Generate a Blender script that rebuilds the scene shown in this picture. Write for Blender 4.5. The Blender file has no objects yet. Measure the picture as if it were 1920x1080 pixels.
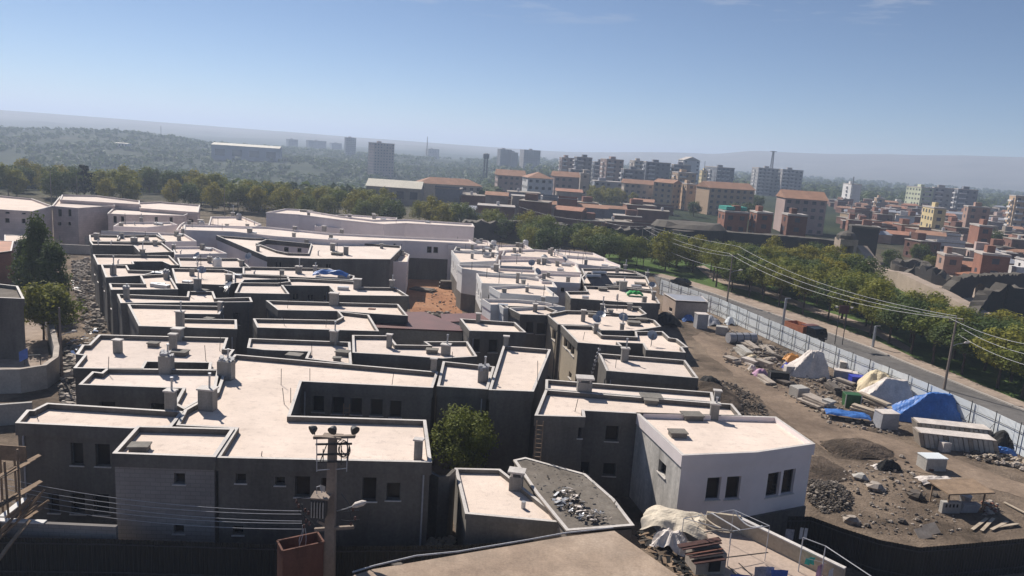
SUN_E, SUN_A, SUN_I = 42, -38, 5.0
SKY_S, SKY_AIR, SKY_DUST, SKY_OZ = .062, .7, .1, 4.0
HAZE, HAZE_C, HAZE_G = 3.6e-4, (.63, .75, .96), .24
HAZE_TOP, HAZE_BOT = 142, -45
EXPO = .42
import bpy, math, random
from mathutils import Vector, Matrix, geometry, noise
R = random.Random(11)
S = bpy.context.scene
COL = S.collection
# ---------------------------------------------------------------- camera frame (used to read places off the photograph)
FPX, CX, CY, H = 1400.0, 960.0, 540.0, 25.0
ROLL = math.radians(3.9)
PIT = math.atan(259.0 / FPX)
_X0 = Vector((1, 0, 0)); _U0 = Vector((0, math.sin(PIT), math.cos(PIT))); _F = Vector((0, math.cos(PIT), -math.sin(PIT)))
_R = _X0 * math.cos(ROLL) + _U0 * math.sin(ROLL)
_U = -_X0 * math.sin(ROLL) + _U0 * math.cos(ROLL)
CAM = Vector((0, 0, H))
def ray(px, py):
    return (_R * ((px - CX) / FPX) + _U * ((CY - py) / FPX) + _F)
def W(px, py, z=0.0):
    d = ray(px, py); t = (z - H) / d.z
    return CAM + d * t
def WD(px, py, D):
    d = ray(px, py); return CAM + d * (D / math.hypot(d.x, d.y))
def hor(px):
    return 280.0 + (px - 960.0) * math.tan(ROLL)
def proj(v):
    q = Vector(v) - CAM; w = q.dot(_F)
    return (CX + FPX * q.dot(_R) / w, CY - FPX * q.dot(_U) / w)
def lerp(a, b, t): return a + (b - a) * t
def sstep(a, b, x):
    t = max(0.0, min(1.0, (x - a) / (b - a))); return t * t * (3 - 2 * t)
def v2(p): return Vector((p[0], p[1]))

# ---------------------------------------------------------------- materials
def _new(name):
    m = bpy.data.materials.new(name); m.use_nodes = True
    nt = m.node_tree; b = nt.nodes['Principled BSDF']
    return m, nt, b
def _n(nt, t, **k):
    n = nt.nodes.new(t)
    for a, v in k.items(): setattr(n, a, v)
    return n
def _vec(nt, mode='pos', scale=(1, 1, 1)):
    if mode == 'obj':
        s = _n(nt, 'ShaderNodeTexCoord').outputs['Object']
    else:
        s = _n(nt, 'ShaderNodeNewGeometry').outputs['Position']
    mp = _n(nt, 'ShaderNodeMapping'); mp.inputs['Scale'].default_value = scale
    nt.links.new(s, mp.inputs[0]); return mp.outputs[0]
def _noise(nt, vec, sc, det=4, rough=.6):
    n = _n(nt, 'ShaderNodeTexNoise'); n.inputs['Scale'].default_value = sc
    n.inputs['Detail'].default_value = det; n.inputs['Roughness'].default_value = rough
    nt.links.new(vec, n.inputs['Vector']); return n.outputs['Fac']
def _ramp(nt, fac, stops):
    r = _n(nt, 'ShaderNodeValToRGB'); e = r.color_ramp.elements
    while len(e) < len(stops): e.new(.5)
    for k, (p, c) in enumerate(stops):
        e[k].position = p; e[k].color = (c[0], c[1], c[2], 1)
    nt.links.new(fac, r.inputs[0]); return r.outputs[0]
def _mix(nt, a, b, fac, mode='MIX'):
    m = _n(nt, 'ShaderNodeMix', data_type='RGBA', blend_type=mode)
    for s, v in ((m.inputs[6], a), (m.inputs[7], b), (m.inputs[0], fac)):
        if isinstance(v, (int, float)): s.default_value = v
        elif isinstance(v, tuple): s.default_value = (v[0], v[1], v[2], 1)
        else: nt.links.new(v, s)
    return m.outputs[2]
def _bump(nt, b, h, st=.3, dist=.05):
    n = _n(nt, 'ShaderNodeBump'); n.inputs['Strength'].default_value = st; n.inputs['Distance'].default_value = dist
    nt.links.new(h, n.inputs['Height']); nt.links.new(n.outputs[0], b.inputs['Normal'])
def sc(c, k): return tuple(min(.95, x * k) for x in c)
def M_plain(name, c, var=.18, s1=.6, s2=6., rough=.85, bump=.15, metal=0, streak=False, fine=.55):
    m, nt, b = _new(name)
    v = _vec(nt, 'pos', (1, 1, .25) if streak else (1, 1, 1))
    n1 = _noise(nt, v, s1, 5); n2 = _noise(nt, _vec(nt), s2, 3)
    c1 = _ramp(nt, n1, [(.28, sc(c, 1 - var)), (.5, c), (.72, sc(c, 1 + var))])
    c2 = _mix(nt, c1, _ramp(nt, n2, [(.3, (.72, .72, .72)), (.7, (1.18, 1.18, 1.18))]), fine, 'MULTIPLY')
    if streak:
        n4 = _noise(nt, _vec(nt, 'pos', (2.2, 2.2, .12)), 1.3, 4, .7)
        c2 = _mix(nt, c2, _ramp(nt, n4, [(.35, (.62, .62, .63)), (.5, (1, 1, 1)), (.68, (1.0, 1.0, 1.0)), (.76, (1.45, 1.42, 1.38))]), .32, 'MULTIPLY')
    nt.links.new(c2, b.inputs['Base Color']); b.inputs['Roughness'].default_value = rough; b.inputs['Metallic'].default_value = metal
    b.inputs['Specular IOR Level'].default_value = .25
    if bump: _bump(nt, b, n2, bump, .02)
    return m
def M_brick(name, c1, c2, mort, bw=.5, bh=.22, amt=.8, s1=.35):
    m, nt, b = _new(name)
    g = _n(nt, 'ShaderNodeNewGeometry'); sp = _n(nt, 'ShaderNodeSeparateXYZ'); nt.links.new(g.outputs['Position'], sp.inputs[0])
    ad = _n(nt, 'ShaderNodeMath', operation='ADD'); nt.links.new(sp.outputs[0], ad.inputs[0]); nt.links.new(sp.outputs[1], ad.inputs[1])
    cb = _n(nt, 'ShaderNodeCombineXYZ'); nt.links.new(ad.outputs[0], cb.inputs[0]); nt.links.new(sp.outputs[2], cb.inputs[1])
    br = _n(nt, 'ShaderNodeTexBrick'); nt.links.new(cb.outputs[0], br.inputs['Vector'])
    br.inputs['Color1'].default_value = (*c1, 1); br.inputs['Color2'].default_value = (*c2, 1); br.inputs['Mortar'].default_value = (*mort, 1)
    br.inputs['Scale'].default_value = 1; br.inputs['Mortar Size'].default_value = .012; br.inputs['Brick Width'].default_value = bw; br.inputs['Row Height'].default_value = bh
    n1 = _noise(nt, _vec(nt), s1, 5)
    pl = _mix(nt, c1, br.outputs[0], amt)
    c = _mix(nt, pl, _ramp(nt, n1, [(.3, (.65, .65, .66)), (.7, (1.25, 1.22, 1.2))]), .6, 'MULTIPLY')
    nt.links.new(c, b.inputs['Base Color']); b.inputs['Roughness'].default_value = .9; b.inputs['Specular IOR Level'].default_value = .2
    _bump(nt, b, br.outputs['Fac'], -.2, .02)
    return m
def M_roof(name, c):
    m, nt, b = _new(name)
    v = _vec(nt)
    br = _n(nt, 'ShaderNodeTexBrick'); nt.links.new(v, br.inputs['Vector'])
    br.inputs['Color1'].default_value = (1, 1, 1, 1); br.inputs['Color2'].default_value = (.93, .92, .92, 1); br.inputs['Mortar'].default_value = (.83, .8, .78, 1)
    br.inputs['Scale'].default_value = 1; br.inputs['Mortar Size'].default_value = .012; br.inputs['Brick Width'].default_value = 1.3; br.inputs['Row Height'].default_value = .45
    n1 = _noise(nt, v, .25, 6); n2 = _noise(nt, v, 1.6, 6, .7); n3 = _noise(nt, v, 14, 3)
    c1 = _ramp(nt, n1, [(.3, sc(c, .86)), (.7, sc(c, 1.06))])
    c2 = _mix(nt, c1, br.outputs[0], .55, 'MULTIPLY')
    c3 = _mix(nt, c2, _ramp(nt, n2, [(.28, (.68, .66, .66)), (.46, (1, 1, 1)), (.8, (1.05, 1.04, 1.03))]), .75, 'MULTIPLY')
    c4 = _mix(nt, c3, _ramp(nt, n3, [(.3, (.88, .88, .88)), (.7, (1.08, 1.08, 1.08))]), .6, 'MULTIPLY')
    nt.links.new(c4, b.inputs['Base Color']); b.inputs['Roughness'].default_value = .9; b.inputs['Specular IOR Level'].default_value = .15
    _bump(nt, b, n3, .12, .01)
    return m
def M_ribs(name, c, ang=0., freq=14., var=.2, rough=.6, metal=.0, axis='w'):
    """corrugated sheet: fine vertical ribs along direction ang"""
    m, nt, b = _new(name)
    g = _n(nt, 'ShaderNodeNewGeometry')
    mp = _n(nt, 'ShaderNodeMapping'); mp.inputs['Rotation'].default_value = (0, 0, ang); nt.links.new(g.outputs['Position'], mp.inputs[0])
    wv = _n(nt, 'ShaderNodeTexWave'); wv.inputs['Scale'].default_value = freq / 6.283; nt.links.new(mp.outputs[0], wv.inputs[0])
    n1 = _noise(nt, _vec(nt, 'pos', (1, 1, .3)), .5, 5)
    c1 = _ramp(nt, n1, [(.3, sc(c, 1 - var)), (.7, sc(c, 1 + var))])
    nt.links.new(c1, b.inputs['Base Color']); b.inputs['Roughness'].default_value = rough; b.inputs['Metallic'].default_value = metal
    _bump(nt, b, wv.outputs['Fac'], .6, .04)
    return m
def M_leaf(name, c, hv=.35):
    m, nt, b = _new(name)
    oi = _n(nt, 'ShaderNodeObjectInfo')
    n1 = _noise(nt, _vec(nt, 'obj'), .7, 3); n2 = _noise(nt, _vec(nt, 'obj'), 7, 2)
    c1 = _ramp(nt, n1, [(.3, sc(c, .7)), (.55, c), (.75, (c[0] * 1.35, c[1] * 1.2, c[2] * .9))])
    c2 = _mix(nt, c1, _ramp(nt, n2, [(.3, (.6, .62, .6)), (.7, (1.35, 1.3, 1.2))]), .6, 'MULTIPLY')
    c3 = _mix(nt, c2, _ramp(nt, oi.outputs['Random'], [(0, (.7, .85, .8)), (.5, (1, 1, .9)), (1, (1.28, 1.14, .8))]), hv * 2, 'MULTIPLY')
    nt.links.new(c3, b.inputs['Base Color']); b.inputs['Roughness'].default_value = .7; b.inputs['Specular IOR Level'].default_value = .2
    tr = _n(nt, 'ShaderNodeBsdfTranslucent'); nt.links.new(c3, tr.inputs[0])
    mx = _n(nt, 'ShaderNodeMixShader'); mx.inputs[0].default_value = .35
    out = nt.nodes['Material Output']
    nt.links.new(b.outputs[0], mx.inputs[1]); nt.links.new(tr.outputs[0], mx.inputs[2]); nt.links.new(mx.outputs[0], out.inputs[0])
    return m
def M_ground(name, stops, s1=.05, s2=.6, s3=5., bump=.5, bd=.15):
    m, nt, b = _new(name)
    v = _vec(nt)
    n1 = _noise(nt, v, s1, 7, .62); n2 = _noise(nt, v, s2, 6, .65); n3 = _noise(nt, v, s3, 4, .7)
    c1 = _ramp(nt, n1, stops)
    c2 = _mix(nt, c1, _ramp(nt, n2, [(.3, (.66, .66, .66)), (.7, (1.25, 1.24, 1.22))]), .7, 'MULTIPLY')
    c3 = _mix(nt, c2, _ramp(nt, n3, [(.3, (.7, .7, .7)), (.7, (1.25, 1.25, 1.25))]), .6, 'MULTIPLY')
    nt.links.new(c3, b.inputs['Base Color']); b.inputs['Roughness'].default_value = .95; b.inputs['Specular IOR Level'].default_value = .1
    ad = _n(nt, 'ShaderNodeMath', operation='ADD'); nt.links.new(n2, ad.inputs[0]); nt.links.new(n3, ad.inputs[1])
    _bump(nt, b, ad.outputs[0], bump, bd)
    return m
MAT = {}
def mk():
    P = M_plain
    MAT.update(
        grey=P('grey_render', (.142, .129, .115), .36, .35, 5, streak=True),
        grey2=P('pale_grey_render', (.19, .175, .155), .25, .4, 5, streak=True),
        block=M_brick('aerated_block', (.30, .275, .26), (.25, .23, .22), (.16, .15, .145), .6, .25, .85),
        patch=P('patched_plaster_sun_lightened', (.52, .49, .45), .4, .7, 4, streak=True),  # patched grey side wall, its base colour lightened in place of grazing sun
        lilac=P('white_lilac_paint', (.77, .69, .67), .07, .12, 1.2, bump=.02, fine=.16),
        white=P('white_paint', (.62, .61, .60), .09, .2, 1.5, bump=.02, fine=.2),
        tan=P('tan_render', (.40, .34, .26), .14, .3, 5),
        stone=M_brick('cut_stone_cladding', (.62, .53, .50), (.54, .46, .43), (.38, .33, .31), 1.1, .45, .8),
        roof=M_roof('cream_roof_screed', (.73, .615, .53)),
        roof_b=M_roof('worn_roof_screed', (.67, .575, .51)), roof_c=M_roof('pale_roof_screed', (.74, .64, .57)),
        coping=P('coping_concrete', (.53, .495, .465), .18, .5, 7, rough=.7),
        chim=P('chimney_plaster', (.25, .24, .225), .25, .9, 8, streak=True),
        metal=P('galvanised_metal', (.42, .43, .45), .2, 1, 8, rough=.45, metal=.5),
        glass=P('dark_glass_and_opening_shade', (.012, .012, .014), .3, .8, 3, rough=.25, bump=0),  # real glass, and the painted shade inside empty window openings
        frame=P('window_frame_grey', (.09, .09, .095), .1, 2, 5, rough=.5),
        dark=P('dark_interior', (.02, .02, .02), .2, 1, 3),
        basalt=M_brick('black_basalt', (.05, .048, .047), (.065, .06, .056), (.03, .03, .03), .7, .4, .7, .12),
        basalt_top=P('weathered_basalt', (.10, .088, .074), .4, .3, 2),
        sand=P('tan_stone', (.34, .27, .215), .16, .3, 4),
        brick=M_brick('red_hollow_brick', (.27, .13, .092), (.22, .105, .076), (.28, .2, .16), .45, .25, .7),
        brick2=M_brick('brown_brick', (.19, .10, .078), (.16, .085, .065), (.17, .12, .1), .45, .25, .7),
        brick3=M_brick('pale_pink_brick', (.36, .24, .19), (.31, .2, .16), (.3, .24, .2), .5, .28, .7),
        tile=M_ribs('red_roof_tile', (.36, .165, .10), .4, 9, .2, .8),
        tile2=P('orange_roof_tile', (.34, .19, .125), .2, .4, 4),
        hutchroof=P('old_dark_red_sheet', (.06, .028, .024), .4, 2, 8),
        redroof=M_ribs('dark_red_sheet_roof', (.115, .04, .037), .25, 9, .2, .6),
        conc=P('old_concrete', (.30, .26, .22), .25, .35, 5),
        nearroof=M_ground('brown_screed_roof', [(.3, (.285, .215, .165)), (.5, (.345, .268, .207)), (.7, (.40, .32, .255))], .22, .8, 7, .12, .03),
        bitumen=M_ground('bitumen_felt', [(.3, (.13, .115, .10)), (.55, (.17, .15, .13)), (.75, (.22, .20, .175))], .4, 1.5, 8, .4, .04),
        wood=P('grey_brown_wood', (.24, .17, .115), .3, 1.5, 9),
        board=P('pale_board', (.42, .35, .27), .2, 1, 8),
        rust=P('rusty_sheet', (.115, .05, .036), .35, .8, 7, rough=.8, streak=True),
        polec=P('pole_concrete', (.25, .20, .165), .2, .8, 6, streak=True),
        steel=P('dark_steel', (.055, .055, .058), .2, 2, 8, rough=.5),
        wire=P('pale_wire', (.42, .42, .44), .1, 2, 5, rough=.5),
        ceramic=P('brown_ceramic', (.10, .05, .04), .2, 3, 8, rough=.3),
        hoard=M_ribs('dark_hoarding_sheet', (.012, .0135, .013), .05, 22, .3, .55),
        hoardb=M_ribs('pale_blue_hoarding_sheet', (.72, .755, .77), .9, 16, .06, .5),
        dirt=M_ground('site_soil', [(.3, (.05, .04, .033)), (.45, (.09, .07, .055)), (.6, (.15, .115, .09)), (.8, (.2, .155, .12))], .3, .7, 5, .9, .25),
        track=M_ground('worn_track_soil', [(.34, (.14, .105, .08)), (.48, (.205, .155, .117)), (.64, (.27, .205, .155))], .16, .9, 4, .35, .08),
        orange=M_ground('orange_subsoil', [(.3, (.28, .135, .075)), (.55, (.38, .20, .115)), (.75, (.42, .25, .16))], .15, .7, 4, .8, .25),
        asphalt=M_ground('street_asphalt', [(.3, (.115, .11, .108)), (.7, (.165, .156, .15))], .12, .9, 9, .2, .02),
        pave=M_ground('pavement_slabs', [(.3, (.30, .235, .19)), (.7, (.37, .30, .25))], .2, 1, 6, .2, .02),
        kerb=P('kerb_stone', (.42, .38, .34), .1, 1, 6),
        lawn=M_ground('park_grass', [(.3, (.045, .075, .02)), (.5, (.075, .125, .03)), (.7, (.11, .15, .05)), (.85, (.16, .14, .08))], .06, .8, 7, .8, .1),
        leaf=M_leaf('leaf_green', (.18, .20, .042)),
        leafd=M_leaf('leaf_dark_green', (.085, .12, .034), .2),
        leafy=M_leaf('leaf_yellow_green', (.25, .235, .04), .25),
        leafc=M_leaf('cypress_green', (.016, .030, .016), .1),
        bark=P('bark', (.075, .055, .042), .3, 2, 12),
        tarpb=P('blue_tarp', (.05, .15, .42), .25, .8, 6, rough=.45),
        tarpdb=P('deep_blue_plastic', (.03, .045, .36), .1, 1, 5, rough=.4),
        tarpw=P('white_tarp', (.58, .52, .475), .2, .8, 6, rough=.6),
        tarpy=P('cream_yellow_tarp', (.60, .50, .33), .15, .8, 5, rough=.6),
        canvas=P('cream_canvas', (.55, .48, .38), .15, .8, 6, rough=.7),
        tarpg=P('grey_tarp', (.33, .33, .35), .15, .8, 5, rough=.6),
        greenp=P('green_plastic', (.03, .10, .035), .3, 1, 6, rough=.5),
        greent=P('green_tarp', (.03, .33, .07), .2, 1, 6, rough=.5),
        orangep=P('orange_paint', (.55, .25, .06), .15, 1, 6, rough=.5),
        truckor=P('faded_orange_paint', (.42, .16, .085), .2, 1, 6, rough=.5),
        rubber=P('black_rubber', (.02, .02, .02), .2, 2, 8),
        rubble=M_plain('rubble_grey', (.115, .098, .084), .45, 1.1, 5),
        rubblel=M_plain('rubble_pale', (.36, .31, .265), .3, 1.1, 5),
        cblock=P('concrete_block', (.40, .38, .35), .15, .8, 6),
        turq=P('turquoise_paint', (.07, .36, .30), .15, .8, 5),
        cloth_b=P('blue_cloth', (.07, .13, .40), .2, 2, 9), cloth_g=P('grey_check_cloth', (.30, .30, .34), .3, 3, 12),
        cloth_t=P('teal_cloth', (.05, .42, .33), .2, 2, 9), cloth_w=P('white_cloth', (.62, .6, .6), .1, 2, 9), cloth_p=P('pink_cloth', (.5, .3, .42), .4, 2, 9),
        carb=P('black_car_paint', (.015, .016, .018), .1, 1, 3, rough=.2, bump=0),
        bluegrey=P('blue_grey_roof_sheet', (.30, .31, .345), .12, .5, 5, rough=.5),
        shedt=P('tan_panel', (.42, .33, .27), .1, .5, 5),
        hz_a=P('far_grey_wall', (.33, .32, .32), .12, .1, 2), hz_b=P('far_beige_wall', (.43, .37, .31), .12, .1, 2),
        hz_c=P('far_pink_wall', (.36, .27, .245), .14, .1, 2), hz_d=P('far_white_wall', (.60, .58, .57), .1, .1, 2),
        hz_e=P('far_slate_wall', (.20, .21, .235), .12, .1, 2), hz_f=P('far_yellow_wall', (.56, .45, .25), .1, .1, 2), hz_g=P('far_mint_wall', (.52, .55, .40), .1, .1, 2),
        hz_h=P('far_sand_wall', (.46, .33, .22), .1, .1, 2), hz_w=P('far_window', (.07, .075, .09), .3, .2, 2, rough=.3, bump=0), farroof=P('far_flat_roof', (.42, .38, .35), .15, .1, 2),
        warehouse=P('blue_grey_warehouse', (.22, .25, .31), .1, .1, 2), creamroof=P('cream_sheet_roof', (.68, .63, .52), .06, .2, 2),
    )
mk()

# ---------------------------------------------------------------- mesh builder
class MB:
    def __init__(s): s.v = []; s.f = []; s.m = []
    def add(s, vs, fs, m=0):
        o = len(s.v); s.v += [tuple(v) for v in vs]
        for f in fs: s.f.append([o + i for i in f]); s.m.append(m)
    def obox(s, c, ax, ay, az, m=0):
        c, ax, ay, az = Vector(c), Vector(ax), Vector(ay), Vector(az)
        vs = [c + ax * i + ay * j + az * k for k in (-1, 1) for j in (-1, 1) for i in (-1, 1)]
        s.add(vs, [(0, 2, 3, 1), (4, 5, 7, 6), (0, 1, 5, 4), (2, 6, 7, 3), (0, 4, 6, 2), (1, 3, 7, 5)], m)
    def box(s, c, sz, rz=0., m=0):
        co, si = math.cos(rz), math.sin(rz)
        s.obox(c, (co * sz[0] / 2, si * sz[0] / 2, 0), (-si * sz[1] / 2, co * sz[1] / 2, 0), (0, 0, sz[2] / 2), m)
    def bar(s, a, b, w, h=None, m=0):
        a, b = Vector(a), Vector(b); d = b - a
        if d.length < 1e-6: return
        u = d.normalized(); side = u.cross(Vector((0, 0, 1)))
        if side.length < 1e-3: side = Vector((1, 0, 0))
        side.normalize(); up = side.cross(u)
        h = h or w
        s.obox((a + b) / 2, d / 2, side * w / 2, up * h / 2, m)
    def tube(s, pts, r, n=6, m=0, caps=True):
        pts = [Vector(p) for p in pts]; rs = r if isinstance(r, (list, tuple)) else [r] * len(pts)
        o = len(s.v); ref = Vector((0, 0, 1))
        for i, p in enumerate(pts):
            d = (pts[min(i + 1, len(pts) - 1)] - pts[max(i - 1, 0)])
            d = d.normalized() if d.length > 1e-9 else Vector((0, 0, 1))
            q = ref if abs(d.z) < .95 else Vector((1, 0, 0))
            a = d.cross(q).normalized(); b = d.cross(a)
            for k in range(n):
                t = 2 * math.pi * k / n
                s.v.append(tuple(p + (a * math.cos(t) + b * math.sin(t)) * rs[i]))
        for i in range(len(pts) - 1):
            for k in range(n):
                s.f.append([o + i * n + k, o + i * n + (k + 1) % n, o + (i + 1) * n + (k + 1) % n, o + (i + 1) * n + k]); s.m.append(m)
        if caps:
            s.f.append([o + k for k in range(n)]); s.m.append(m)
            s.f.append([o + (len(pts) - 1) * n + k for k in reversed(range(n))]); s.m.append(m)
    def poly(s, loops, z, m=0, up=True):
        """flat polygon (with holes) at height z"""
        L3 = [[Vector((p[0], p[1], 0)) for p in l] for l in loops]
        tr = geometry.tessellate_polygon(L3)
        flat = [q for l in L3 for q in l]
        fs = []
        for t in tr:
            a, b, c = (flat[i] for i in t)
            n = (b - a).cross(c - a).z
            if (n > 0) != up: t = (t[0], t[2], t[1])
            fs.append(t)
        s.add([(q.x, q.y, z) for q in flat], fs, m)
    def wallloop(s, loop, z0, z1, m=0):
        n = len(loop)
        for i in range(n):
            a, b = loop[i], loop[(i + 1) % n]
            s.add([(a[0], a[1], z0), (b[0], b[1], z0), (b[0], b[1], z1), (a[0], a[1], z1)], [(0, 1, 2, 3)], m)
    def prism(s, loop, z0, z1, m=0, mt=None):
        loop = ccw(loop)
        s.wallloop(loop, z0, z1, m); s.poly([loop], z1, m if mt is None else mt, True); s.poly([loop], z0, m, False)
    def build(s, name, mat, parent=None, smooth=False, base=None):
        me = bpy.data.meshes.new(name)
        root = parent
        while root is not None and root.parent is not None: root = root.parent
        o = Vector(root.location) if root is not None else (Vector(base) if base is not None else Vector((0, 0, 0)))
        me.from_pydata([(v[0] - o.x, v[1] - o.y, v[2] - o.z) for v in s.v], [], s.f)
        for mm in (mat if isinstance(mat, (list, tuple)) else [mat]): me.materials.append(MAT[mm])
        if any(s.m): me.polygons.foreach_set('material_index', s.m)
        if smooth: me.polygons.foreach_set('use_smooth', [True] * len(me.polygons))
        me.update()
        ob = bpy.data.objects.new(name, me); COL.objects.link(ob)
        if parent is not None: ob.parent = parent
        elif base is not None: ob.location = o
        return ob
def area(l): return sum(l[i][0] * l[(i + 1) % len(l)][1] - l[(i + 1) % len(l)][0] * l[i][1] for i in range(len(l))) / 2
def ccw(l): return list(l) if area(l) > 0 else list(reversed(l))
def offset(loop, d):
    """move every edge of the loop d to its left (inwards for a ccw loop)"""
    n = len(loop); out = []
    for i in range(n):
        p0, p1, p2 = v2(loop[i - 1]), v2(loop[i]), v2(loop[(i + 1) % n])
        e1 = (p1 - p0).normalized(); e2 = (p2 - p1).normalized()
        n1 = Vector((-e1.y, e1.x)); n2 = Vector((-e2.y, e2.x))
        b = n1 + n2
        if b.length < .2: b = n1
        b.normalize(); k = d / max(.45, b.dot(n1))
        out.append(p1 + b * k)
    return out
LABELS = {}
def tag(o, label, cat, group=None, kind=None):
    if label: o['label'] = label
    if cat: o['category'] = cat
    if group: o['group'] = group
    if kind: o['kind'] = kind
    return o
def thing(name, label, cat, loc, group=None):
    o = bpy.data.objects.new(name, None); COL.objects.link(o); o.location = loc; o.empty_display_size = .5
    return tag(o, label, cat, group)
def struct(name, mb, mat, smooth=False):
    o = mb.build(name, mat, None, smooth); o['kind'] = 'structure'; return o
def dup(root, loc, rz=0, scale=1., label=None, group=None):
    r = root.copy(); COL.objects.link(r); r.location = loc; r.rotation_euler = (0, 0, rz)
    r.scale = scale if isinstance(scale, tuple) else (scale,) * 3
    if label: r['label'] = label
    if group: r['group'] = group
    for ch in list(root.children):
        c = ch.copy(); COL.objects.link(c); c.parent = r
        for g in ch.children:
            d = g.copy(); COL.objects.link(d); d.parent = c
    return r
ORD = 'first second third fourth fifth sixth seventh eighth ninth tenth eleventh twelfth thirteenth fourteenth fifteenth sixteenth seventeenth eighteenth nineteenth twentieth'.split()
def ordw(n):
    if n < 20: return ORD[n]
    k = n + 1; suf = 'th' if 10 <= k % 100 <= 20 else {1: 'st', 2: 'nd', 3: 'rd'}.get(k % 10, 'th')
    return '%d%s' % (k, suf)
# ---------------------------------------------------------------- houses of the new quarter
def wall_face(mb, A, B, z0, z1, ops, dep=.3, m=0):
    """vertical wall A->B (outward normal on the right) with openings (u0,u1,v0,v1); returns opening frames"""
    A, B = v2(A), v2(B); d = B - A; L = d.length
    if L < 1e-4: return []
    e = d / L; nrm = Vector((e.y, -e.x))
    ops = [(max(.05, u0), min(L - .05, u1), max(z0 + .02, q0), min(z1 - .02, q1)) for u0, u1, q0, q1 in ops]
    ops = [o for o in ops if o[1] - o[0] > .15 and o[3] - o[2] > .15]
    us = sorted({0., L, *[o[0] for o in ops], *[o[1] for o in ops]}); zs = sorted({z0, z1, *[o[2] for o in ops], *[o[3] for o in ops]})
    def P(u, z, k=0.): q = A + e * u - nrm * k; return (q.x, q.y, z)
    for i in range(len(us) - 1):
        for j in range(len(zs) - 1):
            uc, zc = (us[i] + us[i + 1]) / 2, (zs[j] + zs[j + 1]) / 2
            if any(o[0] < uc < o[1] and o[2] < zc < o[3] for o in ops): continue
            mb.add([P(us[i], zs[j]), P(us[i + 1], zs[j]), P(us[i + 1], zs[j + 1]), P(us[i], zs[j + 1])], [(0, 1, 2, 3)], m)
    for u0, u1, q0, q1 in ops:
        a = [P(u0, q0), P(u1, q0), P(u1, q1), P(u0, q1)]; b = [P(u0, q0, dep), P(u1, q0, dep), P(u1, q1, dep), P(u0, q1, dep)]
        for k in range(4):
            mb.add([a[k], a[(k + 1) % 4], b[(k + 1) % 4], b[k]], [(0, 1, 2, 3)], m)
    return [(A, e, nrm, o) for o in ops]
def window(parent, fr, dep=.3, name='window', sill=True, frame='frame', glass='glass'):
    A, e, nrm, (u0, u1, q0, q1) = fr
    f = MB(); t = .045
    def P(u, z, k): q = A + e * u - nrm * k; return Vector((q.x, q.y, z))
    E = Vector((e.x, e.y, 0)); N = Vector((nrm.x, nrm.y, 0)); Zv = Vector((0, 0, 1))
    k = dep - .05
    for (uu, hw) in ((u0 + t / 2, t / 2), (u1 - t / 2, t / 2)):
        f.obox(P(uu, (q0 + q1) / 2, k), E * hw, N * .03, Zv * (q1 - q0) / 2)
    for zz in (q0 + t / 2, q1 - t / 2):
        f.obox(P((u0 + u1) / 2, zz, k), E * ((u1 - u0) / 2 - t), N * .028, Zv * t / 2)
    if u1 - u0 > 2.5: f.obox(P((u0 + u1) / 2, (q0 + q1) / 2, k), E * t / 2, N * .026, Zv * ((q1 - q0) / 2 - t))
    w = f.build(name, frame, parent)
    g = MB(); g.obox(P((u0 + u1) / 2, (q0 + q1) / 2, dep + .01), E * (u1 - u0) / 2, N * .012, Zv * (q1 - q0) / 2); g.build('pane', glass, w)  # near-black sheet stands in for the shade inside an empty opening
    if sill:
        s = MB(); s.obox(P((u0 + u1) / 2, q0 - .035, -.02), E * ((u1 - u0) / 2 + .08), N * .07, Zv * .033); s.build('sill', 'coping', w)
    return w
def chimney(house, px, py, zr, wpx, hpx, pipe=0, kind='block'):
    b = W(px, py, zr); D = math.hypot(b.x, b.y); k = math.sqrt(D * D + (H - zr) ** 2) / FPX
    w, h = max(.45, wpx * k), max(.7, hpx * k * 1.03)
    rz = math.radians(R.uniform(-6, 6)) - .05
    m = MB(); m.box((b.x, b.y + w * .3, zr + h / 2), (w, w * .72, h), rz)
    c = m.build('chimney', 'chim', house)
    m = MB()
    if kind == 'block':
        m.box((b.x, b.y + w * .3, zr + h + .05), (w + .16, w * .72 + .16, .1), rz)
        m.build('cap', 'coping', c)
    elif kind == 'cowl':
        for sx in (-1, 1):
            for sy in (-1, 1): m.box((b.x + sx * w * .36, b.y + w * .3 + sy * w * .24, zr + h + .14), (.12, .12, .28), rz)
        m.box((b.x, b.y + w * .3, zr + h + .34), (w + .25, w * .72 + .25, .12), rz)
        m.build('cowl', 'coping', c)
    elif kind == 'torn':
        for q in range(9):
            t = q * .7
            m.obox((b.x + math.cos(t) * w * .42, b.y + w * .3 + math.sin(t) * w * .3, zr + h + .02 + R.uniform(-.05, .22)), (.13, 0, .02), (0, .12, .05), (.02, .02, .02 + R.uniform(0, .14)))
        m.build('torn_wrapping', 'tarpg', c)
    if pipe:
        hp = max(pipe * k, h + .4)
        m = MB(); m.tube([(b.x + w * .12, b.y + w * .3, zr + h + .05), (b.x + w * .14, b.y + w * .3, zr + hp)], .07, 8); m.tube([(b.x + w * .14, b.y + w * .3, zr + hp), (b.x + w * .14, b.y + w * .3, zr + hp + .08)], .11, 8)
        m.build('flue_pipe', 'metal', c)
    return c
def inpoly_(p, P):
    c = False; n = len(P)
    for i in range(n):
        a, b = P[i], P[(i + 1) % n]
        if (a[1] > p[1]) != (b[1] > p[1]) and p[0] < (b[0] - a[0]) * (p[1] - a[1]) / (b[1] - a[1]) + a[0]: c = not c
    return c
HG = 'flat roofed houses of the new quarter'
HOUSES = {}
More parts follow.
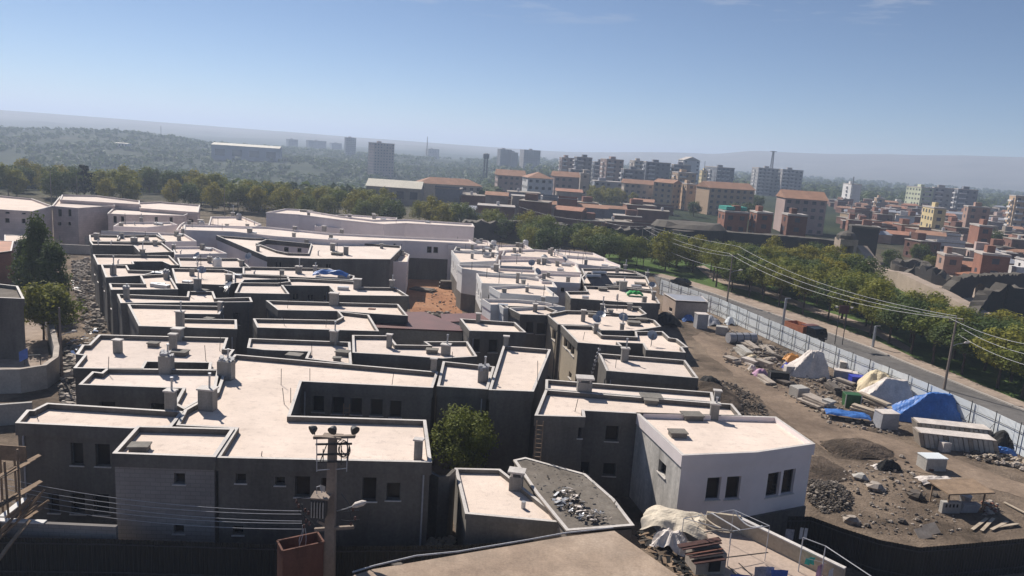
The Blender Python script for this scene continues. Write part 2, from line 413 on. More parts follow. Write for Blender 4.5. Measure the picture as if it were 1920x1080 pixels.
def house(key, poly, label, z=6.6, wall='grey', holes=(), wins=(), chims=(), vents=(), rods=(), par=.37, base=0., band='coping2', auto=.5, bandh=.8, group=HG, name='courtyard_house', cat='house', wmats=None, roofm='roof', plinth=None, gf=0):
    P = ccw([v2(W(x, y, z)) for x, y in poly])
    HL = [list(reversed(ccw([v2(W(x, y, z)) for x, y in h]))) for h in holes]
    loops = [P] + HL
    c = sum(P, Vector((0, 0))) / len(P)
    t = thing(name, label, cat, (c.x, c.y, base), group)
    HOUSES[key] = t; Dm0 = c.length; rp_ = random.Random(len(HOUSES) * 3)
    # walls
    wm0 = wall if isinstance(wall, (list, tuple)) else [wall]
    mb = MB(); frames = []
    inw = [offset(l, .10) for l in loops]
    reqs = {}
    wm_e = {}
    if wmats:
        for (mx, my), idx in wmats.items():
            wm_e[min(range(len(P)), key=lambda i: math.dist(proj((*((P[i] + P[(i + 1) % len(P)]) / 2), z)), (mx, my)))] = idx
    for (wx0, wy0, wx1, wy1) in wins:
        best = None; cx, cy = (wx0 + wx1) / 2, (wy0 + wy1) / 2; d = ray(cx, cy)
        for li, l in enumerate(inw):
            for i in range(len(l)):
                A, B = l[i], l[(i + 1) % len(l)]; e = (B - A); L = e.length
                if L < .3: continue
                e = e / L; n = Vector((e.y, -e.x))
                dn = d.x * n.x + d.y * n.y
                if dn >= -1e-3: continue
                tt = (A - v2(CAM)).dot(n) / dn
                q = CAM + d * tt; u = (v2(q) - A).dot(e)
                if -.3 < u < L + .3 and base - .5 < q.z < z:
                    if best is None or tt < best[0]: best = (tt, li, i, A, e, n)
        if best is None: continue
        tt, li, i, A, e, n = best
        def hit(x, y):
            d = ray(x, y); tq = (A - v2(CAM)).dot(n) / (d.x * n.x + d.y * n.y); q = CAM + d * tq
            return (v2(q) - A).dot(e), q.z
        u0, z1_ = hit(wx0, wy0); u1, z0_ = hit(wx1, wy1)
        if u0 > u1: u0, u1 = u1, u0
        reqs.setdefault((li, i), []).append((u0, u1, z0_, z1_))
    for li, l in enumerate(inw):
        for i in range(len(l)):
            A, B = l[i], l[(i + 1) % len(l)]
            e = B - A; L = e.length
            if L < 1e-3: continue
            n = Vector((e.y, -e.x)) / L; mid = (A + B) / 2
            ops = reqs.get((li, i), [])
            if not ops and not reqs and L > 3.2 and n.dot(mid) < 0 and R.random() < auto:
                k = int(L / 2.6); w0 = R.choice([.7, .9, 1.1])
                for q in range(k):
                    if R.random() < .75:
                        uc = (q + .5) * L / k
                        hz = R.choice([1.0, 1.35, 1.35])
                        ops.append((uc - w0 / 2, uc + w0 / 2, z - 2.6, z - 2.6 + hz))
            mi = 0
            if li == 0: mi = wm_e.get(i, 0)
            if li > 0 and len(wm0) > 1: mi = 1
            if gf and li == 0:
                frames += wall_face(mb, A, B, base, base + gf, [o for o in ops if o[3] < base + gf], m=1); frames += wall_face(mb, A, B, base + gf, z - .3, [o for o in ops if o[2] > base + gf], m=0)
            else: frames += wall_face(mb, A, B, base, z - .3, ops, m=mi)
    wm = wall if isinstance(wall, (list, tuple)) else [wall]
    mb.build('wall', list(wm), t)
    for fr in frames: window(t, fr)
    # rain pipes on the walls that face the street
    if Dm0 < 105 and group == HG and key != 'WH':
        for i in range(len(P)):
            A, B = inw[0][i], inw[0][(i + 1) % len(P)]; e = B - A; L = e.length
            if L < 3.5: continue
            e = e / L; n = Vector((e.y, -e.x))
            if n.dot((A + B) / 2) < 0 and rp_.random() < .6:
                u = rp_.choice([.35, L - .35]); q = A + e * u + n * .09; m = MB(); m.tube([(q.x, q.y, base + .1), (q.x, q.y, z - bandh - .15), (q.x - n.x * .05, q.y - n.y * .05, z - bandh + .02)], .055, 6); m.build('downpipe', 'tarpg' if rp_.random() < .5 else 'frame', t)
    # parapet
    mb = MB(); inn = [offset(l, .22) for l in loops]
    for l, q, w_ in zip(loops, inn, inw):
        n = len(l)
        for i in range(n):
            j = (i + 1) % n
            a, b, c1, d1 = l[i], l[j], q[j], q[i]
            mb.add([(a.x, a.y, z), (b.x, b.y, z), (c1.x, c1.y, z), (d1.x, d1.y, z)], [(0, 1, 2, 3)], 0)
            mb.add([(d1.x, d1.y, z - par), (d1.x, d1.y, z), (c1.x, c1.y, z), (c1.x, c1.y, z - par)], [(0, 1, 2, 3)], 1)
            mb.add([(a.x, a.y, z - bandh), (b.x, b.y, z - bandh), (b.x, b.y, z), (a.x, a.y, z)], [(0, 1, 2, 3)], 1)
            g, h_ = w_[j], w_[i]
            mb.add([(a.x, a.y, z - bandh), (h_.x, h_.y, z - bandh), (g.x, g.y, z - bandh), (b.x, b.y, z - bandh)], [(0, 1, 2, 3)], 1)
    mb.build('parapet', ['coping', 'grey' if wm[0] in ('block', 'patch') else wm[0]], t)
    mb = MB(); mb.poly(inn, z - par, 0, True); mb.build('roof', rp_.choice(['roof', 'roof', 'roof_b', 'roof_c']) if roofm == 'roof' and Dm0 > 55 else roofm, t)
    zr = z - par
    for ch in chims: chimney(t, ch[0], ch[1], zr, *ch[2:])
    for (x, y, s) in vents:
        b = W(x, y, zr); m = MB(); rz = R.uniform(-.2, .2)
        m.box((b.x, b.y, zr + .16), (s, s * .7, .32), rz); m.box((b.x, b.y, zr + .36), (s + .15, s * .7 + .15, .08), rz); m.build('roof_hatch', 'grey2', t)
    rc = random.Random(len(HOUSES) * 7 + 1)
    Dm = c.length
    if group == HG and Dm > 88:
        for _ in range(3 if Dm < 120 else 5):
            i = rc.randrange(len(P)); q = P[i].lerp(c, rc.uniform(.15, .6))
            if not inpoly_(q, inn[0]) or any(inpoly_(q, h) for h in inn[1:]): continue
            r_ = rc.random(); m = MB()
            if r_ < .35: m.tube([(q.x, q.y, zr), (q.x, q.y, zr + rc.uniform(.8, 2.2))], .04, 5); m.build('aerial', 'steel', t)
            elif r_ < .6: m.box((q.x, q.y, zr + .4), (.55, .5, .8), rc.uniform(-.3, .3)); m.box((q.x, q.y, zr + .84), (.7, .62, .08), 0); m.build('vent_stack', 'chim', t)
            elif r_ < .8: m.box((q.x, q.y, zr + .2), (rc.uniform(.8, 1.8), .7, .4), rc.uniform(-.3, .3)); m.build('vent_box', 'metal', t)
            else: m.tube([(q.x, q.y, zr), (q.x, q.y, zr + .7), (q.x + .15, q.y, zr + .8)], .1, 7); m.build('vent_pipe', 'metal', t)
    for (x, y, hm) in rods:
        b = W(x, y, zr); m = MB(); m.tube([b, (b.x + R.uniform(-.15, .15), b.y, zr + hm)], .025, 5); m.build('rod', 'steel', t)
    return t
# ---------------------------------------------------------------- the quarter, house by house (roof outlines)
house('A', [(28,793),(245,803),(322,800),(345,771),(88,755),(62,768),(50,768)], 'long low front wing with plain grey walls behind the small walled front yard',
      wins=[(132,830,157,873),(178,832,207,875),(90,925,112,962),(132,925,160,964),(175,926,205,966)], chims=[(318,779,16,40,64,'block')], rods=[(70,784,.6)])
house('B', [(210,850),(404,857),(440,803),(257,798)], 'projecting corner house of bare aerated blocks with two small square windows', wall='block',
      wins=[(326,887,347,908),(325,984,345,1001)], vents=[(262,845,1.0)], z=6.7)
house('M', [(405,858),(810,867),(799,787),(545,779),(566,715),(812,727),(822,697),(440,664),(425,680),(405,735),(345,768),(330,797),(440,803)],
      'largest grey house at the front, its roof wrapping a sunken court behind the utility pole', wall=['grey', 'patch'],
      wins=[(442,888,461,906),(516,894,534,910),(553,893,581,932),(602,896,617,930),(680,895,705,940),(725,905,750,938),(437,986,456,1003),(586,742,607,773),(623,744,645,777),(657,746,678,778),(695,748,717,780),(731,751,752,783)],
      chims=[(386,771,26,36,64),(421,713,25,32,53,'torn'),(783,863,12,36),(812,704,10,30)], vents=[(552,672,1.2)], rods=[(533,758,1.2),(545,755,1.1),(581,714,1.),(735,722,1.1),(527,722,1.3),(490,855,.3)])
house('C', [(147,721),(342,728),(326,757),(345,767),(404,734),(412,693),(200,690),(190,698),(173,696)], 'grey house with a notched roof and a bent rod, left of the largest house',
      chims=[(309,702,21,30,50,'torn')], rods=[(203,702,1.4)])
house('D', [(137,690),(268,692),(276,678),(392,680),(390,693),(412,694),(440,655),(421,654),(428,633),(185,627),(166,646),(154,646),(142,664),(157,666)],
      'grey house with a stepped left edge and a narrow slot court in its roof', chims=[(219,663,12,21),(323,659,11,28),(331,640,16,20)], vents=[(336,666,1.3),(288,650,.8)], rods=[(386,676,1.3),(412,658,1.6)])
house('E', [(260,611),(445,617),(444,599),(343,597),(340,588),(412,589),(420,574),(239,570)], 'grey house with a slotted right end and a tall flue amid its roof',
      chims=[(336,613,12,25,43),(412,587,6,18)], vents=[(392,603,.8)])
house('F', [(226,568),(474,566),(470,557),(405,559),(400,546),(352,546),(350,556),(219,551)], 'grey house with a long thin front roof strip and two flues at its left corner', chims=[(236,562,8,19,24,'torn')], vents=[(381,549,1.)], rods=[(355,548,1.4)])
house('R', [(330,531),(420,534),(440,531),(440,511),(420,505),(322,503)], 'square grey house with a dish and a broad flue on its front edge', chims=[(369,546,11,20,36)], z=6.8)
house('G', [(208,543),(334,542),(312,505),(300,507),(262,516),(270,532),(204,531)], 'grey house with a dark slot court just left of the dish roof', chims=[(311,524,8,12,0,'torn')])
house('I', [(198,520),(306,514),(306,508),(243,506),(238,497),(189,496)], 'small grey house at the alley with a chimney by a sunken dark court', chims=[(211,516,8,16,31)])
house('K', [(183,496),(252,495),(250,490),(304,490),(320,497),(336,497),(318,479),(262,478),(174,477)], 'grey house at the alley with a square dark court near its middle', chims=[(266,482,7,12,26)])
house('L', [(173,459),(250,460),(263,474),(326,472),(304,455),(260,454),(168,452)], 'grey house beside the alley wall with a dark open yard behind it', chims=[(250,458,9,10,20)], auto=0)
house('N', [(168,452),(300,453),(312,451),(294,440),(225,441),(219,450),(222,441),(167,440)], 'narrow grey house at the rubble alley with a stubby chimney on its left corner', chims=[(180,449,7,9)], auto=0)
house('O', [(190,432),(293,436),(345,438),(369,452),(310,453),(296,437)], 'low lilac house with a dark yard wall in front of it', wall='lilac', chims=[(342,441,4,10,18)], auto=0)
house('P', [(328,477),(426,475),(400,464),(382,462),(322,462)], 'lilac fronted house right of the flue row with one rounded corner', wall='lilac', chims=[(325,471,5,10,13)], auto=0)
house('Q', [(338,500),(470,502),(462,495),(446,484),(400,484),(332,483)], 'house with a white tank and two aerials behind the dish roof', wall='grey2', chims=[(392,493,6,10,16),(403,499,8,9)])
house('S', [(440,512),(540,516),(545,528),(520,531),(430,530),(418,548),(434,547),(455,548),(460,556),(474,552),(472,530),(440,530)][:6]+[(430,534),(418,533)], 'house with a rectangular hatch and a small tower chimney left of the blue roof tarp', chims=[(428,531,10,14,0,'block')], vents=[(420,543,.9)])
house('T1', [(455,514),(590,521),(663,525),(665,517),(640,511),(617,503),(455,500)], 'long narrow house carrying the crumpled blue tarp on its roof', chims=[(559,513,10,12,26),(590,513,5,13,17)])
house('T2', [(440,549),(543,551),(531,535),(617,536),(632,553),(767,555),(742,539),(676,538),(664,527),(558,522),(455,524),(448,532)], 'grey house with a square dark court and two chimneys beside the orange soil alley',
      wins=[(549,551,553,562),(555,551,559,562),(577,553,581,563),(583,553,587,563),(607,554,611,563)], chims=[(669,543,13,18),(734,544,8,17,27)])
house('T3', [(521,581),(634,583),(700,588),(765,592),(747,570),(498,563)], 'grey house with a trapezoid front wing left of the dark red roof', chims=[(625,574,15,22)], rods=[(539,578,1.1)])
house('T4', [(482,614),(711,621),(692,590),(632,583),(641,594),(630,600),(474,597)], 'grey house with one rounded inner corner, touching the dark red roof', rods=[(533,610,.9),(611,614,.9)])
house('U', [(463,652),(495,656),(578,659),(572,672),(660,683),(657,641),(467,634)], 'grey house with a long slot court just behind the largest front house', chims=[(625,648,13,25,43)], vents=[(643,666,1.1),(632,678,.6)], rods=[(585,670,1.4)])
house('V', [(661,661),(735,665),(830,672),(895,668),(877,640),(794,640),(804,647),(744,646),(731,629),(660,628)], 'grey house with a white tipped chimney and raised parapets before the tan wall', chims=[(729,653,8,24),(835,667,16,19,38)], vents=[(810,662,1.)])
house('X', [(880,620),(987,623),(966,604),(862,597)], 'grey house with two tall dark windows right of the tan wall', wins=[(917,637,932,661),(886,636,899,660)], chims=[(896,607,8,18)], auto=0)
house('Y1', [(819,724),(915,730),(928,687),(830,677)], 'narrow house with blank grey walls and a torn chimney behind the bush', chims=[(905,718,18,26,48,'torn')], rods=[(848,680,1.)], auto=0)
house('Y2', [(916,731),(1001,734),(1033,655),(943,648)], 'tall blank house with a high parapet and a tall rod behind the bush', chims=[(948,656,8,24)], rods=[(1008,726,2.2),(1023,678,1.2)], z=6.8, auto=0)
house('Z2', [(1022,729),(1340,754),(1336,735),(1023,711)], 'long strip roofed house with a row of low skylights behind the white walled house', par=.35, auto=0, vents=[(1220,750,1.6)])
house('Z1', [(1002,779),(1098,782),(1096,770),(1192,775),(1392,780),(1373,757),(1340,755),(1022,730)], 'grey house with a big cowled chimney and a ladder against its front wall',
      wins=[(1137,798,1158,828),(1132,868,1153,893),(1090,866,1104,890),(1085,800,1098,822)], chims=[(1095,743,27,25,0,'cowl'),(1344,757,11,22)], vents=[(1220,757,1.)], rods=[(1078,772,1.)])
house('WH', [(1279,854),(1420,848),(1529,832),(1455,781),(1192,773)], 'white painted corner house with four narrow windows and a patched grey side wall', z=6.6, wall=['lilac', 'patch'], wmats={(1235, 812): 1, (1230,800): 1},
      wins=[(1327,896,1348,936),(1364,894,1385,935),(1441,888,1459,929),(1470,882,1486,924),(1236,860,1247,897),(1226,950,1238,977)], chims=[(1339,788,15,28,40)], vents=[(1297,785,1.4),(1270,818,1.1)], par=.35)
house('AA', [(1137,695),(1310,709),(1285,675),(1122,662)], 'grey house with a single chimney and a long slim shadow, above the dark spoil heap', chims=[(1171,679,13,24,43)], rods=[(1154,690,1.1)])
house('BB', [(1083,642),(1167,649),(1160,642),(1205,644),(1211,656),(1286,661),(1279,651),(1291,651),(1270,635),(1256,633),(1243,621),(1190,621),(1192,631),(1130,628),(1112,611),(1051,609)],
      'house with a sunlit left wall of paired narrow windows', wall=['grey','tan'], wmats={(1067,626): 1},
      wins=[(1058,632,1063,655),(1065,636,1070,661),(1071,645,1076,669),(1078,650,1082,674),(1067,695,1071,712),(1074,699,1079,713)], chims=[(1117,626,8,18),(1166,621,7,13,30)], rods=[(1093,638,.9),(1220,650,1.4)])
house('CC', [(1046,608),(1115,610),(1127,619),(1190,620),(1240,612),(1228,600),(1214,597),(1176,596),(1170,588),(1112,583),(1060,582),(1024,589)],
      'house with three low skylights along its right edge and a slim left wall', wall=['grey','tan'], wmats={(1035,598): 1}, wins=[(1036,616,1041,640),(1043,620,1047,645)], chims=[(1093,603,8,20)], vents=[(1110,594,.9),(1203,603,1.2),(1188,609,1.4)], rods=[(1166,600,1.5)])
house('DD', [(975,589),(1027,591),(1046,583),(1022,574),(945,573)], 'house with a blue chimney block and two dark upper windows', wins=[(987,604,999,625),(1007,606,1022,627)], chims=[(1003,585,8,14)])
house('EE', [(920,571),(935,571),(944,578),(1000,575),(1060,575),(1022,566),(965,561),(903,560)], 'house with a thin pipe frame on its parapet, right of the alley mouth', wall=['white', 'grey'], gf=2.7, chims=[(1018,568,4,7)], auto=.9)
house('FF', [(1070,559),(1180,567),(1238,569),(1223,545),(1160,538),(1095,536),(1100,546),(1060,546)], 'house carrying the bright green tarp on its roof', chims=[(1225,563,5,15),(1168,546,13,17,25)], vents=[(1130,545,1.2)])
house('GG', [(1135,590),(1200,592),(1213,588),(1197,575),(1183,573),(1130,571)], 'small low house with a dark skylight between two larger roofs', chims=[(1129,584,5,12,27)], vents=[(1193,581,1.1)], z=6.4)
house('HH', [(1095,531),(1160,536),(1224,543),(1213,520),(1195,513),(1100,510),(1090,520)], 'house with sloping solar panels near the blue hoarding', chims=[(1213,522,6,10,16)], vents=[(1200,535,1.6)])
house('II', [(938,549),(1048,557),(1025,538),(985,534),(917,537)], 'house with a slanting white side wall and a slot court above the alley', wall=['white', 'grey'], gf=2.7, chims=[(988,548,4,9,12)])
house('JJ', [(903,531),(985,534),(1045,539),(1036,526),(985,518),(893,512)], 'white walled house with a tall dark window facing the soil alley', wall=['white', 'grey'], gf=2.7, chims=[(970,531,6,18)], wins=[(879,520,887,534),(877,548,891,566)])
house('KK', [(866,503),(925,512),(1010,515),(1000,500),(920,497),(857,496)], 'white walled house with a flat projecting bay over the soil alley', wall=['white', 'grey'], gf=2.7, chims=[(930,509,9,12)], wins=[(846,504,850,518),(853,508,857,522),(862,514,866,527)])
house('LL', [(862,492),(930,489),(935,478),(910,470),(846,469)], 'white walled house with vertical sunlit piers at the far end of the alley', wall=['white', 'grey'], gf=2.7, chims=[(885,485,4,9)], wins=[(837,474,841,486),(837,494,841,507),(844,478,848,490)])
house('M1', [(935,503),(1090,511),(1080,494),(1010,486),(935,487)], 'house with a dish and a small tower in the middle of the far right roofs', wall='lilac', chims=[(1020,496,8,11)])
house('M9', [(1016,527),(1088,531),(1091,514),(1022,512),(1004,518)], 'house with a plain lilac front wall between the dish house and the solar panels', wall=['lilac', 'grey'], gf=2.7, wins=[(1036,536,1042,547),(1052,537,1058,548)], chims=[(1028,520,5,8)])
house('M2', [(1085,495),(1163,503),(1163,497),(1130,484),(1060,478),(1062,487)], 'house whose plain grey gable wall faces the park trees', wall='lilac', chims=[(1098,500,6,12,18)], auto=0)
house('M3', [(1095,514),(1214,519),(1190,508),(1166,504),(1090,503)], 'low house with a long rail along its parapet near the park', wall='grey2', chims=[(1172,508,6,10,20)])
house('M4', [(940,479),(1060,485),(1058,477),(1040,470),(1000,467),(945,468)], 'house crowded with aerials in the middle of the far right block', wall='lilac', chims=[(1034,480,4,14),(975,474,5,8)])
house('M5', [(1060,480),(1140,486),(1113,474),(1040,467),(1040,474)], 'house with its corner pointing at the park lawn', wall='lilac', chims=[(1030,476,5,8)], auto=0)
house('M6', [(850,470),(935,474),(931,462),(855,461)], 'house with a flat cream roof directly right of the blank lilac wall', wall='white', chims=[(885,468,5,9)])
house('M7', [(932,470),(1001,468),(985,459),(930,459)], 'small house with white tanks at the far edge of the right block', wall='lilac', chims=[(970,463,6,7)], auto=0)
house('M8', [(840,459),(925,461),(915,451),(897,449),(840,450)], 'lilac house with three tiny windows behind the right block', wall='lilac', wins=[(837,459,842,466),(848,460,853,466)], auto=.5, z=6.8)
house('NN', [(345,431),(437,434),(520,443),(630,450),(760,451),(895,457),(880,449),(740,443),(620,437),(500,425),(345,421)], 'long gently bent lilac house with a dark grey ground floor, closing the soil alley', wall='lilac', z=7.2,
      wins=[(801,462,809,474),(813,463,821,474),(738,457,742,461),(503,430,508,434)], chims=[(552,434,6,8),(607,434,7,9),(640,440,6,9),(467,440,7,10)], bandh=.3)
house('OO', [(498,398),(560,402),(640,412),(720,420),(760,418),(890,425),(886,419),(760,411),(700,412),(640,405),(560,392),(535,391)], 'long curved pale house along the back of the quarter', wall='lilac', z=8.2, chims=[(655,410,6,7),(701,411,6,8)], vents=[(575,397,2.6),(640,406,1.4)], bandh=.25, auto=0)
house('PP', [(500,481),(590,485),(652,485),(732,486),(752,466),(752,461),(625,452),(560,449),(470,446),(405,441)], 'curved house with an open inner court and a shaded dark front wall', wall=['grey','lilac'], wmats={(452,461): 1},
      holes=[[(482,456),(520,470),(540,474),(577,475),(583,457),(500,449)]], wins=[(532,463,541,472),(557,465,565,473),(516,490,520,501),(523,490,527,501),(611,495,615,503),(617,495,621,503)], chims=[(483,471,5,9),(648,478,8,14),(623,470,8,12)], vents=[(632,478,1.6)])
house('RR1', [(212,424),(275,426),(333,421),(320,416),(225,416)], 'small lilac house in front of the stone clad blocks', wall='lilac', chims=[(264,419,4,9,16)], auto=0)
house('RR2', [(330,431),(430,434),(438,425),(400,420),(345,416),(337,421)], 'lilac house with a grey tank and a white bent pipe on its roof', wall='lilac', chims=[(375,424,8,10)], auto=0, z=6.8)
house('SS', [(390,424),(470,428),(490,420),(470,412),(455,406),(395,406)], 'pale house with dark clutter and a red aerial at the back of the roofs', wall='lilac', chims=[(436,408,5,8,20)], auto=0, z=7.)
house('TT', [(590,424),(640,428),(740,417),(745,408),(650,402),(600,404)], 'pale house with a yellow wall bay behind the long curved house', wall='lilac', z=6.4, auto=0, chims=[(700,408,5,7)])
house('UU', [(735,490),(764,491),(768,477),(752,470)], 'narrow lilac end house beside the soil alley with a white lamp', wall=['lilac'], z=5.6, auto=.8)
# annex and its neighbour at the front edge
house('AN', [(872,963),(1067,981),(938,879),(852,877)], 'small low annex with a cream roof and a vent pipe behind the brown roof', z=3.7, wall='grey2', auto=0, par=.3, bandh=.35, group='low annexes', name='annex', chims=[(967,921,24,26,0,'cowl')])
def place_annex_pipe():
    b = W(981, 953, 3.4); m = MB(); m.tube([b, (b.x, b.y, 3.85)], .14, 10); m.build('vent_pipe', 'metal', HOUSES['AN'])
place_annex_pipe()
t = house('BT', [(1062,995),(1190,985),(1152,935),(1098,888),(985,857),(962,862),(1005,925)], 'low building with a torn felt roof littered with scrap', z=3.9, wall='conc', auto=0, par=.06, bandh=.12, group='low annexes', name='old_building', roofm='bitumen')
# red roofed house with tan wall
def red_house():
    z = 5.6
    a = [v2(W(x, y, z)) for x, y in [(705,613),(882,620),(795,585),(690,586)]]; P = ccw(a)
    t = thing('red_roofed_house', 'house with a dark red sheet roof and a blank tan wall amid the quarter', 'house', (P[0].x, P[0].y, 0))
    m = MB(); m.prism(P, 0, z - .2); m.build('wall', 'tan', t)
    m = MB(); Q = offset(P, -.18)
    m.add([(Q[i].x, Q[i].y, z - .12) for i in range(4)] + [(Q[i].x, Q[i].y, z) for i in range(4)], [(3, 2, 1, 0), (4, 5, 6, 7), (0, 1, 5, 4), (1, 2, 6, 5), (2, 3, 7, 6), (3, 0, 4, 7)]); m.build('roof', 'redroof', t)
    b = W(697, 590, z); m = MB(); m.box((b.x, b.y, z + .35), (.8, .6, .7)); m.build('chimney', 'brick2', t)
    z = 4.6
    P = ccw([v2(W(x, y, z)) for x, y in [(832,603),(925,600),(905,587),(828,589)]])
    t = thing('red_roofed_shed', 'low shed with a dark red roof behind the tan wall', 'shed', (P[0].x, P[0].y, 0))
    m = MB(); m.prism(P, 0, z - .15); m.build('wall', 'white', t)
    m = MB(); Q = offset(P, -.15); m.prism(Q, z - .13, z); m.build('roof', 'redroof', t)
    a, b = W(770, 604, 4.4), W(838, 606, 4.4)
    m = MB(); m.bar((a.x, a.y, 2.2), (b.x, b.y, 2.2), .3, 4.4)
    o = m.build('yard_wall', 'white', None, base=(a.x, a.y, 0)); tag(o, 'pale blue white yard wall right of the dark red roof', 'wall')
red_house()
# dark ground floor band of the alley house and plinth of the white one
def plinth(key, px0, px1, z, h, mat, name):
    t = HOUSES[key]; a, b = px0, px1
    A, B = v2(W(*a, z)), v2(W(*b, z)); e = (B - A).normalized(); n = Vector((e.y, -e.x))
    m = MB(); m.obox(((A.x + B.x) / 2 + n.x * -.06, (A.y + B.y) / 2 - n.y * .06, h / 2), (e.x * (B - A).length / 2, e.y * (B - A).length / 2, 0), (n.x * .1, n.y * .1, 0), (0, 0, h / 2)); m.build(name, mat, t)
plinth('NN', (632,450), (758,451), 7.2, 4.0, 'grey', 'ground_floor_cladding')
plinth('NN', (762,451), (894,457), 7.2, 4.0, 'grey', 'ground_floor_cladding')
plinth('WH', (1281,854), (1419,848), 6.6, 2.0, 'grey', 'plinth')
plinth('WH', (1421,848), (1528,832), 6.6, 2.0, 'grey', 'plinth')
# ---------------------------------------------------------------- terrain
def ground_z(x, y):
    D = math.hypot(x, y); az = math.degrees(math.atan2(x, y))
    wl = 1 - sstep(-8, 3, az) if az > -120 else 0.
    wl *= sstep(-100, -60, az)
    z = 0.
    # river valley on the left: drops beyond the last trees, climbs to a low ridge
    pr = [(0, 0), (300, 0), (420, -9), (560, -22), (760, -22), (1050, -10), (1350, -3), (1700, -7), (2200, -8), (2700, 3), (3000, 12), (3600, 25)]
    for (d0, z0), (d1, z1) in zip(pr, pr[1:]):
        if d0 <= D <= d1: zz = lerp(z0, z1, sstep(d0, d1, D)); break
    else: zz = 25
    z += zz * wl
    if D > 500:
        k = min(1, (D - 500) / 1500)
        z += wl * 13 * math.exp(-((az + 28) / 5.5) ** 2 - ((D - 1330) / 260) ** 2) + wl * 7 * math.exp(-((az + 15) / 6) ** 2 - ((D - 900) / 150) ** 2)
        z += k * wl * 13 * noise.noise((x / 330, y / 330, 3.1)) + k * 4 * wl * noise.noise((x / 130, y / 130, 9.1))
        z += (1 - wl) * k * 3 * (noise.noise((x / 500, y / 500, 1.7)) + .3)
    if D > 2800:
        px = 960 + FPX * math.tan(math.radians(max(-60, min(60, az))))
        if px < 950: r = 7 - 5 * sstep(0, 950, px)
        elif px < 1300: r = 2 + 14 * sstep(1000, 1300, px)
        else: r = lerp(16, 27, sstep(1300, 1400, px)) + 14 * sstep(1400, 1900, px)
        r += 1.6 * noise.noise((px / 120, 0, 5)) * (1 if px > 1300 else .25)
        rim = sstep(2800, 3650, D) * (1 - .35 * sstep(3900, 6000, D))
        z = lerp(z, 25 + r * 3650 / FPX, rim)
    return z
def terrain():
    m = MB(); rings = [3]
    while rings[-1] < 9000: rings.append(rings[-1] * (1.055 if rings[-1] > 250 else 1.12) + 1)
    azs = [-180 + 6 * i for i in range(22)]; a = -48.
    while a < 48: azs.append(a); a += .45
    azs += [48 + 6 * i for i in range(22)]
    n = len(azs)
    vs = []
    for r in rings:
        for q in azs:
            t = math.radians(q); x, y = r * math.sin(t), r * math.cos(t)
            vs.append((x, y, ground_z(x, y)))
    fs = []
    for i in range(len(rings) - 1):
        for k in range(n):
            k2 = (k + 1) % n
            fs.append((i * n + k, (i + 1) * n + k, (i + 1) * n + k2, i * n + k2))
    fs.append(tuple(reversed(range(n))))
    m.add(vs, fs)
    mt, nt, b = _new('terrain_soil_and_fields')
    v = _vec(nt)
    n1 = _noise(nt, v, .13, 8, .66); n2 = _noise(nt, v, .8, 7, .7); n3 = _noise(nt, v, 5, 4, .7)
    near = _ramp(nt, n1, [(.36, (.085, .066, .05)), (.46, (.168, .13, .099)), (.56, (.232, .18, .136)), (.68, (.295, .232, .175))])
    f1 = _noise(nt, _vec(nt, 'pos', (1, 2.2, 1)), .006, 5, .6)
    far = _ramp(nt, f1, [(.34, (.012, .022, .010)), (.48, (.02, .032, .014)), (.56, (.042, .055, .022)), (.62, (.018, .03, .013)), (.74, (.09, .085, .05))])
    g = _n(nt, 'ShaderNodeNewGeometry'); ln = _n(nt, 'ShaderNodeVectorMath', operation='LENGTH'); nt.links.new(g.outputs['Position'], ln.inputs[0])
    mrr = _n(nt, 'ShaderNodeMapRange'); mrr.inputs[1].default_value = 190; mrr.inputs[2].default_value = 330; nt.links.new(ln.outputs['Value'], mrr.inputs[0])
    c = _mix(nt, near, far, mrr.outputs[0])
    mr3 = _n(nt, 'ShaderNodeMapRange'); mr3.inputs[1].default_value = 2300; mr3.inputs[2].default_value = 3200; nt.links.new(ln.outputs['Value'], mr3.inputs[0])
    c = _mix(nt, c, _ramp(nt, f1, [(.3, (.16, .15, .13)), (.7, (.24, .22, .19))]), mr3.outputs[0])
    c = _mix(nt, c, _ramp(nt, n2, [(.3, (.62, .62, .62)), (.7, (1.28, 1.26, 1.24))]), .7, 'MULTIPLY')
    c = _mix(nt, c, _ramp(nt, n3, [(.3, (.7, .7, .7)), (.7, (1.25, 1.25, 1.25))]), .6, 'MULTIPLY')
    nt.links.new(c, b.inputs['Base Color']); b.inputs['Roughness'].default_value = .95; b.inputs['Specular IOR Level'].default_value = .1
    ad = _n(nt, 'ShaderNodeMath', operation='ADD'); nt.links.new(n2, ad.inputs[0]); nt.links.new(n3, ad.inputs[1]); _bump(nt, b, ad.outputs[0], .8, .25)
    MAT['terrain'] = mt
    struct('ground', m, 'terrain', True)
terrain()
def sheet(name, pts, mat, z):
    P = ccw([v2(W(x, y, 0)) for x, y in pts]); m = MB(); m.poly([P], z); return struct(name, m, mat)
STREET_R = [(1225,517),(1262,527),(1340,552),(1430,583),(1540,620),(1640,656),(1700,681),(1777,712),(1833,735),(1920,770),(2060,828)]
FENCE = [(1236,552),(1275,566),(1345,592),(1425,630),(1540,682),(1700,752),(1860,828),(2010,905)]
PAVE_R = [(1240,514),(1285,525),(1375,551),(1460,578),(1550,607),(1650,643),(1723,676),(1793,704),(1853,729),(1920,756),(2060,812)]
FW = [v2(W(x, y, 0)) for x, y in FENCE]
def off_line(P, d):
    out = []
    for i in range(len(P)):
        a = P[max(0, i - 1)]; b = P[min(len(P) - 1, i + 1)]; e = (b - a).normalized(); out.append(P[i] + Vector((-e.y, e.x)) * d)
    return out
SR = [v2(W(x, y, 0)) for x, y in STREET_R]; PR = [v2(W(x, y, 0)) for x, y in PAVE_R]
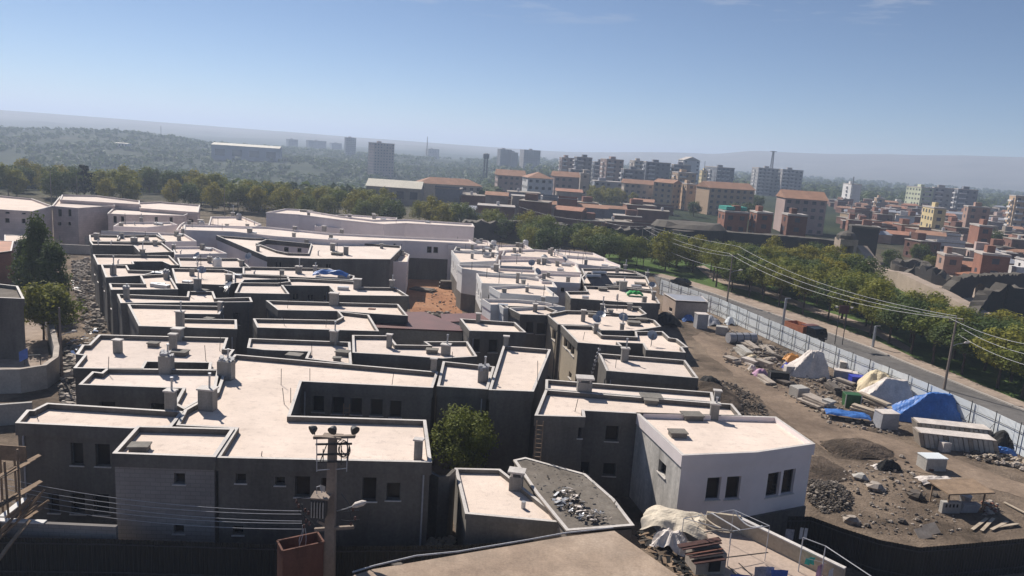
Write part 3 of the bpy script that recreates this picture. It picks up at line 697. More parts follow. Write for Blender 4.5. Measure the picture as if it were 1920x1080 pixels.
FO = off_line(FW, .6)
m = MB(); m.poly([ccw(FO + list(reversed(SR)))], .012); struct('street', m, 'asphalt')
m = MB(); q = ccw(SR + list(reversed(PR))); m.prism(q, -.05, .13); struct('pavement', m, 'pave')
m = MB()
SK = off_line(SR, -.02)
for i in range(len(SR) - 1):
    a, b = SR[i], SR[i + 1]; m.bar((a.x, a.y, .07), (b.x, b.y, .07), .3, .18)
struct('kerb', m, 'kerb')
lawn_far = [(1900,560),(1640,500),(1560,492),(1420,484),(1240,482),(1100,474),(980,462),(955,480),(1120,500),(1215,512)]
m = MB(); m.poly([ccw(PR + [v2(W(x, y, 0)) for x, y in [(2060,700)] + lawn_far])], .03); struct('lawn', m, 'lawn')
sheet('park_path', [(1305,500),(1330,522),(1375,540),(1420,548),(1470,566),(1560,600),(1640,628),(1700,660),(1712,655),(1640,612),(1560,588),(1480,558),(1420,538),(1380,530),(1345,514),(1320,498)], 'pave', .045)
def track():
    up = [(1318,622),(1375,660),(1450,713),(1530,772),(1610,803),(1700,832),(1800,864),(1920,908),(1990,935)]; lo = [(1960,950),(1890,926),(1780,897),(1660,872),(1560,850),(1500,812),(1440,762),(1380,707),(1330,664),(1300,632)]
    P = [v2(W(x, y, 0)) for x, y in up + lo]; Q = []; rr = random.Random(2)
    for i in range(len(P)):
        a, b = P[i], P[(i + 1) % len(P)]; n = max(1, int((b - a).length / .7)); e = (b - a).normalized(); nn = Vector((-e.y, e.x))
        for k in range(n): q = a.lerp(b, k / n); Q.append(q + nn * .5 * noise.noise((q.x * .5, q.y * .5, 4)) + nn * rr.uniform(-.08, .08))
    m = MB(); m.poly([ccw(Q)], .02); struct('dirt_track', m, 'track')
track()
sheet('soil_alley', [(770,606),(870,604),(862,560),(850,535),(835,518),(820,513),(772,516),(755,540),(768,570)], 'orange', .03)
# ---------------------------------------------------------------- trees
def crown_mb(rnd, h0, h1, rad, nclump, nleaf, ls, shape='round'):
    m = MB(); hc = (h0 + h1) / 2; hh = (h1 - h0) / 2
    cl = []
    for _ in range(nclump):
        while True:
            x, y, zz = rnd.uniform(-1, 1), rnd.uniform(-1, 1), rnd.uniform(-1, 1)
            if .12 < x * x + y * y + zz * zz < 1: break
        if shape == 'cone':
            f = 1 - (zz + 1) / 2; x, y = x * (.25 + .75 * f), y * (.25 + .75 * f)
        if shape == 'umbrella':
            f = 1.1 if zz > -.2 else .8; x *= f; y *= f; zz = zz * .8 + .2 * (1 - x * x - y * y)
        k = rnd.uniform(.26, .46) * (rad if shape != 'column' else rad * .8)
        cl.append((Vector((x * rad * .82, y * rad * .82, hc + zz * hh * .86)), k))
    for c, k in cl:
        for _ in range(nleaf):
            d = Vector((rnd.gauss(0, 1), rnd.gauss(0, 1), rnd.gauss(0, .8)))
            d = d.normalized() * k * rnd.uniform(.45, 1.12)
            p = c + d
            n = (d.normalized() + Vector((rnd.uniform(-.8, .8), rnd.uniform(-.8, .8), rnd.uniform(-.3, .9)))).normalized()
            a = n.cross(Vector((rnd.uniform(-1, 1), rnd.uniform(-1, 1), rnd.uniform(-1, 1)))).normalized(); b = n.cross(a)
            s = ls * rnd.uniform(.6, 1.3)
            m.add([p - a * s * .5, p + b * s * .32, p + a * s * .5, p - b * s * .32], [(0, 1, 2, 3)])
    return m, cl
def tree_proto(name, label, h, rad, seed, leaf='leaf', shape='round', bare=.3, nclump=30, nleaf=130, ls=.34, tr=.13, cat='tree', group=None):
    rnd = random.Random(seed); t = thing(name, label, cat, (0, 0, 0), group)
    m, cl = crown_mb(rnd, h * bare, h, rad, nclump, nleaf, ls, shape)
    k = MB()
    top = Vector((rnd.uniform(-.3, .3), rnd.uniform(-.3, .3), h * .72))
    k.tube([(0, 0, -.3), (.03, .02, h * .12), (top.x * .4, top.y * .4, h * .35), top], [tr * 1.35, tr, tr * .8, tr * .3], 7)
    for c, q in cl[:9]:
        s = Vector((top.x * .5, top.y * .5, h * rnd.uniform(.28, .5)))
        k.tube([s, (s + c) / 2 + Vector((0, 0, .2)), c], [tr * .5, tr * .32, tr * .12], 5)
    k.build('trunk', 'bark', t); m.build('crown', leaf, t)
    return t
PROT = {}
def protos():
    pt = tree_proto
    PROT['a'] = [pt('park_tree', None, 8.5, 3.2, 1, 'leaf', 'umbrella', .33), pt('park_tree', None, 8.5, 2.9, 2, 'leaf', 'round', .30), pt('park_tree', None, 8.5, 3.3, 3, 'leafd', 'umbrella', .36), pt('park_tree', None, 8.5, 2.6, 4, 'leafy', 'round', .28)]
    PROT['d'] = [pt('broadleaf_tree', None, 9, 4.0, 5, 'leaf', 'round', .12, 34, 90, .5), pt('broadleaf_tree', None, 9, 3.6, 6, 'leafd', 'round', .10, 34, 90, .5), pt('broadleaf_tree', None, 9, 3.8, 7, 'leafy', 'round', .12, 32, 90, .5)]
    PROT['n'] = [pt('conifer_tree', None, 9, 2.3, 15, 'leafd', 'cone', .08, 60, 110, .3)]
    PROT['c'] = [pt('cypress_tree', None, 10, 1.3, 8, 'leafc', 'column', .05, 34, 80, .4)]
    PROT['p'] = [pt('poplar_tree', None, 10, 1.7, 9, 'leafy', 'column', .12, 32, 80, .4)]
protos()
USED = set()
def plant(kind, x, y, h, label, group, rz=None, k=None, wide=1.):
    L = PROT[kind]; i = R.randrange(len(L)) if k is None else k
    p = L[i]; base = 10 if kind in 'cp' else (8.5 if kind == 'a' else 9)
    s = h / base; z = ground_z(x, y)
    rz = R.uniform(0, 6.28) if rz is None else rz
    if (kind, i) not in USED:
        USED.add((kind, i)); p.location = (x, y, z); p.rotation_euler = (0, 0, rz); p.scale = (s * wide, s * wide, s); tag(p, label, 'tree', group); return p
    return dup(p, (x, y, z), rz, (s * wide, s * wide, s), label, group)
def inpoly(p, P):
    c = False; n = len(P)
    for i in range(n):
        a, b = P[i], P[(i + 1) % n]
        if (a[1] > p[1]) != (b[1] > p[1]) and p[0] < (b[0] - a[0]) * (p[1] - a[1]) / (b[1] - a[1]) + a[0]: c = not c
    return c
def zone(pxpoly, sp, jit, kind, h0, h1, fmt, group, skip=.1, avoid=(), pick=None, wide=1., seed=1):
    rnd = random.Random(seed)
    P = [v2(W(x, y, 0)) for x, y in pxpoly]
    x0, x1 = min(p.x for p in P), max(p.x for p in P); y0, y1 = min(p.y for p in P), max(p.y for p in P)
    pts = []; y = y0; row = 0
    while y < y1:
        x = x0 + (row % 2) * sp / 2
        while x < x1:
            q = Vector((x + rnd.uniform(-jit, jit), y + rnd.uniform(-jit, jit)))
            if inpoly(q, P) and rnd.random() > skip and all((q - Vector(a[0])).length > a[1] for a in avoid): pts.append(q)
            x += sp
        y += sp * .87; row += 1
    pts.sort(key=lambda q: q.x / q.y)
    kinds = {0: 'broad flat topped', 1: 'round headed', 2: 'darker spreading', 3: 'yellowish', }
    cnt = {}
    for i, q in enumerate(pts):
        k = rnd.randrange(len(PROT[kind])) if pick is None else rnd.choice(pick)
        nm = {'a': ['broad flat topped', 'round headed', 'dark spreading', 'yellowish'], 'd': ['green', 'dark green', 'yellow green'], 'p': ['slim'], 'c': ['dark']}[kind][k]
        c = cnt[nm] = cnt.get(nm, -1) + 1
        hh = rnd.uniform(h0, h1); qx, qy = proj((q.x, q.y, 0))
        if kind == 'a' and qx > 1200 and qy < 535: hh *= lerp(.55, 1, sstep(505, 535, qy))
        plant(kind, q.x, q.y, hh, fmt.format(nm, ordw(c)), group, k=k, wide=wide)
    return pts
SH_ROW = []
def street_rows():
    # planted rows along the pavement
    rnd = random.Random(5); names = ['front', 'second', 'third', 'fourth', 'fifth', 'sixth']
    for r, d in enumerate((1.2, 6.0, 11.0, 16.5, 22.0, 28.0)):
        L = [Vector((p.x, p.y)) for p in off_line(PR, d)]
        i = 0; acc = 0; n = 0
        for a, b in zip(L, L[1:]):
            e = b - a; Ls = e.length; t = acc
            while t < Ls:
                q = a + e * (t / Ls); px, py = proj((q.x, q.y, 0))
                ok = 1335 < px < 1990 and rnd.random() > (.1 if r == 0 or px > 1640 else .2)
                if 1640 < px < 1690 and r > 2: ok = False
                if r > 3: ok = False
                if 1660 < px < 1850 and r > 2: ok = False
                if ok:
                    q += Vector((rnd.uniform(-.5, .5), rnd.uniform(-.5, .5)))
                    k = rnd.choice([0, 0, 1, 2, 2, 3]); hh = rnd.uniform(7.4, 9.0) if px < 1640 else rnd.uniform(6.4, 7.8)
                    plant('a', q.x, q.y, hh, '%s tree of the %s row along the pavement, counted from the far end' % (ordw(n), names[r]), 'park trees along the street', k=k, wide=1.22 if px < 1640 else 1.5); n += 1
                t += rnd.uniform(4.2, 5.6)
            acc = t - Ls
street_rows()
zone([(985,474),(1130,506),(1215,510),(1275,520),(1330,500),(1400,520),(1500,545),(1560,575),(1612,600),(1625,560),(1580,530),(1500,516),(1400,508),(1260,502),(1100,482),(1000,466)], 6.6, 1.9, 'a', 7.2, 9.4, '{1} {0} tree from the left in the park grove', 'trees of the park grove', .14, seed=3, wide=1.35)
zone([(1080,477),(1130,500),(1215,507),(1290,518),(1330,506),(1240,487)], 7.0, 2.0, 'd', 7, 9.2, '{1} {0} tree from the left between right block and ruined wall', 'trees between right block and ruined wall', .1, seed=14)
zone([(850,428),(905,446),(985,470),(1100,478),(1060,462),(960,446),(870,424)], 7., 2.2, 'd', 7, 9, '{1} {0} tree from the left just behind the right block', 'trees behind the right block', .1, seed=4)
zone([(430,398),(640,420),(850,440),(860,424),(640,398),(430,380)], 7.6, 2.4, 'd', 7.5, 10, '{1} {0} tree from the left in the belt behind the curved house', 'tree belt behind the quarter', .1, seed=6)
zone([(-60,372),(120,380),(300,392),(430,398),(430,376),(300,352),(120,340),(-60,332)], 11.5, 4, 'd', 7.5, 11, '{1} {0} tree from the left in the belt behind the stone houses', 'tree belt behind the stone houses', .12, seed=8)
zone([(1100,368),(1235,380),(1235,388),(1100,384)], 9., 2, 'd', 7, 9, '{1} {0} tree from the left before the long tan roofed building', 'light green trees of the old town', .1, pick=[2], seed=9)
for i, (px, py, h, kd, k, lb) in enumerate([
    (1445, 497, 7.6, 'd', 2, 'tall yellow green tree standing before the black wall'),
    (1525, 500, 7.2, 'd', 1, 'round dark green tree before the black wall near the stone gate'),
    (1285, 488, 5.5, 'd', 1, 'dark leafy tree at the foot of the black wall'),
    (1350, 490, 4.6, 'd', 2, 'yellow flowering willow like tree before the black wall'),
    (1390, 492, 5.4, 'd', 0, 'green tree between the yellow trees at the black wall'),
    (1025, 482, 8.0, 'd', 1, 'dark bushy tree at the corner of the far right houses'),
    (1000, 476, 7.0, 'd', 0, 'pale willow like tree beside the far right houses'),
    (1668, 508, 6.5, 'd', 1, 'clipped dark tree left of the broken round ruin'),
    (1722, 500, 7.5, 'd', 1, 'broad dark tree behind the broken round ruin'),
    (1745, 512, 5.0, 'd', 0, 'lower green tree right of the broken round ruin'),
    (1400, 412, 9.0, 'd', 1, 'dark tree beside the red roofed sand coloured block'),
    (1375, 408, 8.0, 'd', 1, 'dark tree before the long red roofed block'),
    (1300, 406, 8.0, 'd', 1, 'dark tree in front of the sand coloured end walls'),
    (1415, 400, 11., 'd', 1, 'tall dark tree left of the slab pair with the mast'),
    (1860, 470, 8.5, 'd', 1, 'dark tree among the brick houses at the right edge'),
    (75, 572, 12.8, 'n', 0, 'tall dark conifer like tree beside the rubble alley'),
    (104, 588, 10.0, 'n', 0, 'second dark tree close behind the bright green one'),
    (52, 560, 9.0, 'n', 0, 'dark tree in front of the walled yard on the left'),
    (82, 636, 7.0, 'd', 0, 'bright green tree hanging over the yard wall on the left'),
    (110, 632, 6.0, 'd', 0, 'smaller green tree beside the bright lamp post'),
    (158, 372, 13., 'c', 0, 'dark cypress, left one of a pair'),
    (172, 372, 10., 'c', 0, 'dark cypress, low middle one of a clump'),
    (183, 373, 9.5, 'c', 0, 'dark cypress, right end of a clump'),
    (1213, 372, 11., 'p', 0, 'slim poplar at the end wall of the red roofed block'),
]):
    b = W(px, py, 0); plant(kd, b.x, b.y, h, lb, None, k=k, wide=.8 if lb.startswith(('tall dark con', 'tall yellow')) else 1.05)
# the bush in the front court
def court_bush():
    b = W(862, 985, 0); b = WD(862, 940, 53)
    t = tree_proto('bushy_tree', 'round leafy bush like tree in the court right of the largest front house', 6.1, 2.35, 21, 'leaf', 'round', .12, 60, 210, .2, .10)
    t.location = (b.x, b.y, 0)
court_bush()
# far woods on the valley slopes: too many to count
def woods():
    rnd = random.Random(31); m = MB(); n = 0
    while n < 7800:
        az = rnd.uniform(-37, -1); D = 340 * (1700 / 340) ** rnd.random()
        if az > -12 and D < 420 and rnd.random() < .5: continue
        t = math.radians(az); x, y = D * math.sin(t), D * math.cos(t)
        if noise.noise((x / 90, y / 90, 2)) < (-.34 if D < 1200 else -.2): continue
        z = ground_z(x, y); h = rnd.uniform(4, 7.5) * (1 if D < 700 else .8); r = h * rnd.uniform(.5, .8); n += 1
        k = 20 if D < 600 else 10
        for _ in range(k):
            d = Vector((rnd.gauss(0, 1), rnd.gauss(0, 1), rnd.gauss(0, 1))).normalized() * rnd.uniform(.6, 1.)
            p = Vector((x + d.x * r, y + d.y * r, z + h * .5 + d.z * h * .5))
            nn = (d + Vector((rnd.uniform(-.5, .5), rnd.uniform(-.5, .5), .3))).normalized()
            a = nn.cross(Vector((rnd.random(), rnd.random(), rnd.random()))).normalized(); b = nn.cross(a); s = r * rnd.uniform(.4, .75)
            m.add([p - a * s, p - b * s * .8, p + a * s, p + b * s * .8], [(0, 1, 2, 3)])
    o = m.build('valley_woods', 'leafd'); o['kind'] = 'stuff'; o['label'] = 'green woods and orchards covering the valley slopes'
    m = MB(); n = 0
    while n < 1500:
        az = rnd.uniform(-2, 37); D = 300 * (2300 / 300) ** rnd.random()
        if D < 700: continue
        if 17 <= az and D < 520 and rnd.random() < .75: continue
        t = math.radians(az); x, y = D * math.sin(t), D * math.cos(t)
        z = ground_z(x, y); h = rnd.uniform(5, 9); r = h * rnd.uniform(.5, .8); n += 1
        for _ in range(16):
            d = Vector((rnd.gauss(0, 1), rnd.gauss(0, 1), rnd.gauss(0, 1))).normalized()
            p = Vector((x + d.x * r, y + d.y * r, z + h * .5 + d.z * h * .5))
            a = d.cross(Vector((rnd.random(), rnd.random(), rnd.random()))).normalized(); b = d.cross(a); s = r * rnd.uniform(.4, .75)
            m.add([p - a * s, p - b * s * .8, p + a * s, p + b * s * .8], [(0, 1, 2, 3)])
    o = m.build('far_woods', 'leafd'); o['kind'] = 'stuff'; o['label'] = 'far trees scattered between and behind the town'
woods()
# ---------------------------------------------------------------- the town behind
def far_block(name, label, xl, xc, xr, ytop, D, mat, yaw=.3, cat='apartment block', win=True, roof='flat', balc=0, group=None, matl=None, parts=True, fh=3.0, roofm=None, base=None, glass='hz_w', winparts=False):
    """box with its near corner on column xc; left face runs to xl, right face to xr, top of the corner at row ytop"""
    def az(px): d = ray(px, ytop); return math.atan2(d.x, d.y)
    C = WD(xc, ytop, D); hz = C.z; c = v2(C); z0 = ground_z(c.x, c.y) - .5
    if base is not None: z0 = base
    th = az(xc); phi = -th + yaw   # right face direction turned away by yaw
    ur = Vector((math.cos(phi), math.sin(phi))); ul = Vector((-ur.y, ur.x))
    def reach(u, a):
        r = Vector((math.sin(a), math.cos(a))); den = u.x * r.y - u.y * r.x
        return abs((c.x * r.y - c.y * r.x) / den) if abs(den) > 1e-4 else 10
    wr = min(90, max(2, reach(ur, az(xr)))); wl = reach(ul, az(xl)) if xl < xc - .5 else 12
    wl = min(max(wl, 6), 14 if winparts else 30)
    P = [c, c + ur * wr, c + ur * wr + ul * wl, c + ul * wl]
    t = thing(name, label, cat, (c.x, c.y, z0), group)
    h = hz - z0
    m = MB(); m.wallloop(P, z0, hz, 0)
    if matl: pass
    nf = max(1, int(round(h / fh)))
    if win:
        for fi in ((0,) if 'blank' in label else (0, 3)):
            a, b = P[fi], P[(fi + 1) % 4]
            e = b - a; L = e.length; e = e / L; n = Vector((e.y, -e.x)); nb = max(1, int(L / 3.1))
            for j in range(nf):
                zc = z0 + (j + .55) * h / nf
                for q in range(nb):
                    if R.random() < .12: continue
                    u = (q + .5) * L / nb; ww = min(L / nb * .55, 1.5) / 2; hh = .65
                    k = n * .06
                    p = [(a + e * (u + s * ww) + k) for s in (-1, 1)]
                    if winparts:
                        k = n * .03; wm_ = MB(); mid = (p[0] + p[1]) / 2 - k; wm_.obox((mid.x, mid.y, zc), (e.x * ww, e.y * ww, 0), (k.x, k.y, 0), (0, 0, hh)); wm_.build('window', glass, t); continue
                    m.add([(p[0].x, p[0].y, zc - hh), (p[1].x, p[1].y, zc - hh), (p[1].x, p[1].y, zc + hh), (p[0].x, p[0].y, zc + hh)], [(0, 1, 2, 3)], 1)
    m.build('wall', [mat, glass], t)
    m = MB()
    if roof == 'flat':
        m.prism(offset(ccw(P), -.15), hz, hz + .5)
        q = c + ur * wr * R.uniform(.3, .6) + ul * wl * .5
        m.build('roof', roofm or 'farroof', t)
        if name == 'black_bastion': return t
        m = MB(); m.box((q.x, q.y, hz + 1.3), (min(4, wr * .3), min(4, wl * .4), 1.7), phi); m.build('stair_head', mat, t)
    else:
        O = offset(ccw(P), -.5); i0 = [v2(p) for p in (c, c + ur * wr, c + ur * wr + ul * wl, c + ul * wl)]
        o = [c - ur * .5 - ul * .5, c + ur * (wr + .5) - ul * .5, c + ur * (wr + .5) + ul * (wl + .5), c - ur * .5 + ul * (wl + .5)]
        rh = min(3.2, (wl if wr > wl else wr) * .22); ins = min(wl, wr) * .5 if roof == 'hip' else 0
        if wr >= wl:
            r0, r1 = (o[0] + o[3]) / 2 + ur * ins, (o[1] + o[2]) / 2 - ur * ins
            vs = [(*p, hz) for p in o] + [(*r0, hz + rh), (*r1, hz + rh)]
            m.add(vs, [(0, 1, 5, 4), (2, 3, 4, 5), (1, 2, 5), (3, 0, 4), (3, 2, 1, 0)])
        else:
            r0, r1 = (o[0] + o[1]) / 2 + ul * ins, (o[3] + o[2]) / 2 - ul * ins
            vs = [(*p, hz) for p in o] + [(*r0, hz + rh), (*r1, hz + rh)]
            m.add(vs, [(1, 2, 5, 4), (3, 0, 4, 5), (0, 1, 4), (2, 3, 5), (3, 2, 1, 0)])
        m.build('roof', roofm or 'tile2', t)
    if balc:
        for s in range(balc):
            fi = 0 if s < balc - 1 or balc == 1 else 3
            a = c; e, n, L = (ur, Vector((ur.y, -ur.x)), wr) if fi == 0 else (ul, Vector((-ul.y, ul.x)), wl)
            u = L * (s + .5) / balc if fi == 0 else L * .5
            bw = min(4.2, L * .7 if fi else L / balc * .7)
            for j in range(1, nf + 1):
                m = MB()
                zc = z0 + j * h / nf - h / nf * .75
                q = a + e * u + n * .6
                m.obox((q.x, q.y, zc), (e.x * bw / 2, e.y * bw / 2, 0), (n.x * .62, n.y * .62, 0), (0, 0, .42)); m.build('balcony', 'hz_d', t)
    return t
FB = far_block
G1 = 'apartment blocks on the horizon'
for a in [
    ('hazy grey block with a stepped top right of the long warehouse', 536,541,559,261,1700,'hz_e'),
    ('hazy wide block with a taller left half, left of the lone slim tower', 574,579,612,263,1700,'hz_e'),
    ('faint hazy block close left of the lone slim tower', 618,622,641,268,1800,'hz_e'),
    ('lone slim grey tower standing clear on the plain', 646,649,668,258,1300,'hz_a'),
    ('broad tower with a sunlit cream left side', 691,702,740,268,850,'hz_c'),
    ('grey block with a rounded gable behind the white mast', 797,803,824,279,1600,'hz_a'),
    ('pale grey block right of the water tower', 933,939,960,280,1050,'hz_a'),
    ('low grey annex between the two pale blocks', 955,959,972,286,1050,'hz_a'),
    ('long pale block right of the low grey annex', 975,983,1014,281,1050,'hz_a'),
    ('pinkish block with orange edge left of the dark glass like block', 1049,1054,1077,296,560,'hz_c'),
    ('dark slate block with a pale right edge', 1077,1082,1111,295,520,'hz_e'),
    ('low dark block behind a pale yellow strip', 1111,1115,1136,304,540,'hz_e'),
    ('pink brown block with stacked balconies', 1126,1138,1170,299,500,'hz_c'),
    ('beige block with a pitched grey top behind the shaded pair', 1181,1190,1214,302,580,'hz_b'),
    ('long shaded slate block in the middle of the skyline', 1207,1212,1258,304,540,'hz_e'),
    ('shaded grey block before the tall gabled tower', 1259,1264,1296,309,540,'hz_e'),
    ('low sand block with two flat roofs below the tall gabled tower', 1260,1272,1306,324,470,'hz_h'),
    ('narrow yellow block left of the white balconied block', 1312,1317,1328,320,660,'hz_f'),
    ('slate block at the foot of the skyline, left of the pink brown block', 1066,1070,1106,318,470,'hz_e'),
    ('low slate block right of the pink brown block', 1166,1170,1208,318,470,'hz_e'),
    ('plain far block between the mint block and the white stepped block', 1640,1644,1660,372,560,'hz_h'),
    ('grey brown block attached to the mint coloured block', 1748,1752,1796,352,585,'hz_a'),
    ('dark brown block right of the grey brown block', 1793,1797,1835,355,575,'hz_e'),
]:
    lb, xl, xc, xr, yt, D, mt = a
    FB('apartment_block', lb, xl, xc, xr, yt, D, mt, yaw=R.uniform(.15, .4), group=G1, balc=2 if D < 600 else 0)
FB('apartment_block', 'tall white tower with a pitched gable above its neighbours', 1272, 1283, 1313, 300, 620, 'hz_d', group=G1, roof='gable', roofm='farroof', balc=2)
FB('apartment_block', 'broad block with white balconies on its sunlit left corner', 1322, 1345, 1378, 314, 640, 'hz_e', yaw=.35, group=G1, balc=4)
FB('apartment_block', 'left one of the slab pair with the mast, white balconies at its side', 1410, 1423, 1462, 315, 700, 'hz_a', yaw=.2, group=G1, balc=3)
FB('apartment_block', 'right one of the slab pair with the mast', 1459, 1468, 1507, 318, 690, 'hz_a', yaw=.2, group=G1, balc=3)
FB('apartment_block', 'white block with stepped balconies and a blank beige side', 1581, 1597, 1616, 346, 620, 'hz_d', yaw=.3, group=G1, win=False, balc=2)
FB('apartment_block', 'mint coloured block with a bright sunlit face', 1700, 1728, 1752, 352, 580, 'hz_g', yaw=.55, group=G1, balc=1)
FB('apartment_block', 'orange cream block at the right edge of the picture', 1893, 1905, 1965, 368, 470, 'hz_h', yaw=.4, group=G1, balc=3)
G2 = 'red roofed blocks of the old town'
for a in [
    ('long sand coloured block with a red roof and a blank lit end wall', 1306,1331,1416,352,380,'hz_h',.5,'gable'),
    ('sand coloured block with a dark stair recess left of the long red roofed one', 1276,1288,1306,346,400,'hz_h',.3,'flat'),
    ('long building with a low tan roof behind light green trees', 1226,1262,1278,344,400,'hz_h',1.0,'gable'),
    ('flat grey roofed hall left of the tan roofed building', 1110,1115,1168,340,430,'bluegrey',.15,'flat'),
    ('low building with a tan roof right of the grey hall', 1166,1171,1226,343,410,'hz_b',.15,'gable'),
    ('red roofed block with a big blank beige end wall near the gate', 1450,1473,1552,371,315,'hz_c',.25,'gable'),
    ('red roofed block with rows of dark windows at the left of the school group', 928,934,986,328,420,'hz_c',.12,'gable'),
    ('white stair wing of the school group with a grey side', 975,990,1038,333,370,'hz_d',.2,'hip'),
    ('red roofed block with dark window bands at the right of the school group', 1034,1040,1087,330,395,'hz_c',.15,'gable'),
    ('narrow beige end block right of the school group', 1087,1089,1106,326,420,'hz_b',.2,'flat'),
]:
    lb, xl, xc, xr, yt, D, mt, yw, rf = a
    FB('town_block', lb, xl, xc, xr, yt, D, mt, yaw=yw, group=G2, roof=rf, winparts=True)
FB('school_building', 'cream school with an orange roof and tall blue windows', 780, 786, 904, 343, 335, 'hz_b', yaw=.12, cat='school', roof='hip', roofm='tile2', winparts=True)
# cream roofed hall, far warehouse
def hall(name, label, cat, x0, x1, ye, yr, D, wallm, roofm, depth):
    A, B = WD(x0, ye[0], D), WD(x1, ye[1], D * .99); e = (v2(B) - v2(A)); L = e.length; e /= L; n = Vector((-e.y, e.x)); z = (A.z + B.z) / 2
    zb = ground_z(A.x, A.y) - .5
    t = thing(name, label, cat, (A.x, A.y, zb)); a, b = v2(A), v2(B)
    P = [a, b, b + n * depth, a + n * depth]; m = MB(); m.wallloop(P, zb, z)
    rz = z + yr
    m.add([(*P[1], z), (*P[2], z), (*((P[1] + P[2]) / 2), rz)], [(0, 1, 2)]); m.add([(*P[3], z), (*P[0], z), (*((P[0] + P[3]) / 2), rz)], [(0, 1, 2)])
    m.build('wall', wallm, t); m = MB()
    q = [a - n * .4 - e * .4, b - n * .4 + e * .4, b + n * depth / 2 + e * .4, a + n * depth / 2 - e * .4, b + n * (depth + .4) + e * .4, a + n * (depth + .4) - e * .4]
    zz = [z - .1, z - .1, rz, rz, z - .1, z - .1]
    m.add([(q[i].x, q[i].y, zz[i] + .05) for i in range(6)], [(0, 1, 2, 3), (3, 2, 4, 5)]); m.build('roof', roofm, t)
    for k in range(4):
        u = L * (k + .5) / 4; p = a + e * u - n * .08; m = MB(); m.obox((p.x, p.y, (z + zb) / 2 + .8), (e.x * L * .07, e.y * L * .07, 0), (n.x * .06, n.y * .06, 0), (0, 0, (z - zb) * .2)); m.build('window', 'hz_w', t)
    return t
hall('sports_hall', 'long hall with a cream sheet roof beside the orange roofed school', 'hall', 687, 789, (350, 352), 2.6, 310, 'conc', 'creamroof', 13)
hall('warehouse', 'long blue grey warehouse with a white roof edge on the far hill', 'warehouse', 396, 524, (272, 277), 2.2, 950, 'warehouse', 'creamroof', 40)
hall('canopy_building', 'low open building with a pale roof left of the cream roofed hall', 'shed', 651, 690, (372, 373), .6, 280, 'hz_d', 'creamroof', 6)
hall('far_greenhouse', 'thin white roofed shed on the far wooded hill', 'shed', 215, 239, (268, 269), .6, 1050, 'hz_d', 'creamroof', 8)
# water tower, masts
def water_tower():
    c = WD(911, 306, 640); t = thing('water_tower', 'dark water tower on legs standing on the skyline', 'water tower', (c.x, c.y, 0)); top = WD(911, 287, 640).z
    m = MB(); m.tube([(c.x, c.y, top - 5), (c.x, c.y, top - 4), (c.x, c.y, top - .8), (c.x, c.y, top)], [1.8, 2.6, 2.6, 1.2], 12); m.build('tank', 'hz_e', t)
    for k in range(4):
        m = MB(); q = 1.57 * k + .6; m.tube([(c.x + 1.8 * math.cos(q), c.y + 1.8 * math.sin(q), 0), (c.x + 1.5 * math.cos(q), c.y + 1.5 * math.sin(q), top - 4.5)], .45, 6); m.build('leg', 'hz_e', t)
water_tower()
def mast(px, yt, yb, D, label, r=.35, plat=False, lattice=False):
    a, b = WD(px, yb, D), WD(px, yt, D); z0 = min(a.z, b.z) ; m = MB()
    if lattice:
        w = 1.0
        for sx, sy in ((-1, -1), (1, -1), (1, 1), (-1, 1)): m.tube([(a.x + sx * w, a.y + sy * w, a.z), (a.x + sx * w * .5, a.y + sy * w * .5, b.z)], .2, 4)
        n = 9
        for k in range(n):
            z = lerp(a.z, b.z, k / n); z2 = lerp(a.z, b.z, (k + 1) / n); q = lerp(w, .5 * w, k / n)
            m.bar((a.x - q, a.y - q, z), (a.x + q, a.y - q, z2), .16); m.bar((a.x + q, a.y - q, z), (a.x - q, a.y - q, z2), .16); m.bar((a.x - q, a.y - q, z), (a.x + q, a.y - q, z), .16)
    else: m.tube([a, (a.x, a.y, b.z)], [r, r * .7], 6)
    if plat: m.box((a.x, a.y, b.z - .4), (4.5, 4.5, .5))
    o = m.build('radio_mast', 'hz_e', None, base=(a.x, a.y, z0)); tag(o, label, 'mast')
mast(1446, 283, 318, 705, 'lattice mast with a platform above the slab pair', plat=True, lattice=True)
mast(800, 256, 292, 900, 'tall thin mast in front of the rounded gable block', .5)
mast(222, 238, 252, 1300, 'thin chimney on the far left hill', .5)
mast(302, 236, 258, 1300, 'thin pylon on the far left ridge, right of the chimney', .5)
mast(1320, 302, 322, 650, 'short mast beside the white balconied block', .3)
mast(1599, 331, 346, 625, 'short dark mast on the white stepped block', .5)
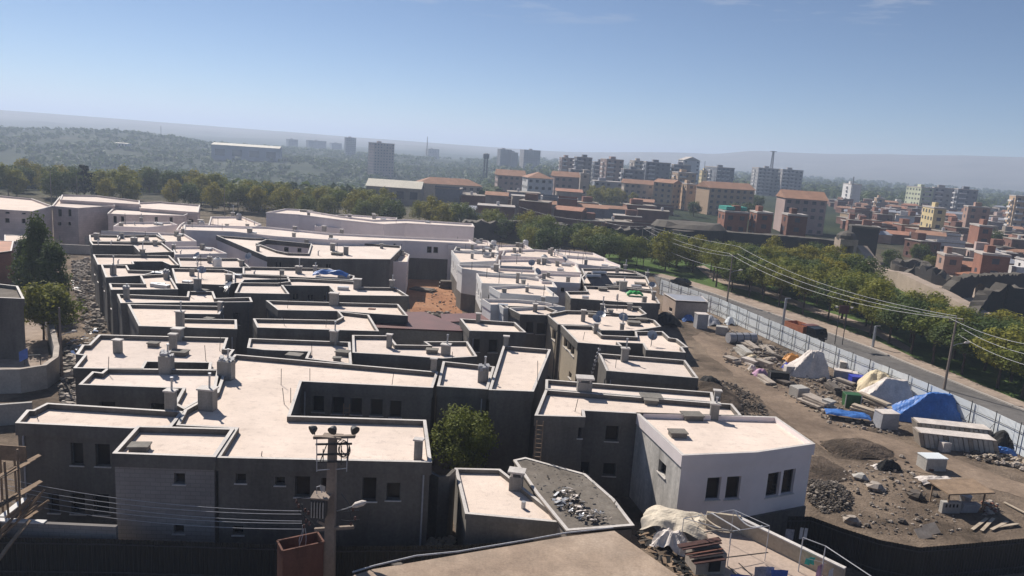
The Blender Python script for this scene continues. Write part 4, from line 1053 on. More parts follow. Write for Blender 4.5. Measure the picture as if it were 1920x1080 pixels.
# ---------------------------------------------------------------- old city wall and ruins
def thick_wall(name, label, pts, hts, th, mat, top, cat='wall', rough=.5, seed=1):
    """pts in world 2d; ragged top"""
    rnd = random.Random(seed); L = []
    for (a, ha), (b, hb) in zip(zip(pts, hts), zip(pts[1:], hts[1:])):
        n = max(1, int((b - a).length / (1.6 if rough < .3 else .8)))
        for k in range(n): L.append((a.lerp(b, k / n), lerp(ha, hb, k / n)))
    L.append((pts[-1], hts[-1])); P = [p for p, _ in L]; A = off_line(P, th / 2); B = off_line(P, -th / 2)
    m = MB(); o = len(L); vs = []; c = L[0][0]
    for (p, h), a, b in zip(L, A, B):
        j1, j2 = rnd.uniform(-rough, rough), rnd.uniform(-rough, rough)
        vs += [(a.x, a.y, -.3), (a.x, a.y, h + j1), (b.x, b.y, h + j2), (b.x, b.y, -.3)]
    fs = []; ms = []
    for i in range(o - 1):
        q = i * 4
        for k, mm in ((0, 0), (1, 1), (2, 0)): fs.append((q + k, q + k + 1, q + 4 + k + 1, q + 4 + k)); ms.append(mm)
    m.v = vs; m.f = [list(f) for f in fs] + [[0, 1, 2, 3], [4 * (o - 1) + k for k in (3, 2, 1, 0)]]; m.m = ms + [0, 0]
    ob = m.build(name, [mat, top], None, base=(c.x, c.y, 0)); tag(ob, label, cat); return ob
wp = lambda L: [v2(W(x, y, 0)) for x, y in L]
thick_wall('city_wall', 'long black basalt city wall behind the park trees', wp([(1262,482),(1340,481),(1450,487),(1560,494)]), [7.1, 7.1, 6.9, 6.5], 4, 'basalt', 'basalt_top', rough=.12)
thick_wall('city_wall', 'low ruined stretch of black wall left of the grassy bastion', wp([(860,446),(985,452),(1100,466),(1215,478)]), [4.8, 5.4, 6.0, 6.8], 4, 'basalt', 'basalt_top', rough=.5, seed=2)
def bastion():
    c = W(1285, 476, 0); t = thing('grassy_bastion', 'round wall bastion with a dry grass top', 'bastion', (c.x, c.y, 0)); r = 9
    P = [Vector((c.x + r * 1.15 * math.cos(q * .3927), c.y + r * .8 * math.sin(q * .3927))) for q in range(16)]
    m = MB(); m.wallloop(P, -.3, 7.4); m.build('wall', 'basalt', t)
    m = MB(); Q = offset(P, 1.5)
    m.add([(p.x, p.y, 7.4) for p in P] + [(p.x, p.y + 1, 8.6 + R.uniform(-.4, .4)) for p in Q], [(i, (i + 1) % 16, 16 + (i + 1) % 16, 16 + i) for i in range(16)] + [tuple(range(16, 32))]); m.build('grass_top', 'basalt_top', t)
bastion()
def stone_gate():
    c = W(1575, 505, 0); t = thing('stone_gate', 'tan stone gate tower with a domed top and a sloping buttress wall', 'gate tower', (c.x, c.y, 0))
    e = Vector((1, -.1)).normalized(); n = Vector((-e.y, e.x)); D = c.y
    def B(m, u, v, z0, z1, wu, wv): q = v2(c) + e * u + n * v; m.obox((q.x, q.y, (z0 + z1) / 2), (e.x * wu / 2, e.y * wu / 2, 0), (n.x * wv / 2, n.y * wv / 2, 0), (0, 0, (z1 - z0) / 2))
    m = MB(); B(m, -.6, 1.5, -.3, 8.0, 1.2, 5); B(m, 2.7, 1.5, -.3, 8.0, .9, 5); B(m, 1.1, 1.5, 6.4, 8.0, 2.5, 5); B(m, 1.1, 3.2, -.3, 6.4, 2.5, 1); m.build('tower', 'sand', t)
    m = MB(); q = v2(c) + e * 1.0 + n * 1.5
    m.tube([(q.x, q.y, 8), (q.x, q.y, 8.9), (q.x, q.y, 9.6), (q.x, q.y, 10.1)], [2.6, 2.5, 1.7, .4], 12); m.build('dome', 'basalt_top', t)
    m = MB(); a = v2(c) + e * 3.2
    b = v2(W(1650, 522, 0))
    f = (b - a); ee = f.normalized(); nn = Vector((-ee.y, ee.x)) * 3.
    vs = []
    for u, h in ((0, 6.6), (.3, 4.6), (.65, 2.4), (1, .4)):
        p = a + f * u; vs += [(p.x, p.y, -.3), (p.x, p.y, h), (p.x + nn.x, p.y + nn.y, h), (p.x + nn.x, p.y + nn.y, -.3)]
    for i in range(3):
        o = i * 4; m.add(vs[o:o + 8], [(0, 4, 5, 1), (1, 5, 6, 2), (2, 6, 7, 3)])
    m.build('buttress', 'sand', t)
stone_gate()
thick_wall('retaining_wall', 'tan retaining wall sloping down behind the park trees', wp([(1640,522),(1690,540),(1760,575),(1840,612)]), [2.5, 3.6, 3.4, 2.4], 2.5, 'sand', 'sand', rough=.05)
def plateau():
    P = ccw(wp([(1640,520),(1700,508),(1830,530),(1930,560),(1960,600),(1850,610),(1760,572),(1690,538)])); m = MB(); m.prism(P, -.2, 1.6); struct('ruin_terrace', m, 'sand')
plateau()
thick_wall('ruined_wall', 'broken black ruin wall left of the arch, rising in a jagged slope', wp([(1690,532),(1715,535),(1750,545),(1790,553)]), [3.0, 4.9, 4.6, 3.0], 2.6, 'basalt', 'basalt_top', rough=.75, seed=4)
def arch_wall():
    a, b = v2(W(1752, 576, 0)), v2(W(1930, 566, 0)); e = (b - a); L = e.length; e /= L; n = Vector((-e.y, e.x))
    t = thing('arched_ruin', 'black ruin wall with a round arched opening', 'ruin', (a.x, a.y, 0)); rnd = random.Random(8)
    def top(u): return lerp(1.8, 6.2, sstep(0, L * .28, u)) + rnd.uniform(-.45, .45) if u < L * .3 else 6.1 + rnd.uniform(-.35, .35)
    au, ar, ah = L * .42, 1.9, 2.6
    us = [i * L / 60 for i in range(61)]; T = [top(u) for u in us]; m = MB(); th = 1.8
    for i in range(60):
        for k in (0, 1):
            pass
        u0, u1 = us[i], us[i + 1]
        def lo(u): d = abs(u - au); return ah + math.sqrt(max(0, ar * ar - d * d)) if d < ar else -.3
        l0, l1 = lo(u0), lo(u1); q = [a + e * u0, a + e * u1, a + e * u1 + n * th, a + e * u0 + n * th]
        vs = [(*q[0], l0), (*q[1], l1), (*q[1], T[i + 1]), (*q[0], T[i]), (*q[3], l0), (*q[2], l1), (*q[2], T[i + 1]), (*q[3], T[i])]
        m.add(vs, [(0, 1, 2, 3), (7, 6, 5, 4), (4, 5, 1, 0)], 0); m.add(vs, [(3, 2, 6, 7)], 1)
        if (l0 < 0) != (l1 < 0):
            qq = q[1] if l1 < 0 else q[0]; hh = l0 if l0 > 0 else l1
            pp = qq + n * th; m.add([(*qq, -.3), (*qq, hh), (*pp, hh), (*pp, -.3)], [(0, 1, 2, 3)], 0)
    m.add([(*a, -.3), (*a, T[0]), (*(a + n * th), T[0]), (*(a + n * th), -.3)], [(0, 1, 2, 3)], 0)
    m.build('wall', ['basalt', 'basalt_top'], t)
arch_wall()
thick_wall('ruined_wall', 'big dark ruin wall with a rounded shoulder in front of the arched ruin', wp([(1812,612),(1835,600),(1870,598),(1910,604),(1980,614)]), [1.6, 5.0, 6.6, 5.9, 5.8], 2.0, 'basalt', 'basalt_top', rough=.6, seed=6)
def round_ruin():
    c = W(1705, 520, 0); t = thing('round_ruin', 'broken round ruin ring of pale rubble stone', 'ruin', (c.x, c.y, 0)); rnd = random.Random(3); m = MB(); n = 22; r = 4.2
    vs = []
    for i in range(n):
        q = 6.283 * i / n; h = 3.6 + .8 * math.sin(q + .6) + rnd.uniform(-.5, .5); x, y = math.cos(q), math.sin(q)
        vs += [(c.x + x * r * 1.2, c.y + y * r, -.3), (c.x + x * r * 1.15, c.y + y * r, h), (c.x + x * r * .7, c.y + y * r * .6, h - .2), (c.x + x * r * .7, c.y + y * r * .6, 1)]
    m.add(vs, [(i * 4 + k, ((i + 1) % n) * 4 + k, ((i + 1) % n) * 4 + k + 1, i * 4 + k + 1) for i in range(n) for k in range(3)])
    m.build('ring_wall', 'basalt_top', t)
round_ruin()
# ---------------------------------------------------------------- small brick houses
def shanty(c, w, d, h, yaw, mat, label, group, rnd, rich=True):
    u = Vector((math.cos(yaw), math.sin(yaw))); v = Vector((-u.y, u.x)); c = Vector(c)
    P = [c - u * w / 2, c + u * w / 2, c + u * w / 2 + v * d, c - u * w / 2 + v * d]
    z0 = ground_z(c.x, c.y) - .2
    t = thing('brick_house', label, 'house', (c.x, c.y, z0), group)
    m = MB()
    # front and left walls with openings
    fr = []
    for k in range(4):
        a, b = P[k], P[(k + 1) % 4]; ops = []
        if k in (0, 3):
            L = (b - a).length; nb = max(1, int(L / 3))
            for q in range(nb):
                for zz in ([.9, 3.7] if h > 5 else [1.0]):
                    if rnd.random() < .65: uc = (q + .5) * L / nb; ops.append((uc - .5, uc + .5, z0 + zz, z0 + zz + 1.15))
        wall_face(m, a, b, z0, z0 + h, ops, .2)
    m.build('wall', mat, t)
    m = MB()
    if rnd.random() < .25:
        o = offset(P, -.35); rdg = [(o[0] + o[3]) / 2, (o[1] + o[2]) / 2]
        m.add([(*p, z0 + h) for p in o] + [(*p, z0 + h + 1.1) for p in rdg], [(0, 1, 5, 4), (2, 3, 4, 5), (1, 2, 5), (3, 0, 4), (3, 2, 1, 0)]); m.build('roof', rnd.choice(['tile', 'tile2', 'bluegrey']), t)
    else:
        m.prism(offset(P, -.2), z0 + h, z0 + h + .22); m.build('roof', rnd.choice(['conc', 'farroof', 'conc']), t)
        r = rnd.random()
        if r < .35:
            q = c + u * rnd.uniform(-.2, .2) * w + v * d * .6; m = MB(); m.box((q.x, q.y, z0 + h + 1.3), (w * .4, d * .4, 2.1), yaw); m.build('upper_room', mat, t)
        elif r < .6:
            q = c + u * rnd.uniform(-.3, .3) * w + v * d * .4; m = MB(); m.tube([(q.x, q.y, z0 + h + .2), (q.x, q.y, z0 + h + 1.5)], .5, 8); m.build('water_tank', 'hz_d', t)
        elif r < .8:
            m = MB(); p2 = offset(P, .0)
            m.bar((*p2[0], z0 + h + .6), (*p2[1], z0 + h + .6), .2, .8); m.build('roof_parapet', mat, t)
    return t
def shanties():
    rnd = random.Random(17); rows = [395, 400, 405, 411, 417, 424, 432, 441, 451, 462, 474, 488, 504, 522, 542]
    mats = ['brick', 'brick', 'brick2', 'brick2', 'brick2', 'brick3', 'hz_c', 'conc', 'hz_h', 'hz_d']; nm = {'brick': 'red brick', 'brick2': 'brown brick', 'brick3': 'pale pink brick', 'hz_c': 'pink plastered', 'conc': 'concrete grey', 'hz_h': 'sand coloured', 'hz_d': 'white plastered'}
    hs = []
    for ri, yb in enumerate(rows):
        px = {0: 1560, 1: 1570, 2: 1580, 3: 1590}.get(ri, 1600 if ri < 9 else (1630 if ri < 10 else 1740))
        if ri >= 12: px = 1800
        if ri >= 14: px = 1865
        cnt = {}
        n = 0
        while px < 1975:
            b = W(px, yb + (px - 1750) * .062, 0); D = math.hypot(b.x, b.y); w = rnd.uniform(5, 9); wp_ = w * FPX / D
            if rnd.random() > .04:
                h = rnd.choice([3.1, 3.4, 3.8, 5.8, 6.2]) if ri < 11 else rnd.choice([3.2, 3.8, 5.8])
                mt = rnd.choice(mats); c = cnt[mt] = cnt.get(mt, -1) + 1
                two = 'two storey' if h > 5 else 'one storey'
                shanty((b.x, b.y + rnd.uniform(-2, 2) * D / 300), w, rnd.uniform(6, 9), h, rnd.uniform(-.45, .25), mt, '%s %s house, %s such from left, %s row from top' % (two, nm[mt], ordw(c), ordw(ri)), 'small houses of the old town', rnd)
                n += 1
            px += wp_ * rnd.uniform(.72, 1.0)
    # dark shaded rows behind the ruined wall in the middle
    for ri, yb in enumerate([392, 402, 413, 426]):
        px = 815 + ri * 22; cnt = {}
        while px < 1250:
            b = W(px, yb + (px - 1000) * .045, 0); D = math.hypot(b.x, b.y); w = rnd.uniform(7, 13); wp_ = w * FPX / D
            if rnd.random() > .12:
                mt = rnd.choice(['brick2', 'brick2', 'conc', 'brick', 'hz_e']); c = cnt[mt] = cnt.get(mt, -1) + 1
                h = rnd.choice([3.2, 5.8, 6.4, 8.6]) if px < 1100 else rnd.choice([3.2, 4, 5.8])
                shanty((b.x, b.y), w, rnd.uniform(6, 9), h, rnd.uniform(-.3, .2), mt, 'shaded %s house, %s such from left, %s row behind the ruined wall' % ({'hz_e': 'slate grey'}.get(mt, nm.get(mt)), ordw(c), ordw(ri)), 'shaded houses behind the ruined wall', rnd)
            px += wp_ * rnd.uniform(.9, 1.25)
shanties()
for lb, xl, xc, xr, yt, D, mt in [
    ('orange brick house with a turquoise top storey behind the black wall', 1347,1360,1404,398,245,'brick'),
    ('orange brick house with a white table like slab, right of the turquoise one', 1406,1420,1450,400,245,'brick'),
    ('brown brick house in shade at the right end of the black wall', 1470,1478,1515,404,240,'brick2'),
    ('cream house with two small windows among the brick houses', 1723,1752,1775,391,330,'hz_f'),
    ('tall red brick house with a blank shaded side', 1818,1837,1862,425,270,'brick'),
    ('broad pink brick house with dark windows in the back rows', 1810,1816,1858,388,380,'brick3'),
    ('red brick house above the arched ruin', 1830,1843,1896,478,205,'brick'),
    ('pink house with a white awning roof above the ruins', 1763,1772,1806,480,215,'brick3'),
]:
    t = FB('brick_block', lb, xl, xc, xr, yt, D, mt, yaw=.3, cat='house', group='larger brick houses', base=-.2, winparts=True)
FB('black_bastion', 'dark square bastion of the old wall right behind the stone gate', 1592, 1598, 1650, 426, 235, 'basalt', yaw=.15, cat='bastion', win=False, base=-.2, roofm='basalt_top')
def turq():
    c = WD(1362, 397, 246); d = WD(1403, 400, 250); m = MB(); e = (v2(d) - v2(c)); n = Vector((-e.y, e.x)).normalized()
    m.obox(((c.x + d.x) / 2 + n.x * 3, (c.y + d.y) / 2 + n.y * 3, c.z + 1.1), (e.x / 2.1, e.y / 2.1, 0), (n.x * 2.4, n.y * 2.4, 0), (0, 0, .55))
    for o in COL.objects:
        if o.get('label', '').startswith('orange brick house with a turquoise'): m.build('turquoise_storey', 'turq', o)
turq()
# stone clad houses at the left back
GS = 'stone clad houses at the back left'
house('s1', [(-40,390),(60,396),(98,386),(60,372),(-30,364)], 'stone clad house at the left edge, with paired upper and lower windows', z=8, wall='stone', wins=[(9,386,18,401),(9,409,18,418),(40,388,48,402),(40,410,48,419),(68,384,73,398),(82,382,87,396)], group=GS, name='stone_house', bandh=.4)
house('s2', [(97,386),(146,390),(216,385),(200,372),(112,368)], 'stone clad house with two tall and two small windows on its lit front', z=8, wall='stone', wins=[(108,392,116,406),(127,392,134,406),(108,416,115,423),(127,416,133,423)], group=GS, name='stone_house', bandh=.4)
house('s3', [(201,400),(236,402),(345,404),(376,389),(300,383),(212,390)], 'low stone clad house with two dark windows and a cluttered roof', z=7.4, wall='stone', wins=[(212,405,219,418),(226,405,233,418),(352,398,356,408),(262,406,268,417),(290,406,296,417),(318,407,324,417)], group=GS, name='stone_house', bandh=.4)
house('s4', [(112,374),(262,383),(262,376),(180,366),(116,365)], 'stone clad house behind, with a plain pale parapet', z=8.4, wall='stone', group=GS, name='stone_house', bandh=.5, auto=.2)
house('s5', [(262,390),(372,398),(375,384),(300,378),(255,380)], 'grey stone clad house at the right end of the stone row', z=7.8, wall='stone', group=GS, name='stone_house', bandh=.4)
# ---------------------------------------------------------------- building site and street
def G(px, py): return W(px, py, 0)
def drape(name, label, cat, px, py, w, d, h, yaw, mat, seed=0, peak=(.5, .5), flat=.25, fold=.12, tail=None, tent=None, nx=18, ny=14, z=0., at=None, sharp=1.0):
    """cloth thrown over a heap or frame: a folded, closed sheet standing on the ground"""
    rnd = random.Random(seed); b = at if at is not None else W(px, py, z); m = MB(); co, si = math.cos(yaw), math.sin(yaw); vs = []
    ph = rnd.uniform(0, 6)
    for j in range(ny + 1):
        for i in range(nx + 1):
            u, v = i / nx, j / ny
            du = max(0, abs(u - peak[0]) - flat * .5) / max(peak[0], 1 - peak[0], .3); dv = max(0, abs(v - peak[1]) - flat * .5) / max(peak[1], 1 - peak[1], .3)
            q = max(0., 1 - (du ** 1.4 + dv ** 1.4) ** (1 / 1.4) * sharp * 1.15)
            hh = h * (q ** .75)
            if tent: q = max(0., min(1., u / tent[0], (1 - u) / tent[1], v / tent[2], (1 - v) / tent[3])); hh = h * q ** .9
            edge = min(u, 1 - u, v, 1 - v)
            k = min(1, edge * 8)
            ang = math.atan2(v - peak[1], u - peak[0])
            hh = hh * (1 + fold * math.sin(ang * 9 + ph) * (1 - q)) + (.07 if tent else .18) * h * noise.noise((u * 5 + seed, v * 5, 1)) * k + .05 * k * abs(noise.noise((u * 16, v * 16, seed))) + (.09 * k * noise.noise((u * 22 + v * 9, v * 4, seed + 5)) if tent else 0)
            x, y = (u - .5) * w, (v - .0) * d
            x += .12 * noise.noise((u * 4, v * 9, seed + 3)) * w * .3 * (1 - k + .2)
            vs.append((b.x + x * co - y * si, b.y + x * si + y * co, b.z + max(.015, hh)))
    n1 = nx + 1
    m.add(vs, [(j * n1 + i, j * n1 + i + 1, (j + 1) * n1 + i + 1, (j + 1) * n1 + i) for j in range(ny) for i in range(nx)])
    o = m.build(name, mat, None, base=b); return tag(o, label, cat)
def rock_mb(m, c, r, rnd, flat=.7, mi=0):
    c = Vector(c); vs = []; n = 6
    for j, (zz, k) in enumerate(((-.6, .75), (.15, 1.), (.75, .6))):
        for i in range(n):
            q = 6.283 * i / n + j * .4; s = r * k * rnd.uniform(.75, 1.2)
            vs.append(c + Vector((math.cos(q) * s, math.sin(q) * s * .85, zz * r * flat * rnd.uniform(.8, 1.15))))
    fs = [(j * n + i, j * n + (i + 1) % n, (j + 1) * n + (i + 1) % n, (j + 1) * n + i) for j in range(2) for i in range(n)] + [tuple(range(2 * n, 3 * n)), tuple(reversed(range(n)))]
    m.add(vs, fs, mi)
def pile(name, label, pxs, n, r0, r1, hmax, mats, seed, kind='stuff', cat=None):
    """loose rubble inside a pixel outline: too many bits to count"""
    rnd = random.Random(seed); P = [v2(W(x, y, 0)) for x, y in pxs]; c = sum(P, Vector((0, 0))) / len(P); m = MB(); k = 0
    x0, x1 = min(p.x for p in P), max(p.x for p in P); y0, y1 = min(p.y for p in P), max(p.y for p in P); ext = max(x1 - x0, y1 - y0) / 2
    t = 0
    while k < n and t < n * 30:
        t += 1; q = Vector((rnd.uniform(x0, x1), rnd.uniform(y0, y1)))
        if not inpoly(q, P): continue
        f = max(0, 1 - ((q - c).length / ext) ** 1.3); k += 1
        r = rnd.uniform(r0, r1) * (1 if rnd.random() > .12 else 1.8)
        rock_mb(m, (q.x, q.y, hmax * f * rnd.random() + r * .3), r, rnd, rnd.uniform(.4, .9), rnd.randrange(len(mats)))
    o = m.build(name, mats); o['kind'] = kind; o['label'] = label
    return o
def mound(name, label, px, py, w, d, h, yaw, mat, seed, kind='structure'):
    o = drape(name, label, None, px, py, w, d, h, yaw, mat, seed, fold=.1, flat=.2, nx=22, ny=18)
    o['kind'] = kind; return o
def stack(name, label, cat, px, py, L, Wd, th, n, yaw, mat, seed, jit=.25, group=None):
    """flat pieces lying on each other: each one is a part"""
    rnd = random.Random(seed); b = G(px, py); t = thing(name, label, cat, b, group); z = 0
    for k in range(n):
        m = MB(); y2 = yaw + rnd.uniform(-jit, jit); s = rnd.uniform(.75, 1.05)
        dx, dy = rnd.uniform(-jit, jit) * Wd * 1.2, rnd.uniform(-jit, jit) * Wd
        co, si = math.cos(y2), math.sin(y2); tilt = rnd.uniform(-.04, .04)
        m.obox((b.x + dx, b.y + dy, z + th / 2 + .02), (co * L * s / 2, si * L * s / 2, tilt * L / 2), (-si * Wd / 2, co * Wd / 2, 0), (0, 0, th / 2)); z += th + .012
        m.build(cat if ' ' not in cat else 'slab', mat, t)
    return t
def crate(name, label, cat, px, py, w, d, h, yaw, mat, lid=None, group=None, taper=1.):
    b = G(px, py); t = thing(name, label, cat, b, group); co, si = math.cos(yaw), math.sin(yaw)
    def P(x, y, z): return (b.x + x * co - y * si, b.y + x * si + y * co, z)
    m = MB(); q = .06
    lo = [(-w / 2 * taper, 0), (w / 2 * taper, 0), (w / 2 * taper, d), (-w / 2 * taper, d)]; hi = [(-w / 2, 0), (w / 2, 0), (w / 2, d), (-w / 2, d)]
    hi2 = [(x * .95, .04 + y * .94) for x, y in hi]
    m.add([P(x, y, .0) for x, y in lo] + [P(x, y, h - q) for x, y in hi] + [P(x, y, h) for x, y in hi2], [(0, 1, 5, 4), (1, 2, 6, 5), (2, 3, 7, 6), (3, 0, 4, 7), (4, 5, 9, 8), (5, 6, 10, 9), (6, 7, 11, 10), (7, 4, 8, 11), (8, 9, 10, 11), (3, 2, 1, 0)])
    m.build('body', mat, t)
    m = MB()
    if lid:
        m.add([P(x * 1.06, -.04 + y * 1.04, h + .01) for x, y in hi] + [P(x * 1.06, -.04 + y * 1.04, h + .1) for x, y in hi], [(0, 1, 5, 4), (1, 2, 6, 5), (2, 3, 7, 6), (3, 0, 4, 7), (4, 5, 6, 7), (3, 2, 1, 0)]); m.build('lid', lid, t)
    else:
        for x in (-w * .47, w * .47):
            m = MB(); m.obox(P(x, -.02, h / 2), (co * .04, si * .04, 0), (-si * .03, co * .03, 0), (0, 0, h / 2 - .02)); m.build('edge_strip', 'coping', t)
    return t
def hoarding():
    t = thing('site_hoarding', 'long pale blue sheet hoarding with a post and rail frame between site and street', 'hoarding', (FW[3].x, FW[3].y, 0))
    h = 2.9; m = MB()
    for a, b in zip(FW, FW[1:]):
        e = (b - a).normalized(); n = Vector((-e.y, e.x)) * .04; L = (b - a).length; k = max(1, int(L / 1.1))
        for i in range(k):
            p, q = a.lerp(b, i / k), a.lerp(b, (i + 1) / k); dz = R.uniform(-.03, .03); o = n * (R.uniform(.6, 1.4))
            m.add([(p.x + o.x, p.y + o.y, .05), (q.x + o.x, q.y + o.y, .05), (q.x + o.x, q.y + o.y, h + dz), (p.x + o.x, p.y + o.y, h + dz), (p.x + 2.2 * n.x, p.y + 2.2 * n.y, .05), (q.x + 2.2 * n.x, q.y + 2.2 * n.y, .05), (q.x + 2.2 * n.x, q.y + 2.2 * n.y, h + dz), (p.x + 2.2 * n.x, p.y + 2.2 * n.y, h + dz)], [(0, 1, 2, 3), (7, 6, 5, 4), (3, 2, 6, 7), (0, 3, 7, 4), (2, 1, 5, 6)])
    m.build('sheet_panel', 'hoardb', t)
    for zz in (.9, 2.2):
        m = MB()
        for a, b in zip(FW, FW[1:]):
            e = (b - a).normalized(); n = Vector((-e.y, e.x)) * -.06
            m.bar((a.x + n.x, a.y + n.y, zz), (b.x + n.x, b.y + n.y, zz), .04)
        m.build('rail', 'steel', t)
    acc = 0
    for a, b in zip(FW, FW[1:]):
        e = (b - a).normalized(); n = Vector((-e.y, e.x)); L = (b - a).length; d = acc
        while d < L:
            p = a + e * d; q = p - n * .12; m = MB(); m.bar((q.x, q.y, -.1), (q.x, q.y, h + .25), .06); m.build('post', 'steel', t)
            if R.random() < .6:
                g = q - n * 1.5; m = MB(); m.bar((g.x, g.y, 0), (q.x, q.y, 1.9), .035); m.build('brace', 'steel', t)
            d += 3.0
        acc = d - L
hoarding()
house('shed', [(1267,563),(1329,566),(1316,555),(1243,549)], 'tan site shed with a grey sheet roof beside the hoarding', z=3.0, wall='shedt', roofm='bluegrey', par=.03, bandh=.1, auto=0, group=None, name='site_shed', cat='shed', wins=[(1255,575,1260,586)])
def sd(px, py): return v2(G(px, py))
yaw_f = math.atan2(*(reversed((FW[4] - FW[3]))))   # heading of the hoarding
SYAW = math.atan2((FW[4] - FW[3]).y, (FW[4] - FW[3]).x)
drape('dark_net_heap', 'dark netting heap beside the tan shed', 'heap', 1258, 612, 4.2, 5, 1.5, .1, 'rubber', 3)
drape('blue_tarp', 'small bright blue tarp bundle left of the grey wrapped stack', 'tarp', 1293, 604, 2.2, 1.6, 1.0, .0, 'tarpb', 4)
crate('wrapped_stack', 'tall stack wrapped in pale grey film near the shed', 'stack', 1316, 617, 1.7, 1.6, 2.2, .1, 'tarpg', 'tarpw')
drape('grey_tarp', 'low dark grey tarp behind the wrapped stack', 'tarp', 1340, 612, 3, 4, 1.3, .2, 'tarpg', 9)
drape('blue_white_bag', 'pale blue and white bag heap under the hoarding', 'bag', 1372, 610, 1.6, 1.5, 1.2, .2, 'hoardb', 5)
crate('concrete_part', 'grey concrete box culvert piece near the drum', 'concrete piece', 1352, 628, 1.7, 1.3, 1.2, -.3, 'cblock')
def drum():
    a, b = G(1364, 643), G(1414, 643); r = .75; t = thing('wrapped_drum', 'long grey wrapped drum lying on the soil', 'drum', a)
    m = MB(); m.tube([(lerp(a.x, b.x, k / 6), lerp(a.y, b.y, k / 6), r) for k in range(7)], [r * (1 - .04 * (k % 2)) for k in range(7)], 14); m.build('body', 'tarpg', t)
    for k in (1.5, 3, 4.5):
        m = MB(); x, y = lerp(a.x, b.x, k / 6), lerp(a.y, b.y, k / 6); dx, dy = (b.x - a.x) * .01, (b.y - a.y) * .01
        m.tube([(x - dx, y - dy, r), (x + dx, y + dy, r)], r * 1.04, 14); m.build('strap', 'steel', t)
drum()
rnd_s = random.Random(41)
for i, (px, py, L, w_, n, mt, lb) in enumerate([
    (1405, 652, 4.2, .8, 3, 'rubblel', 'low stack of pale stone strips right below the wrapped drum'),
    (1392, 664, 3.6, .9, 4, 'cblock', 'stack of grey slabs below the pale stone strips'),
    (1440, 662, 5.2, .5, 3, 'conc', 'long dark beams lying under the hoarding, far group'),
    (1462, 676, 5.0, .5, 3, 'rubble', 'long dark beams lying under the hoarding, near group'),
    (1375, 680, 1.8, 1.2, 3, 'rubblel', 'white edged slab pile at the left of the store yard'),
    (1408, 682, 2.6, 1.2, 3, 'tarpw', 'pale sheet pile left of the rusty scrap'),
    (1432, 688, 2.4, 1.0, 4, 'rubblel', 'stack of broken pale slabs beside the pink cloth heap'),
    (1436, 716, 3.0, .8, 2, 'rubblel', 'low row of curb stones at the edge of the track'),
    (1468, 720, 2.6, .9, 2, 'rubble', 'dark flat stones in front of the white tent'),
    (1528, 762, 3.0, 1.4, 4, 'rubblel', 'heap of broken pale slabs near the green skip'),
    (1552, 768, 1.2, 1.0, 5, 'cblock', 'grey block stack at the right of the broken slabs'),
    (1640, 760, 4.5, .7, 4, 'board', 'long pale plank stack right of the green skip'),
    (1632, 782, 4.8, .8, 4, 'board', 'grey plank stack behind the white cube'),
    (1600, 748, 2.0, .9, 3, 'rubble', 'dark stones behind the green skip'),
    (1668, 770, 3.4, .9, 3, 'board', 'short plank stack in front of the white tarp tent'),
    (1560, 735, 3.2, .8, 4, 'rubble', 'dark beam ends between cube and green skip'),
    (1582, 722, 3.0, .7, 3, 'conc', 'low concrete strips left of the blue box'),
]):
    stack('slab_stack', lb, 'slab stack', px, py, L, w_, .2, n, SYAW + rnd_s.uniform(-.3, .5), mt, i + 50, .22)
drape('orange_cover', 'bright orange plastic cover behind the white tent', 'cover', 1491, 688, 2.3, 1.6, 1.4, .2, 'orangep', 6, flat=.5)
drape('blue_bag', 'small dark blue bag heap in front of the orange cover', 'bag', 1480, 694, 1.5, 1.1, .8, .1, 'tarpdb', 7)
drape('white_tent', 'white tarp tent with a sloping left side and folds', 'tent', 1519, 710, 4.9, 4.2, 3.0, -.1, 'tarpw', 8, peak=(.68, .45), flat=.35, fold=.14, tent=(.55, .14, .4, .4), nx=30, ny=22)
crate('white_box', 'small white box with a dark hole left of the white tent', 'box', 1482, 704, 1.2, 1., 1.1, .0, 'tarpw')
drape('pink_cloth_heap', 'pink and mauve cloth heap on the store yard', 'cloth heap', 1430, 707, 2.0, 1.4, .8, .1, 'cloth_p', 12)
crate('dark_chest', 'dark green chest right of the pink cloth heap', 'chest', 1461, 716, 2.4, 1., 1.1, -.1, 'rubber')
drape('white_bag', 'white sack lying left of the pink cloth heap', 'sack', 1413, 697, 1.2, .9, .7, .1, 'tarpw', 14)
drape('cream_tarp', 'cream sheet over a slab pile above the pink cloth', 'tarp', 1416, 678, 2.2, 1.4, .7, .1, 'tarpy', 15)
for k, (px, py, w_, h_) in enumerate([(1588, 702, 1.9, 1.4), (1578, 712, 1.9, 1.0), (1594, 714, 1.4, .9)]):
    crate('white_pallet_box', ['upper white pallet box leaning to the hoarding', 'wide white pallet box left of the blue box', 'small grey white box close to the blue box'][k], 'box', px, py, w_, 1.2, h_, SYAW * .3, 'cblock', 'tarpw')
crate('blue_box', 'deep blue plastic box in front of the cream yellow tarp', 'box', 1610, 724, 1.75, 1.2, 1.0, -.05, 'tarpdb', 'tarpdb')
drape('yellow_tarp', 'cream yellow tarp over a tall heap by the hoarding', 'tarp', 1640, 742, 3.8, 3.6, 2.4, -.4, 'tarpy', 16, peak=(.55, .6), flat=.3, fold=.15)
drape('white_tarp_tent', 'white and grey tarp tent between yellow and blue tarps', 'tent', 1668, 758, 5.4, 3.2, 2.5, -.15, 'tarpw', 18, peak=(.62, .5), flat=.45, fold=.14, tent=(.45, .12, .4, .4), nx=30, ny=22)
crate('concrete_cube', 'single pale concrete cube standing on the track edge', 'concrete cube', 1505, 747, 1.6, 1.4, 1.15, .35, 'cblock')
def skip():
    t = crate('green_skip', 'green steel skip among the slab piles', 'skip', 1598, 766, 1.7, 1.2, 1.5, -.1, 'greenp', None, taper=.85)
skip()
